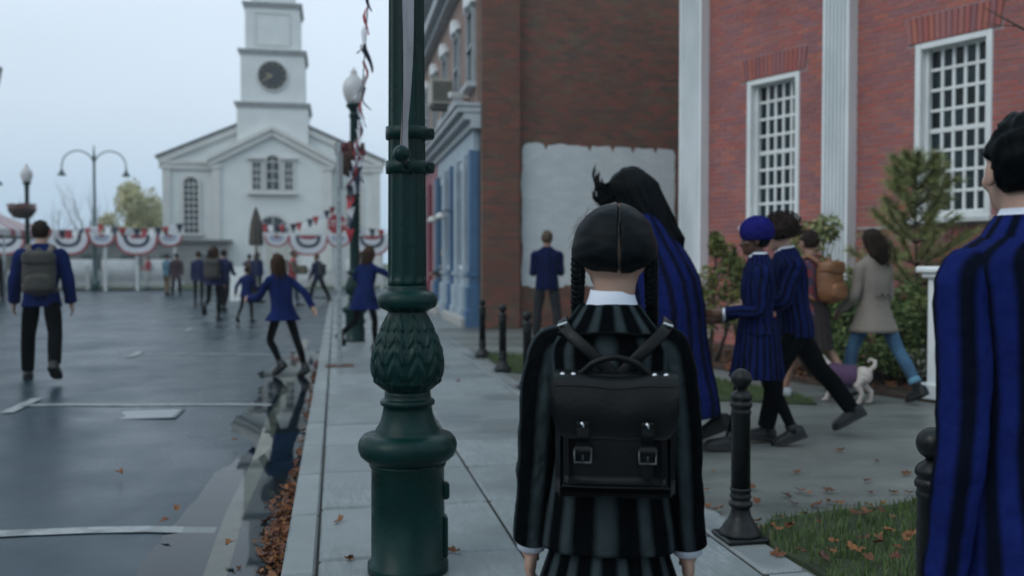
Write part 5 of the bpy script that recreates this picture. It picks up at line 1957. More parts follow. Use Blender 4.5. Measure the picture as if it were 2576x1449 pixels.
def person(label, loc, rz, h=1.7, skin=None, group=None, sex='f', lean=0.0, legs=((18, 8), (-18, 12)), arms=((8, 8, 15), (-8, 8, 15)), head=(0, 0), abd=4,
           top=('blazer', None), bottom=('trousers', None), shoes=None, hair=('short', None), voxel=.012, shirt=True, torso_mat=None, lift=0.0, twist=0, detail=True, yaw=0, hat=None,
           hem=None, flare=1.0, skirt=None, sleeve_r=1.0, arm_len=1.0):
    """a figure facing its own +y; legs/arms are (left, right) joint angles in degrees, arms (swing, out, elbow)"""
    k = h / 1.70
    skin = skin or skin_l
    root = thing('person', label, 'person', loc, rz, group)
    hipz = 0.895 * k
    cl_, sl2_ = math.cos(rad(lean)), math.sin(rad(lean))
    male = sex == 'm'
    shw = (.185 if male else .165) * k
    ank, kne, hip, fdir = {}, {}, {}, {}
    for side, (sw, kn) in zip((-1, 1), legs):
        sw, kn = rad(sw), rad(kn)
        hp = Vector((side * .088 * k, 0, 0))
        ab = rad(abd)
        td = Vector((side * math.sin(ab), math.sin(sw), -math.cos(sw))).normalized()
        sd_ = Vector((side * math.sin(ab) * .4, math.sin(sw - kn), -math.cos(sw - kn))).normalized()
        kp = hp + td * .425 * k
        ap = kp + sd_ * .405 * k
        an = sw - kn
        fp = -max(0, -an) * .75 + max(0, an) * .55
        hip[side], kne[side], ank[side] = hp, kp, ap
        fdir[side] = Vector((side * .12, math.cos(fp), math.sin(fp))).normalized()
    low = min(min((ank[s] + fdir[s] * .15 * k).z - .035 * k, ank[s].z - .085 * k + min(0, 0) - .0) for s in (-1, 1))
    z0 = -low + lift
    for dct in (hip, kne, ank):
        for s in dct:
            dct[s] = dct[s] + Vector((0, 0, z0))
    hz = z0
    tw = rad(twist)

    def T(p):
        """from upright body coordinates (z above the ground at rest) to the posed body"""
        q = Vector(p)
        dz = q.z - hipz
        if dz > 0:
            if tw:
                f = min(1, dz / (.45 * k))
                c, s = math.cos(tw * f), math.sin(tw * f)
                q = Vector((q.x * c - q.y * s, q.x * s + q.y * c, q.z))
            y = q.y * cl_ + dz * sl2_
            z = dz * cl_ - q.y * sl2_
            return Vector((q.x, y, z + hz))
        return Vector((q.x, q.y, dz + hz))

    sh, el, wr, fd = {}, {}, {}, {}
    for side, (sw, ab, eb) in zip((-1, 1), arms):
        sw, ab, eb = rad(sw) + rad(lean) * .5, rad(ab), rad(eb)
        s0 = T((side * shw * (.8 if top[0] == 'cape' else 1), -.005 * k, 1.345 * k))
        ud = Vector((side * math.sin(ab), math.sin(sw) * math.cos(ab), -math.cos(sw) * math.cos(ab)))
        inward = .35 if eb > .9 else .12
        ld = Vector((side * (math.sin(ab) * .6 - inward * math.sin(eb)), math.sin(sw + eb), -math.cos(sw + eb))).normalized()
        sh[side], el[side] = s0, s0 + ud * .285 * k * arm_len
        wr[side] = el[side] + ld * .245 * k * arm_len
        fd[side] = ld
    nb = T((0, -.01 * k, 1.44 * k))
    hc = T((0, .022 * k, 1.585 * k))
    HY, HP = rad(head[0]), rad(head[1])
    HM = Matrix.Translation(hc) @ Matrix.Rotation(HY, 4, 'Z') @ Matrix.Rotation(-HP, 4, 'X')
    # ---- one continuous body
    mb = MB()
    mb.tube([nb - Vector((0, 0, .06 * k)), vlerp(nb, hc, .5), hc - Vector((0, 0, .02 * k))], [.064 * k, (.056 if male else .049) * k, .055 * k], 14)
    st = len(mb.v)
    mb.ell((0, -.012 * k, .02 * k), (.076 * k, .094 * k, .092 * k), 20, 14)
    mb.ell((0, .028 * k, -.045 * k), (.056 * k, .062 * k, .072 * k), 18, 12)
    mb.ell((0, .066 * k, -.095 * k), (.026 * k, .022 * k, .020 * k), 12, 8)
    mb.tube([(0, .082 * k, .012 * k), (0, .104 * k, -.036 * k), (0, .088 * k, -.044 * k)], [.008 * k, .014 * k, .012 * k], 8)
    mb.ell((0, .086 * k, -.066 * k), (.022 * k, .011 * k, .009 * k), 10, 6)
    mb.ell((0, .078 * k, .030 * k), (.052 * k, .016 * k, .012 * k), 12, 6)
    for s in (-1, 1):
        mb.ell((s * .078 * k, -.008 * k, -.014 * k), (.010 * k, .020 * k, .032 * k), 10, 8)
        mb.ell((s * .042 * k, .062 * k, -.025 * k), (.022 * k, .02 * k, .022 * k), 10, 8)
    mb.xf(HM, st)
    for z, a, d, h_ in ((1.33, .125, .075, .065), (1.22, .130, .09, .12), (1.05, .115, .085, .12), (.93, .14, .09, .11)):
        mb.ell(T((0, 0, z * k)), (a * k, d * k, h_ * k), 16, 10)
    for s in (-1, 1):
        mb.tube([T((0, 0, 1.38 * k)), sh[s], vlerp(sh[s], el[s], .5), el[s], vlerp(el[s], wr[s], .45), wr[s]], [.04 * k, .034 * k, .034 * k, .032 * k, .031 * k, .023 * k], 12)
        mb.ell(sh[s], (.034 * k, .034 * k, .034 * k), 12, 8)
        hand(mb, wr[s], fd[s], s, k)
        lt = .72 if bottom[0] else 1.0
        mb.tube([T((0, 0, .95 * k)), hip[s], vlerp(hip[s], kne[s], .5), kne[s], vlerp(kne[s], ank[s], .35), ank[s], ank[s] + fdir[s] * .12 * k - Vector((0, 0, .04 * k))],
                [.09 * k * lt, .078 * k * lt, .066 * k * lt, .047 * k * lt, .046 * k * lt, .030 * k * lt, .022 * k], 12)
    me = remesh(mb, voxel * k, 3, 'body')
    me.materials.append(skin)
    link('body', me, root)
    if detail:
        e_ = MB()
        for s in (-1, 1):
            e_ = MB().ell(HM @ Vector((s * .030 * k, .083 * k, .006 * k)), (.011 * k, .008 * k, .008 * k), 10, 6)
            e_.build('eye', eye_m, root)
    # ---- clothes
    kind, tm = top
    hm_ = (hem if hem is not None else .80) * k
    if male:
        R_ = [(hm_, .185 * flare, .125 * flare), (.90 * k, .178, .12), (1.05 * k, .166, .112), (1.2 * k, .184, .122), (1.30 * k, .196, .124), (1.35 * k, .202, .114), (1.385 * k, .186, .102), (1.41 * k, .146, .092), (1.438 * k, .098, .078), (1.466 * k, .068, .066)]
    else:
        R_ = [(hm_, .190 * flare, .130 * flare), (.90 * k, .176, .122), (1.05 * k, .148, .105), (1.19 * k, .162, .122), (1.29 * k, .172, .114), (1.345 * k, .177, .102), (1.38 * k, .162, .092), (1.41 * k, .122, .082), (1.435 * k, .086, .07), (1.462 * k, .058, .058)]
    seed = random.random() * 50
    R_[0] = (R_[0][0], R_[0][1], R_[0][2] + max(0, .80 * k - hm_) * .33)
    rings = [(z, a * k, d * k, 0) for z, a, d in R_]
    if kind == 'cape':
        rings = [(hm_, .40 * k, .30 * k, -.05 * k), (hm_ + .25 * k, .36 * k, .27 * k, -.04 * k), (.95 * k, .315 * k, .225 * k, -.02 * k), (1.15 * k, .275 * k, .19 * k, -.01 * k), (1.28 * k, .24 * k, .16 * k, 0), (1.365 * k, .20 * k, .125 * k, 0),
                 (1.41 * k, .14 * k, .095 * k, 0), (1.44 * k, .09 * k, .075 * k, 0), (1.465 * k, .062 * k, .06 * k, 0)]
        build_torso('cape', rings, T, tm, root, 1.32, 120, 2.2, .075, seed)
    else:
        build_torso({'blazer': 'blazer', 'coat': 'coat', 'vest': 'vest', 'shirt': 'shirt', 'jacket': 'jacket'}[kind], rings, T, tm, root, 1.02 * k, 72, 2.5, .05, seed)
        ar = (.066 if male else .059) * k * sleeve_r
        for s in (-1, 1):
            sm_ = camo_m if kind == 'vest' else tm
            ins = T((s * shw * .55, 0, 1.352 * k))
            cuff = vlerp(el[s], wr[s], .97)
            sleeve('sleeve', [ins, vlerp(ins, sh[s], .75), sh[s] + Vector((s * .010 * k, 0, -.022 * k)), vlerp(sh[s], el[s], .5), el[s], vlerp(el[s], wr[s], .5), cuff],
                   [.045 * k, ar * .88, ar * .97, ar * .92, ar * .86, ar * .81, ar * .76], sm_, root, 24, .10, seed + s)
    if shirt:
        mbc = MB()
        rows = []
        for z, a, d, y in ((1.448, .064, .064, -.006), (1.485, .058, .060, -.010), (1.492, .060, .062, -.010), (1.455, .072, .072, -.006)):
            rows.append([T((a * (1.12 if male else 1) * k * math.cos(th), (d * (1.1 if male else 1) * math.sin(th) + y) * k, z * k)) for th in [2 * PI * i / 32 for i in range(32)]])
        MB().grid(rows, True).build('shirt_collar', shirt_w, root)
        if kind == 'blazer':
            rows = []
            for f_, z, a, d in ((0, 1.468, .066, .066), (.2, 1.478, .074, .072), (.6, 1.448, .096, .088), (1, 1.412, .122, .102)):
                rows.append([T(((a * (1.14 if male else 1)) * k * math.cos(th), (d * math.sin(th) - .008) * k, (z - .010 * f_ * abs(math.cos(th))) * k)) for th in [-PI / 2 - PI * .78 + 2 * PI * .78 * i / 40 for i in range(41)]])
            MB().grid(rows, False, lambda j, i: (.8 * k * i / 40, j * .02)).build('lapel_collar', tm, root)
        for s in (-1, 1):
            if kind not in ('vest', 'cape', 'coat'):
                a_ = vlerp(el[s], wr[s], .94)
                MB().tube([a_, wr[s] + (wr[s] - el[s]).normalized() * .012 * k], [.036 * k, .035 * k], 14).build('cuff', shirt_w, root)
    bk, bm_ = bottom
    if bk in ('trousers', 'tights', 'jeans'):
        g = MB()
        fat = {'trousers': 1.0, 'jeans': .93, 'tights': .78}[bk] * (1.08 if male else 1.0)
        g.ell(T((0, 0, .93 * k)), (.142 * k, .092 * k, .085 * k), 18, 10)
        for s in (-1, 1):
            cu = vlerp(kne[s], ank[s], .97 if bk != 'jeans' else .86)
            calf = vlerp(kne[s], ank[s], .35) - Vector((0, .012 * k, 0))
            g.tube(catmull([T((s * .05 * k, 0, .95 * k)), hip[s] + Vector((0, 0, -.02 * k)), vlerp(hip[s], kne[s], .5), kne[s], calf, cu], 3), [x * k for x in lerps([.066, .080 * min(1, fat + .12), .080 * fat, .066 * fat, .066 * fat, (.058 if bk == 'trousers' else .047) * fat], 3)], 16)
        me = remesh(g, max(.011, voxel) * k, 4, bk)
        me.materials.append(bm_)
        link(bk, me, root)
        if bk == 'jeans':
            for s in (-1, 1):
                a_, b2 = vlerp(kne[s], ank[s], .74), vlerp(kne[s], ank[s], .88)
                MB().tube([a_, b2], [.060 * k, .058 * k], 16).build('turn_up', jeans_lt, root)
    if skirt:
        zt, zb, at, ab_, sm_ = skirt
        rows = []
        N_ = 120
        lean_y = (kne[-1].y + kne[1].y) * .18
        for j in range(9):
            f = j / 8
            z = (zt + (zb - zt) * f) * k
            row = []
            for i in range(N_):
                th = 2 * PI * i / N_
                pl = 1 + .045 * f * (1 if (i % 6) < 3 else -1) * (1 - abs((i % 3) - 1) * .3)
                a = (at + (ab_ - at) * f) * k * pl
                p = T((a * math.cos(th), a * .92 * math.sin(th), z))
                row.append(p + Vector((0, lean_y * f * f, 0)))
            rows.append(row)
        MB().grid(rows, True, lambda j, i: (1.3 * i / N_, j * .05)).build('skirt', sm_, root)
    # shoes
    if shoes:
        smat, tall = shoes
        for s in (-1, 1):
            fd_ = fdir[s]
            up = Vector((0, 0, 1))
            sx = fd_.cross(up).normalized()
            up = sx.cross(fd_).normalized()
            base = ank[s] - up * .083 * k
            mb = MB()
            so_ = MB()
            prof = [(-.082, .028, .062), (-.072, .040, .086), (-.03, .045, .105), (.02, .046, .098), (.07, .051, .078), (.12, .054, .066), (.160, .048, .056), (.184, .033, .044), (.193, .014, .030)]
            rows, r2 = [], []
            for y, hw, ht in prof:
                row, q2 = [], []
                for i in range(14):
                    th = PI * i / 13
                    row.append(base + fd_ * y * k + sx * hw * k * math.copysign(abs(math.cos(th)) ** .7, math.cos(th)) + up * (.022 + (ht - .015) * abs(math.sin(th)) ** .8) * k)
                rows.append(row)
                for (a, z) in ((1.06, .0), (1.06, .026), (-1.06, .026), (-1.06, .0)):
                    q2.append(base + fd_ * y * k * 1.03 + sx * hw * a * k + up * z * k)
                r2.append(q2)
            mb.grid(rows, False, cap=True)
            so_.grid(r2, True, cap=True, smooth=False)
            if tall:
                mb.tube([base + up * .06 * k, ank[s] + (kne[s] - ank[s]).normalized() * tall * k], [.044 * k, .047 * k], 16)
            o_ = mb.build('shoe', smat, root)
            so_.build('sole', sole_m, o_)
    # hair
    hk, hmat = hair
    if hk:
        def shell(fn, nm, mm, nu=40, nv=26):
            rows = []
            for j in range(nv + 1):
                ph = PI * (j + .001) / (nv + .002)
                row = []
                for i in range(nu):
                    th = 2 * PI * i / nu
                    d = Vector((math.sin(ph) * math.cos(th), math.sin(ph) * math.sin(th), math.cos(ph)))
                    row.append(HM @ (fn(d, th, ph) * k))
                rows.append(row)
            return MB().grid(rows, True, cap=True).build(nm, mm, root)

        def cap_fn(thick, front=.42, nape=-.55, rough_=0.0, side=None):
            def fn(d, th, ph):
                base = Vector((d.x * .076, d.y * (.118 if hk == 'blown' and d.y > 0 else .094) - .012, d.z * (.115 if hk == 'blown' and d.z < 0 else .092) + .02))
                hidden = (d.y > front - .9 * max(0, d.z) + (.9 if d.z > .72 else 0)) and d.z < .72
                hidden = hidden or d.z < nape
                if side is not None:
                    hidden = hidden or (d.z < .02 and d.y > side + .5 * (d.z + .3) * (1 if d.z > -.3 else 0))
                q = thick * (1 + .10 * noise.noise((d.x * 5, d.y * 5, d.z * 3 + seed)) * (1 + rough_ * 6)) + rough_ * noise.noise((d.x * 11, d.y * 11, d.z * 11 + seed))
                return base * (.86 if hidden else q)
            return fn
        if hk == 'short':
            shell(cap_fn(1.17, .46, -.80, .02, -.12), 'hair', hmat, 64, 44)
        elif hk == 'afro':
            def fn(d, th, ph):
                base = Vector((d.x * .125, d.y * .135 - .022, d.z * .115 + .045))
                if d.y > .70 and d.z < .10:
                    base *= .62
                if d.z < -.72:
                    base *= .8
                n_ = noise.noise((d.x * 6, d.y * 6, d.z * 6 + seed)) * .10 + noise.noise((d.x * 15, d.y * 15, d.z * 15)) * .08
                return base * (1 + n_)
            shell(fn, 'hair', hmat, 64, 40)
            cu = MB()
            rnd_ = random.Random(4)
            for q in range(420):
                th, z_ = rnd_.uniform(0, 6.28), rnd_.uniform(-.6, 1)
                d = Vector((math.cos(th) * math.sqrt(1 - z_ * z_), math.sin(th) * math.sqrt(1 - z_ * z_), z_))
                if d.y > .6 and d.z < .35:
                    continue
                c = Vector((d.x * .125, d.y * .135 - .03, d.z * .115 + .045)) * 1.02
                u_, v_ = d.orthogonal().normalized(), d.cross(d.orthogonal()).normalized()
                pts = [HM @ ((c + d * .012 * a + (u_ * math.cos(a * 2.4) + v_ * math.sin(a * 2.4)) * .009) * k) for a in (0, .5, 1, 1.5, 2)]
                cu.tube(pts, .0022 * k, 4, False)
            tag(cu.build('hair_curls', hmat, root), kind='stuff')
        elif hk in ('long', 'mid', 'blown'):
            shell(cap_fn(1.19, .55 if hk != 'blown' else 9, -.95), 'hair', hmat)
            ln = {'long': .36, 'mid': .24, 'blown': .46}[hk]
            rows = []
            N_ = 64
            for j in range(19):
                f = (j / 18) ** 1.25
                z = .135 - f * (ln + .135)
                dome = min(1, f / .2) ** .5 if f < .2 else 1
                wd = (.094 if hk != 'blown' else .112) + .022 * math.sin(PI * min(1, f * 1.05)) - .010 * f
                dp = (.088 - .022 * f) if hk != 'blown' else (.138 - .035 * f)
                yy = -.014 - (.069 if hk != 'blown' else .23) * f ** 1.2
                sway = (-.015 * f if hk != 'blown' else 0)
                row = []
                for i in range(N_):
                    th = 2 * PI * i / N_
                    gq = 1 + .07 * math.sin(th * 11 + 1.7 * math.sin(f * 5)) * (.4 + f) + .05 * math.sin(th * 23 + f * 3)
                    jag = -.035 * f * f * noise.noise((math.cos(th) * 4 + seed, math.sin(th) * 4, 0)) if j > 15 else 0
                    tp = (max(.04, dome)) if j < 16 else 1 - .22 * (j - 15)
                    row.append(HM @ (Vector((wd * tp * gq * math.cos(th) + sway, dp * tp * gq * math.sin(th) + yy, z + jag)) * k))
                rows.append(row)
            MB().grid(rows, True, cap=True).build('hair_length', hmat, root)
            fl_ = MB()
            rnd_ = random.Random(int(seed * 100))
            for q in range(46):
                x = rnd_.uniform(-.105, .105)
                a = Vector((x, -.09 + rnd_.uniform(-.03, .02), .04))
                e2 = Vector((x * rnd_.uniform(.8, 1.35), -.12 + rnd_.gauss(0, .025), -ln - rnd_.uniform(-.04, .06)))
                md = (a + e2) / 2 + Vector((x * .25, -.03, 0))
                fl_.tube([HM @ (p * k) for p in catmull([a, md, e2], 5)], [.004 * k] * 6 + [.003 * k] * 4 + [.0012 * k], 4, False)
            tag(fl_.build('hair_strands', hmat, root), kind='stuff')
    if hat:
        def fnh(d, th, ph):
            base = Vector((d.x * .114, d.y * .128 - .022, d.z * .118 + .062))
            if d.z < -.62:
                base = Vector((d.x * .090, d.y * .106 - .016, .0))
            n_ = noise.noise((d.x * 7, d.y * 7, d.z * 4)) * .05 + .018 * math.sin(th * 26)
            return base * (1 + n_)
        shell(fnh, 'knit_hat', hat, 72, 26)
    return root, dict(T=T, sh=sh, el=el, wr=wr, ank=ank, kne=kne, hc=hc, HM=HM, k=k, nb=nb)


def bag(label, loc, rz, w_, h_, d_, mat, strap_m, T=None, k=1.0, pocket=True, group=None, name='backpack', zc=1.15, straps=True):
    """a rounded rucksack on someone's back: body, front pocket, flap, two shoulder straps"""
    o = thing(name, label, 'backpack', loc, rz, group)
    yb = -.115 * k - d_ / 2
    def rb(c, s, bulge, nm, m_):
        rows = []
        for j in range(13):
            f = j / 12 * 2 - 1
            e = (1 - abs(f) ** 3.2) ** (1 / 3.2)
            row = []
            for i in range(28):
                th = 2 * PI * i / 28
                cx = math.copysign(abs(math.cos(th)) ** .5, math.cos(th))
                cy = math.copysign(abs(math.sin(th)) ** .6, math.sin(th))
                q = 1 + bulge * noise.noise((cx * 2 + w_, cy * 2, f * 2))
                row.append(T(Vector((c[0] + s[0] / 2 * cx * e * q, c[1] + s[1] / 2 * cy * e * q, c[2] + s[2] / 2 * f))))
            rows.append(row)
        return MB().grid(rows, True, cap=True).build(nm, m_, o)
    rb((0, yb, zc * k), (w_, d_, h_), .06, 'main_body', mat)
    if pocket:
        rb((0, yb - d_ * .48, zc * k - h_ * .2), (w_ * .78, d_ * .5, h_ * .42), .08, 'front_pocket', mat)
    rb((0, yb - d_ * .12, zc * k + h_ * .34), (w_ * 1.02, d_ * 1.0, h_ * .36), .05, 'flap', mat)
    for s in (-1, 1):
        pts = [T(Vector((s * w_ * .26, yb + d_ * .3, zc * k + h_ * .44))), T(Vector((s * .105 * k, -.12 * k, 1.40 * k))), T(Vector((s * .115 * k, -.03 * k, 1.445 * k))), T(Vector((s * .13 * k, .09 * k, 1.36 * k))), T(Vector((s * .15 * k, .12 * k, 1.2 * k))), T(Vector((s * w_ * .48, yb + d_ * .5, zc * k - h_ * .4)))]
        MB().tube(catmull(pts, 5), .026 * k, 10, flat=(.45, 1.1)).build('shoulder_strap', strap_m, o)
    MB().tube([T(Vector((-.04, yb, zc * k + h_ * .5))), T(Vector((0, yb - .01, zc * k + h_ * .5 + .035))), T(Vector((.04, yb, zc * k + h_ * .5)))], .008, 6).build('grab_handle', strap_m, o)
    return o


# ------------------------------------------------------------------ the girl with the satchel (nearest figure)
HL, HRZ = Vector((.2345, 2.2, 0)), rad(-6)
girl = thing('person', 'girl with two black braids in a charcoal striped blazer seen from behind', 'person', HL, HRZ)
mb = MB()
HCX = .012
mb.ell((HCX, -.002, 1.318), (.0865, .102, .095), 28, 20)
mb.ell((HCX, .035, 1.262), (.062, .066, .068), 22, 14)
mb.ell((HCX, .080, 1.212), (.026, .022, .020), 12, 8)
mb.tube([(HCX, .098, 1.312), (HCX, .124, 1.268), (HCX, .104, 1.258)], [.008, .014, .012], 8)
mb.ell((HCX, .100, 1.238), (.022, .011, .009), 10, 6)
for s in (-1, 1):
    mb.ell((HCX + s * .078, .018, 1.292), (.008, .016, .027), 12, 10)
    mb.ell((HCX + s * .045, .072, 1.275), (.024, .022, .024), 10, 8)
mb.tube([(0.004, -.012, 1.10), (0.008, -.014, 1.17), (HCX, -.016, 1.215), (HCX, -.012, 1.285)], [.060, .049, .0495, .058], 22)
for z, a, d in ((1.06, .118, .075), (.95, .115, .085), (.83, .10, .08), (.72, .13, .095)):
    mb.ell((0, 0, z), (a, d, .10), 16, 10)
for s in (-1, 1):
    mb.tube([(s * .04, 0, 1.085), (s * .130, 0, 1.078), (s * .158, -.005, .98), (s * .168, -.015, .84), (s * .178, -.005, .70), (s * .19, .02, .585)], [.04, .036, .034, .030, .027, .019], 12)
    hand(mb, (s * .19, .02, .585), (s * .05, .10, -1), s, .82)
    mb.tube([(s * .07, 0, .76), (s * .075, 0, .70), (s * .08, .01, .40), (s * .08, -.01, .28), (s * .08, -.005, .07), (s * .085, .09, .035)], [.075, .072, .045, .045, .027, .024], 14)
me = remesh(mb, .0055, 4, 'body')
me.materials.append(pm('nape_skin', (.37, .235, .18), .5, .12, 8, .1, 90, spec=.4, col2=(.32, .20, .155)))
link('body', me, girl)
for s in (-1, 1):
    MB().ell((HCX + s * .033, .094, 1.322), (.012, .008, .008), 10, 6).build('eye', eye_m, girl)

hair_hero, t, b = newmat('parted_black_hair')
uvn = nd(t, 'ShaderNodeUVMap')
f = noise_out(t, 60, 5, vec=uvn.outputs[0], stretch=(.06, 1, 1))
f2 = noise_out(t, 7, 4, vec=uvn.outputs[0], stretch=(.2, 1, 1))
t.links.new(mixc(t, mapr(t, f, .35, .65, 0, 1), (.0018, .0028, .0038), (.0058, .0085, .0105)), b.inputs['Base Color'])
t.links.new(mapr(t, f2, .3, .7, .36, .54), b.inputs['Roughness'])
b.inputs['Specular IOR Level'].default_value = .07
bump(t, b, f, .7, .004)

PX = HCX + .010                   # where the parting runs
for s in (-1, 1):
    rows, uvr = [], []
    nu, nv = 90, 70
    for j in range(nv + 1):
        ph = PI * (j + .001) / (nv + .002)
        row = []
        for i in range(nu + 1):
            al = (i / nu) ** 1.5
            th = -PI / 2 + s * PI * al          # from the back seam round one side to the front
            d = Vector((math.sin(ph) * math.cos(th), math.sin(ph) * math.sin(th), math.cos(ph)))
            a_, b_, c_ = .0995, .114, (.1055 if d.z > 0 else .100)
            p = Vector((d.x * a_, d.y * b_ - .004, d.z * c_))
            # tighter toward the nape, fuller behind the ears
            if d.z < -.25:
                p.x *= 1 - .62 * ((-d.z - .25) / .75) ** 1.1
                if d.y < 0:
                    p.y *= 1 - .30 * min(1, max(0, (-d.z - .44) / .24)) ** 1.6
            p.x += s * .004 * math.exp(-((d.z + .15) / .3) ** 2)
            ax = abs(p.x)
            groove = math.exp(-(ax / .0030) ** 2) * .009
            lobes = .0007 * math.sin(150 * (p.z + .55 * ax) + 3 * noise.noise((p.x * 12, p.y * 12, p.z * 14))) * max(0, min(1, (ax - .006) * 30)) + .0008 * noise.noise((p.x * 20, p.y * 20, p.z * 50)) * max(0, min(1, (ax - .006) * 60))
            q = 1 - groove / .1 + lobes / .1
            front = d.y > .45 - .75 * max(0, d.z) and d.z < .82
            nape = d.z < -.62 + .10 * math.cos(al * PI) and d.y < .5 
            if front or d.z < -.66 or (nape and d.z < -.64):
                q *= .80
            p *= q
            row.append(Vector((HCX + p.x + (.010 if True else 0) * math.exp(-(ax / .03) ** 2) * 1.0, p.y, 1.317 + p.z)))
        rows.append(row)
    MB().grid(rows, False, lambda j, i: (i / nu * .32, j / nv * .30 + i / nu * .05)).build('hair', hair_hero, girl)
st_ = MB()
rnd = random.Random(77)
for k_ in range(0):
    s = rnd.choice((-1, 1))
    z = rnd.uniform(-.055, .098)
    def hp_(x, z_):
        zz = z_ / (.1055 if z_ > 0 else .1)
        a_ = .0995 * (1 - .62 * max(0, (-zz - .25) / .75) ** 1.1)
        r_ = math.sqrt(max(.001, 1 - zz * zz))
        xx = max(-.999, min(.999, x / (a_ * r_)))
        return Vector((HCX + x, -.004 - .114 * r_ * math.sqrt(1 - xx * xx), 1.317 + z_))
    amax = .0995 * math.sqrt(max(.001, 1 - (z / .1055) ** 2)) * .93
    pts = []
    for q in range(7):
        f_ = q / 6
        x = s * (.004 + (amax - .004) * f_)
        zz = z - (z + .035) * .55 * f_ ** 1.6
        am2 = .0995 * math.sqrt(max(.02, 1 - (zz / .1055) ** 2)) * .97
        x = max(-am2, min(am2, x))
        p = hp_(x, zz)
        c = Vector((HCX, -.004, 1.317))
        pts.append(c + (p - c) * (1.006 + .010 * rnd.random()))
    st_.tube(pts, .0006, 3, False)
for k_ in range(34):          # flyaways along the silhouette
    a = rnd.uniform(.15, PI - .15)
    c = Vector((HCX + math.cos(a) * .099, -.01, 1.318 + math.sin(a) * .103))
    n_ = Vector((math.cos(a), rnd.uniform(-.3, .3), math.sin(a)))
    tdir = Vector((-math.sin(a), 0, math.cos(a))) * rnd.choice((-1, 1))
    st_.tube([c - n_ * .003, c + n_ * rnd.uniform(.002, .006) + tdir * .012, c + n_ * rnd.uniform(.001, .010) + tdir * .03], .0003, 3, False)
for k_ in range(0):
    a = rnd.uniform(-1, 1)
    c = Vector((HCX + a * .058, -.064 + .028 * a * a - .006, 1.256 + rnd.uniform(-.004, .010) + .010 * abs(a)))
    n_ = Vector((a * .7, -1, 0)).normalized()
    l_ = rnd.uniform(.006, .024)
    st_.tube([c + n_ * -.002, c + n_ * .0015 + Vector((rnd.gauss(0, .002), 0, -l_ * .5)), c + n_ * -.001 + Vector((rnd.gauss(0, .004), 0, -l_))], .0004, 3, False)
tag(st_.build('hair_strands', hair_hero, girl), kind='stuff')

rows = []
for j in range(40):
    ph = .12 + 2.03 * j / 39
    q = Vector((0, -.114 * math.sin(ph) - .004, .1055 * math.cos(ph) if math.cos(ph) > 0 else .100 * math.cos(ph))) * .994
    wv = .0007 + .0003 * math.sin(j * 1.3) + (.0012 if j > 32 else 0)
    xo = HCX + .010 + .0022 * math.sin(j * .16 + .6) + .0006 * math.sin(j * .9)
    rows.append([Vector((xo - wv, q.y, 1.317 + q.z)), Vector((xo + wv, q.y, 1.317 + q.z))])
MB().grid(rows).build('parting', pm('scalp', (.030, .025, .023), .6, .3, 60, 0), girl)
for s in (-1, 1):
    o = bpy.data.objects.new('braid', None)
    COL.objects.link(o)
    o.parent = girl
    path = catmull([(HCX + s * .078, .000, 1.335), (HCX + s * .086, .004, 1.29), (HCX + s * .088, .012, 1.235), (HCX + s * .090, .03, 1.18), (HCX + s * .094, .075, 1.125), (HCX + s * .098, .115, 1.04), (HCX + s * .095, .125, .93)], 16)
    for ph_ in range(3):
        pts, rr = [], []
        for i, c in enumerate(path):
            tt = i / len(path)
            a = 2 * PI * (tt * 8.5) + ph_ * 2 * PI / 3
            amp = .0098 * (1 - .35 * tt) * min(1, .5 + tt * 4)
            pts.append(c + Vector((amp * math.sin(a), amp * .75 * math.sin(2 * a) , .004 * math.cos(a))))
            rr.append((.0108 - .0035 * tt) * (1 + .14 * math.cos(a)))
        MB().tube(pts, rr, 12, True, uvw=.05).build('strand', hair_hero, o)
    MB().tube([path[-1], path[-1] + Vector((0, 0, -.03))], [.009, .004], 10).build('tail', hair_hero, o)

ident = lambda p: Vector(p)
build_torso('blazer', [(.605, .166, .128, 0), (.66, .160, .123, 0), (.74, .148, .113, 0), (.83, .138, .104, 0), (.93, .142, .110, 0), (1.03, .150, .110, 0), (1.078, .152, .098, 0), (1.108, .130, .084, 0), (1.135, .098, .072, 0), (1.158, .074, .066, -.004), (1.178, .066, .062, -.008)],
            ident, grey_stripe, girl, .079 * 12, 128, 2.5, .045, 3.3, phase=0)
rows, r2 = [], []
N_ = 72
for (f, z, a, d) in ((0, 1.172, .0665, .064), (.15, 1.182, .072, .070), (.35, 1.170, .082, .078), (.7, 1.142, .104, .090), (1, 1.116, .128, .100)):
    row = []
    for i in range(N_ + 1):
        th = -PI / 2 - PI * .80 + 2 * PI * .80 * i / N_
        bk = max(0, -math.sin(th))
        zz = z + f * (.004 * bk - .020 * max(0, 1 - bk) * 0) - f * .006 * abs(math.cos(th))
        row.append(Vector((a * math.cos(th), d * math.sin(th) - .009, zz + .002 * noise.noise((math.cos(th) * 3, math.sin(th) * 3, f * 2)))))
    rows.append(row)
MB().grid(rows, False, lambda j, i: (.079 * 9.5 * i / N_ + .0395 + .02, j * .02)).build('lapel_collar', grey_stripe, girl)
MB().tube([p + Vector((0, 0, -.0015)) for p in rows[-1]], .0036, 8).build('collar_trim', black_cloth, girl)
rows = []
for z, a, d, y in ((1.168, .0605, .060, -.008), (1.214, .0485, .0505, -.014), (1.2175, .0495, .0515, -.014), (1.2155, .0515, .0535, -.014), (1.196, .0565, .0585, -.012), (1.170, .0655, .0640, -.010)):
    rows.append([Vector((.006 + a * math.cos(th), d * math.sin(th) + y, z + .004 * math.sin(th) * (1 if z > 1.2 else 0))) for th in [2 * PI * i / 64 for i in range(64)]])
MB().grid(rows, True).build('shirt_collar', shirt_w, girl)
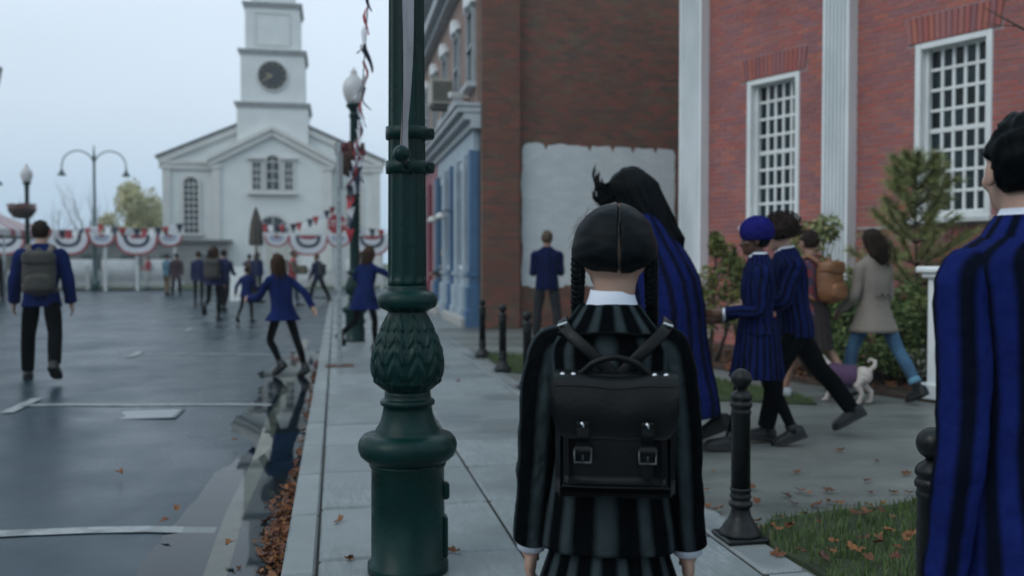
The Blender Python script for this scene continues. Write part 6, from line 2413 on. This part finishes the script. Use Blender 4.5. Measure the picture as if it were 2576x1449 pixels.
for s in (-1, 1):
    sleeve('sleeve', [(s * .085, 0, 1.085), (s * .134, -.002, 1.074), (s * .151, -.006, 1.02), (s * .161, -.010, .95), (s * .170, -.015, .84), (s * .180, -.004, .71), (s * .190, .02, .600)],
           [.040, .0535, .0555, .0535, .050, .046, .046], grey_stripe, girl, 48, .085, 5 + s * 2, uvw=.079 * 4, k=12)
    MB().tube([(s * .188, .014, .62), (s * .191, .022, .578)], [.034, .035], 24).build('cuff', shirt_w, girl)
    MB().tube(catmull([(s * .0995, -.055, 1.112), (s * .121, -.052, 1.082), (s * .126, -.068, 1.03), (s * .122, -.078, .975)], 6), .0012, 6).build('armhole_seam', black_cloth, girl)
rows = []
for j in range(9):
    f_ = j / 8
    z = .67 - .34 * f_
    row = []
    for i in range(168):
        th = 2 * PI * i / 168
        pl = 1 + .05 * f_ * (1 if (i % 6) < 3 else -1)
        row.append(Vector(((.116 + .105 * f_) * pl * math.cos(th), (.090 + .09 * f_) * pl * math.sin(th), z)))
    rows.append(row)
MB().grid(rows, True, lambda j, i: (1.2 * i / 168, j * .05)).build('skirt', grey_stripe, girl)
g = MB()
for s in (-1, 1):
    g.tube([(s * .07, 0, .76), (s * .075, 0, .70), (s * .08, .01, .40), (s * .08, -.012, .28), (s * .08, -.005, .08)], [.08, .077, .050, .050, .032], 16)
me = remesh(g, .010, 3, 'tights')
me.materials.append(black_cloth)
link('tights', me, girl)
for s in (-1, 1):
    r_ = [[Vector((s * .082 + hw * math.cos(PI * i / 12), y, .02 + (ht - .02) * abs(math.sin(PI * i / 12)) ** .8)) for i in range(13)] for y, hw, ht in ((-.07, .02, .06), (-.055, .034, .085), (0, .038, .09), (.06, .042, .065), (.11, .042, .05), (.15, .025, .035), (.158, .008, .025))]
    o = MB().grid(r_, False, cap=True).build('shoe', boot_lea, girl)
    MB().box((s * .082, .045, .012), (.088, .225, .026), bev=.01).build('sole', sole_m, o)

# ------------------------------------------------------------------ her satchel
SL = Vector((.2285, 2.018, 0))
sat = thing('satchel', 'black leather satchel backpack worn by the girl with braids', 'satchel', SL, HRZ)
def soft_box(c, s, r, nb_=.012, bulge=0.0, seed=0):
    m_ = MB().box((0, 0, 0), s, bev=nb_)
    me_ = m_.mesh('tmp', [])
    bm = bmesh.new()
    bm.from_mesh(me_)
    bpy.data.meshes.remove(me_)
    bmesh.ops.subdivide_edges(bm, edges=bm.edges, cuts=6, use_grid_fill=True)
    q = MB()
    vs_ = []
    for v in bm.verts:
        p = v.co.copy()
        fx, fz = p.x / (s[0] / 2), p.z / (s[2] / 2)
        if p.y < 0:
            p.y -= bulge * (1 - fx * fx) * (1 - fz * fz)
        p += Vector((noise.noise(p * 18 + Vector((seed, 0, 0))), noise.noise(p * 18 + Vector((0, seed, 0))), noise.noise(p * 18))) * r
        vs_.append(p + Vector(c))
    bm.verts.index_update()
    fs = [[v.index for v in f.verts] for f in bm.faces]
    bm.free()
    q.add(vs_, fs, smooth=True)
    return q
soft_box((0, .045, .893), (.268, .088, .276), .0018, .012, .006, 1).build('main_body', black_lea, sat)
pocket = bpy.data.objects.new('front_pocket', None)
COL.objects.link(pocket)
pocket.parent = sat
soft_box((0, -.008, .862), (.228, .034, .160), .0015, .012, .004, 2).build('pocket_body', black_lea, pocket)
pr = [(-.108, .935), (-.112, .80), (-.098, .788), (.098, .788), (.112, .80), (.108, .935)]
MB().tube(catmull([(x, -.0265, z) for x, z in pr], 6), .0022, 6).build('piping', black_lea, pocket)
rows = []
for q in range(15):
    f_ = q / 14
    row = []
    for i in range(33):
        xn = i / 32 * 2 - 1
        corner = max(0, (abs(xn) - .74) / .26)
        zb = .896 + .052 * (1 - math.sqrt(max(0, 1 - corner ** 2)))
        if f_ < .18:
            y, z = .088 - .1 * (f_ / .18) , 1.030 + .006 * math.sin(f_ / .18 * PI)
        elif f_ < .3:
            a = (f_ - .18) / .12 * PI / 2
            y, z = -.012 - .016 * math.sin(a), 1.030 - .016 * (1 - math.cos(a))
        else:
            g_ = (f_ - .3) / .7
            y = -.028 - .010 * math.sin(PI * min(1, g_ * 1.1)) * (1 - .3 * abs(xn)) - .004 * g_
            z = 1.014 + (zb - 1.014) * g_
        sag = -.0065 * math.exp(-(xn / .35) ** 2) * (1 if f_ < .5 else max(0, 1 - (f_ - .5) * 2.4))
        y += .003 * noise.noise((xn * 2.2, z * 16, 4))
        row.append(Vector((xn * .1365, y, z + sag + .002 * noise.noise((xn * 3, f_ * 4, 1)))))
    rows.append(row)
inner = [[p + Vector((0, .004, -.002)) for p in r_] for r_ in rows]
flap = MB().grid(rows).grid(inner).build('flap', black_lea, sat)
edge_pts = [rows[j][0] for j in range(4, 15)] + rows[-1][1:] + [rows[j][-1] for j in range(13, 3, -1)]
MB().tube(edge_pts, .0020, 6).build('edge_binding', black_lea, flap)
MB().tube([rows[4][i] + Vector((0, -.002, -.006)) for i in range(33)], .0018, 6).build('top_seam', black_lea, flap)
for x in (-.0700, .0700):
    o = bpy.data.objects.new('buckle_strap', None)
    COL.objects.link(o)
    o.parent = sat
    zend = .806 if x > 0 else .846
    rows = []
    for i in range(15):
        f_ = i / 14
        z = .925 + (zend - .925) * f_
        y = -.044 if z > .893 else -.033
        y -= .003 * math.sin(f_ * 3)
        wv = .0135 * (1 if f_ < .88 else max(.15, math.sqrt(max(0, 1 - ((f_ - .88) / .12) ** 2))))
        rows.append([(x - wv, y, z), (x, y - .0022, z), (x + wv, y, z)])
    MB().grid(rows).build('strap', black_lea, o)
    MB().box((x, -.0445, .928), (.030, .006, .012), bev=.003).build('strap_loop', black_lea, o)
    MB().tube([(x - .003, -.050, .934), (x + .003, -.050, .922)], .0028, 8).build('stud', steel_bright, o)
    b_ = MB()
    b_.tube([(x - .018, -.040, .874), (x + .018, -.040, .874), (x + .018, -.046, .845), (x - .018, -.046, .845), (x - .018, -.040, .874)], .0026, 8)
    b_.tube([(x, -.044, .874), (x, -.052, .846)], .0018, 6)
    b_.build('buckle', pm('dark_nickel', (.10, .11, .115), .35, .1, 20, 0, metal=1.0) if 'dark_nickel' not in MATS else MATS['dark_nickel'], o)
    rows = []
    for i in range(9):
        a = PI * i / 8
        rows.append([(x - .0175, -.046 - .012 * math.sin(a), .880 - .022 * (1 - math.cos(a)) / 2 + .004), (x + .0175, -.046 - .012 * math.sin(a), .880 - .022 * (1 - math.cos(a)) / 2 + .004)])
    MB().grid(rows).build('keeper', black_lea, o)
hd = catmull([(-.079, .018, 1.030), (-.066, .012, 1.040), (-.045, .006, 1.058), (0, .002, 1.070), (.045, .006, 1.057), (.066, .012, 1.038), (.079, .018, 1.026)], 7)
MB().tube(hd, .0062, 12, flat=(.8, 1.15)).build('handle', black_lea, sat)
for x in (-.116, -.092, .086, .111):
    MB().ell((x, -.004, 1.0325), (.0062, .0055, .0048), 12, 8).build('rivet', steel_bright, sat)
for s in (-1, 1):
    pts = catmull([(s * .004 + .004, .070, 1.020), (s * .035 + .003, .062, 1.052), (s * .075 + .002, .064, 1.090), (s * .110, .088, 1.122), (s * .124, .135, 1.1405), (s * .126, .215, 1.130), (s * .125, .28, 1.02), (s * .128, .25, .86), (s * .13, .12, .80), (s * .115, .075, .79)], 8)
    rows = []
    for i, p in enumerate(pts):
        tdir = (pts[min(i + 1, len(pts) - 1)] - pts[max(i - 1, 0)]).normalized()
        nrm = (p - Vector((s * .06, .165, min(p.z, 1.06)))).normalized()
        sd_ = tdir.cross(nrm).normalized() * .0145
        nn = sd_.cross(tdir).normalized() * .0022
        rows.append([p - sd_, p - sd_ * .8 + nn, p + sd_ * .8 + nn, p + sd_, p + sd_ * .8 - nn, p - sd_ * .8 - nn])
    o = MB().grid(rows, True, cap=True).build('shoulder_strap', black_lea, sat)
    q = pts[27] if len(pts) > 27 else pts[-1]
    MB().box((s * .122, .106, 1.136), (.026, .010, .007), rot=Matrix.Rotation(s * .35, 3, 'Y'), bev=.002).build('strap_fitting', steel_bright, o)

# ------------------------------------------------------------------ people round her
person('man at the right edge in a wide blue striped blazer, seen close from behind', (1.102, 1.95, 0), rad(18), 1.575, skin_l, None, 'm', 0, ((8, 4), (-10, 8)), ((-4, 5, 10), (4, 8, 12)), (-20, 0), 4,
       ('blazer', man_stripe), ('trousers', black_cloth), (boot_lea, 0), ('short', hair_black), .0075, True, sleeve_r=.94, arm_len=1.32, hem=.55, flare=1.03)

p = ground(1662, 1114)
cape_girl, cape_info = person('tall person with long windblown black hair in a blue striped cape', p, rad(74), 1.97, skin_l, None, 'f', 15, ((14, 4), (-16, 16)), ((6, 2, 10), (0, 2, 10)), (0, 6), 3,
       ('cape', cape_stripe), ('tights', pm('rust_socks', (.17, .075, .06), .85, .3, 9, .3, 100)), (boot_lea, 0), ('blown', hair_black), .009, True, hem=.20)
tf = MB()
rnd = random.Random(31)
for lock in range(16):
    x, z = rnd.gauss(0, .04), rnd.uniform(-.06, .075)
    sc, up_ = rnd.uniform(.45, 1.15), rnd.uniform(-.4, 1.2)
    for q in range(18):
        j_ = lambda w: rnd.gauss(0, w)
        pts = [Vector((x + j_(.006), .085, z + j_(.008))), Vector((x + j_(.008), .085 + .05 * sc, z - .020 * sc + j_(.008))), Vector((x + j_(.010), .085 + .095 * sc, z - .030 * sc + j_(.009))),
               Vector((x + j_(.012), .085 + .125 * sc, z + (.010 + .02 * up_) * sc + j_(.010))), Vector((x + j_(.014), .085 + (.125 - .02 * up_) * sc, z + (.035 + .045 * up_) * sc + j_(.012)))]
        tf.tube([cape_info['HM'] @ (p_ * cape_info['k']) for p_ in catmull(pts, 4)], lerps([.0034, .003, .0026, .002, .0007], 4), 4, False)
tag(tf.build('hair_strands', hair_black, cape_girl), kind='stuff')

p = ground(1905, 1125)
person('dark skinned girl in a blue knitted beret and striped blazer facing left', p, rad(86), 1.555, skin_d, None, 'f', 1, ((20, 10), (-14, 14)), ((6, 6, 78), (2, 8, 70)), (0, 2), 3,
       ('blazer', navy_stripe), ('tights', black_cloth), (boot_lea, .05), ('short', hair_black), .009, True, hat=pm('blue_knit', (.0125, .013, .13), .95, .3, 30, .7, 60, .01, spec=.05), hem=.885, skirt=(1.0, .545, .155, .215, navy_stripe))

p = ground(1998, 1100)
person('boy with curly dark hair striding left in a blue blazer and black trousers', p, rad(92), 1.635, skin_l, None, 'm', 9, ((26, 16), (-33, 6)), ((16, 5, 60), (10, 6, 62)), (0, 10), 2,
       ('blazer', navy_stripe), ('trousers', black_cloth), (boot_lea, .10), ('afro', hair_dkbr), .009, True, hem=.80)

p = ground(2042, 1003)
pr, nf = person('person in a red and blue plaid jacket with a tan backpack and bare legs', p, rad(42), 1.595, skin_m, None, 'f', 3, ((20, 8), (-18, 16)), ((6, 8, 50), (4, 8, 50)), (-18, 6), 3,
            ('jacket', plaid_m), (None, None), (pm('pale_trainers', (.30, .33, .36), .7, .2, 12), 0), ('short', hair_dkbr), .010, False, hem=.86, skirt=(1.0, .52, .155, .215, pm('black_brown_skirt', (.022, .014, .015), .9, .3, 8)))
bag('tan leather backpack on the person in the plaid jacket', p, rad(42), .30, .40, .17, tan_lea, tan_lea, nf['T'], nf['k'], True, zc=1.17)

p = ground(2196, 1006)
person('woman with long dark hair in a tweed coat and turned-up jeans', p, rad(24), 1.60, skin_m, None, 'f', 2, ((20, 6), (-26, 8)), ((6, 9, 40), (0, 9, 34)), (14, 14), 7,
       ('coat', tweed_m), ('jeans', jeans_m), (boot_lea, .16), ('mid', hair_dkbr), .010, False, hem=.70, flare=1.25)
ch = [c for c in COL.objects if c.parent and c.parent.get('label', '').startswith('woman with long dark hair in a tweed')]
root_t = ch[0].parent
MB().box((0, -.128, .985), (.19, .012, .042), bev=.004).build('half_belt', tweed_m, root_t)
for x in (-.04, .04):
    MB().ell((x, -.138, .985), (.012, .006, .012), 10, 8).build('button', black_cloth, root_t)

p = ground(1376, 860)
person('person with arms folded facing the white painted wall', p, rad(4), 1.77, skin_m, None, 'm', 0, ((4, 2), (-3, 2)), ((4, 7, 108), (4, 7, 108)), (0, 0), 8,
       ('blazer', navy_stripe), ('trousers', char_cloth), (boot_lea, 0), ('short', hair_ash), .012, False)

p = ground(108, 958, -.05)
pr, nf = person('man with an olive rucksack in a blue jacket walking away at left', p, rad(20), 1.80, skin_l, None, 'm', 2, ((14, 2), (-30, 12)), ((2, 14, 18), (-8, 14, 16)), (-14, 0), 8,
            ('jacket', navy_cloth), ('trousers', black_cloth), (boot_lea, .08), ('short', hair_dkbr), .010, False, sleeve_r=1.2, flare=1.08)
bag('olive canvas rucksack with pale straps on the man at left', p, rad(20), .33, .50, .17, canvas_m, canvas_tan, nf['T'], nf['k'], True, zc=1.14)

p = ground(712, 936, -.055)
person('girl with long brown hair running across the road in a flared blue blazer', p, rad(46), 1.50, skin_l, None, 'f', 10, ((20, 62), (-24, 3)), ((26, 14, 50), (-52, 22, 14)), (6, 0), 3,
       ('blazer', navy_cloth), ('tights', black_cloth), (boot_lea, .05), ('long', hair_brown), .010, False, flare=1.35, hem=.78)
p = ground(918, 880)
person('girl with chestnut hair running on the pavement behind the front lamp post', p, rad(-30), 1.52, skin_l, None, 'f', 10, ((-12, 46), (14, 14)), ((30, 40, 80), (50, 40, 95)), (-10, 0), 5,
       ('blazer', navy_cloth), ('tights', black_cloth), (boot_lea, .05), ('mid', hair_brown), .011, False, flare=1.2, hem=.86, skirt=(1.0, .66, .16, .25, navy_cloth))

far = dict(voxel=.02, shirt=False, detail=False)
F_ = lambda *a, **kw: person(*a, **{**far, **kw})
Z = -.052
pr, nf = F_('woman with brown hair and dark rucksack leading the walkers on the road', ground(538, 806, Z), rad(6), 1.70, skin_l, None, 'f', 5, ((2, 70), (-6, 4)), ((10, 10, 30), (-8, 10, 20)), top=('jacket', navy_dull), bottom=('tights', black_cloth), shoes=(boot_lea, .1), hair=('long', hair_brown), flare=1.15)
bag('dark rucksack of the brown haired woman on the road', ground(538, 806, Z), rad(6), .34, .46, .17, canvas_m, canvas_tan, nf['T'], nf['k'], False, zc=1.15)
F_('walker in blue and brown left of the woman with the dark rucksack', ground(500, 770, Z), rad(10), 1.68, skin_l, None, 'f', 2, ((16, 8), (-14, 14)), top=('jacket', navy_dull), bottom=('tights', black_cloth), shoes=(boot_lea, .1), hair=('short', hair_brown), flare=1.15)
F_('dark haired walker in blue right of the woman with the dark rucksack', ground(563, 782, Z), rad(-4), 1.68, skin_l, None, 'm', 2, ((14, 8), (-16, 16)), ((10, 12, 60), (6, 14, 70)), top=('jacket', navy_dull), bottom=('trousers', black_cloth), shoes=(boot_lea, 0), hair=('short', hair_dkbr))
F_('child in blue with dark hair running behind the running girl', ground(620, 812, Z), rad(-6), 1.24, skin_l, None, 'f', 6, ((-12, 30), (14, 12)), ((-20, 26, 24), (10, 20, 40)), top=('blazer', navy_cloth), bottom=('tights', black_cloth), shoes=(boot_lea, 0), hair=('short', hair_dkbr), flare=1.2)
pr, nf = F_('pupil in blue wearing a rust coloured rucksack by the furled parasol', ground(628, 744, Z), rad(4), 1.66, skin_l, None, 'm', 0, ((8, 4), (-8, 8)), top=('blazer', navy_cloth), bottom=('trousers', black_cloth), shoes=(boot_lea, 0), hair=('short', hair_black))
bag('rust coloured rucksack of the pupil by the furled parasol', ground(628, 744, Z), rad(4), .30, .44, .15, pm('rust_canvas', (.10, .05, .03), .85, .3, 9), canvas_m, nf['T'], nf['k'], False, zc=1.14)
F_('fair haired pupil in blue right beside the furled parasol', ground(648, 746, Z), rad(-6), 1.72, skin_l, None, 'f', 0, ((6, 4), (-6, 8)), top=('blazer', navy_cloth), bottom=('trousers', black_cloth), shoes=(boot_lea, 0), hair=('mid', hair_ash))
F_('person in a coral red vest and grey jeans facing right on the road', ground(736, 772, Z), rad(-80), 1.70, skin_m, None, 'm', 3, ((14, 6), (-12, 8)), ((20, 8, 70), (20, 8, 80)), top=('vest', redvest_m), bottom=('jeans', jeans_dk), shoes=(boot_lea, 0), hair=('short', hair_ash))
o = thing('parcel', 'small drab box carried by the person in the coral red vest', 'box', ground(750, 772, Z) + Vector((.13, -.02, 1.12)), 0)
MB().box((0, 0, 0), (.24, .34, .26), bev=.02).build('carton', pm('drab_card', (.13, .12, .07), .85), o)
MB().box((0, 0, .13), (.06, .345, .008)).build('tape', canvas_tan, o)
pr, nf = F_('pupil in dark blue with a grey rucksack striding left under the big fan', ground(801, 760, Z), rad(60), 1.66, skin_m, None, 'm', 5, ((24, 8), (-24, 10)), top=('jacket', navy_dull), bottom=('trousers', black_cloth), shoes=(boot_lea, 0), hair=('short', hair_ash), flare=1.1)
bag('grey rucksack of the pupil striding under the big fan', ground(801, 760, Z), rad(60), .30, .42, .16, pm('slate_canvas', (.035, .04, .05), .85, .3, 9), canvas_m, nf['T'], nf['k'], False, zc=1.12)
F_('person in a washed blue jacket and khaki trousers by the fence', ground(421, 742, Z), rad(-20), 1.68, skin_l, None, 'f', 0, ((10, 4), (-10, 6)), top=('jacket', lightblue_m), bottom=('trousers', khaki_m), shoes=(boot_lea, 0), hair=('short', hair_dkbr), flare=1.2, sleeve_r=1.15)
F_('person in a maroon coat beside the one in khaki trousers', ground(444, 743, Z), rad(30), 1.70, skin_l, None, 'm', 0, ((6, 2), (-6, 4)), top=('coat', maroon_m), bottom=('trousers', black_cloth), shoes=(boot_lea, 0), hair=('short', hair_brown), hem=.68)
F_('person in a bright red top behind the white fence', atu(372, 48.0, -.02), rad(150), 1.62, skin_l, None, 'f', 0, ((3, 2), (-3, 2)), ((16, 8, 60), (16, 8, 60)), top=('shirt', redvest_m), bottom=('trousers', jeans_dk), shoes=(boot_lea, 0), hair=('short', hair_dkbr))
F_('dark dressed person at the left edge under the striped tent', Vector((-17.9, 31.8, -.05)), rad(20), 1.7, skin_l, None, 'm', 0, ((5, 2), (-5, 4)), top=('jacket', black_cloth), bottom=('trousers', black_cloth), shoes=(boot_lea, 0), hair=('short', hair_dkbr))
F_('person in a dark long coat and blue jeans by the red shopfront', ground(1122, 786), rad(86), 1.66, skin_m, None, 'm', 2, ((14, 6), (-10, 8)), ((16, 6, 60), (10, 6, 50)), top=('coat', pm('umber_coat', (.028, .024, .018), .9, .3, 8)), bottom=('jeans', jeans_m), shoes=(pm('tan_boots', (.2, .12, .05), .7), 0), hair=('short', hair_black), hem=.55)
pr, nf = F_('pupil in blue with a dark rucksack walking past the red shopfront', ground(1074, 768), rad(6), 1.68, skin_l, None, 'f', 0, ((12, 6), (-12, 10)), top=('blazer', navy_cloth), bottom=('tights', black_cloth), shoes=(boot_lea, 0), hair=('short', hair_dkbr))
bag('dark rucksack of the pupil walking past the red shopfront', ground(1074, 768), rad(6), .32, .44, .16, canvas_m, canvas_m, nf['T'], nf['k'], False, zc=1.12)

# ------------------------------------------------------------------ small pale dog in a purple coat
DG, DRZ = ground(2140, 1014), rad(68)
dog = thing('dog', 'small pale curly-tailed dog in a purple coat trotting beside the tweed coat', 'dog', DG, DRZ)
mb = MB()
mb.ell((0, .02, .245), (.082, .17, .085), 18, 12)
mb.ell((0, .13, .24), (.092, .10, .10), 16, 12)
mb.ell((0, -.10, .255), (.078, .085, .085), 16, 12)
mb.tube([(0, .17, .27), (0, .23, .34), (0, .26, .37)], [.07, .06, .055], 12)
mb.ell((0, .275, .385), (.062, .066, .060), 16, 12)
mb.ell((0, .325, .365), (.036, .036, .030), 12, 8)
for s in (-1, 1):
    mb.tube([(s * .05, .14, .22), (s * .055, .15 + s * .03, .13), (s * .055, .145 + s * .055, .07), (s * .055, .155 + s * .06, .015)], [.04, .027, .020, .021], 10)
    mb.ell((s * .055, .17 + s * .06, .014), (.022, .03, .014), 10, 6)
    mb.tube([(s * .045, -.10, .25), (s * .058, -.075 - s * .02, .17), (s * .055, -.135 - s * .04, .10), (s * .055, -.12 - s * .045, .015)], [.055, .042, .022, .020], 10)
    mb.ell((s * .055, -.10 - s * .045, .014), (.022, .03, .014), 10, 6)
    mb.tube([(s * .038, .27, .43), (s * .058, .27, .42), (s * .066, .295, .385)], [.016, .018, .008], 8)
mb.tube([(0, -.155, .30), (0, -.20, .345), (.01, -.205, .39), (.02, -.165, .405), (.025, -.14, .375)], [.022, .022, .020, .017, .010], 10)
me = remesh(mb, .007, 3, 'body')
me.materials.append(white_fur)
link('body', me, dog)
build_torso('coat', [(-.055, .080, .088, 0), (-.04, .096, .100, 0), (.04, .098, .103, 0), (.12, .108, .112, 0), (.19, .094, .104, .012), (.205, .075, .085, .02)], lambda p: Vector((p.x, p.z, .248 + p.y)), purple_m, dog, .6, 40, 2.2, .04, 3)
MB().tube([(.0, .205, .31), (.06, .215, .30), (.07, .205, .25), (.0, .19, .19), (-.07, .205, .25), (-.06, .215, .30), (0, .205, .31)], .008, 6).build('collar', black_cloth, dog)
for s in (-1, 1):
    MB().ell((s * .028, .325, .395), (.009, .007, .009), 8, 6).build('eye', eye_m, dog)
MB().ell((0, .362, .372), (.013, .009, .010), 8, 6).build('nose', eye_m, dog)

# ------------------------------------------------------------------ thin damp air
hz, t, b = newmat('haze')
t.nodes.remove(b)
pv = nd(t, 'ShaderNodeVolumePrincipled')
pv.inputs['Color'].default_value = (.86, .93, 1.0, 1)
pv.inputs['Density'].default_value = 0.0011
pv.inputs['Anisotropy'].default_value = .2
t.links.new(pv.outputs[0], t.nodes['Material Output'].inputs['Volume'])
tag(MB().box((0, 45, 14), (170, 150, 31)).build('haze', hz), kind='stuff')
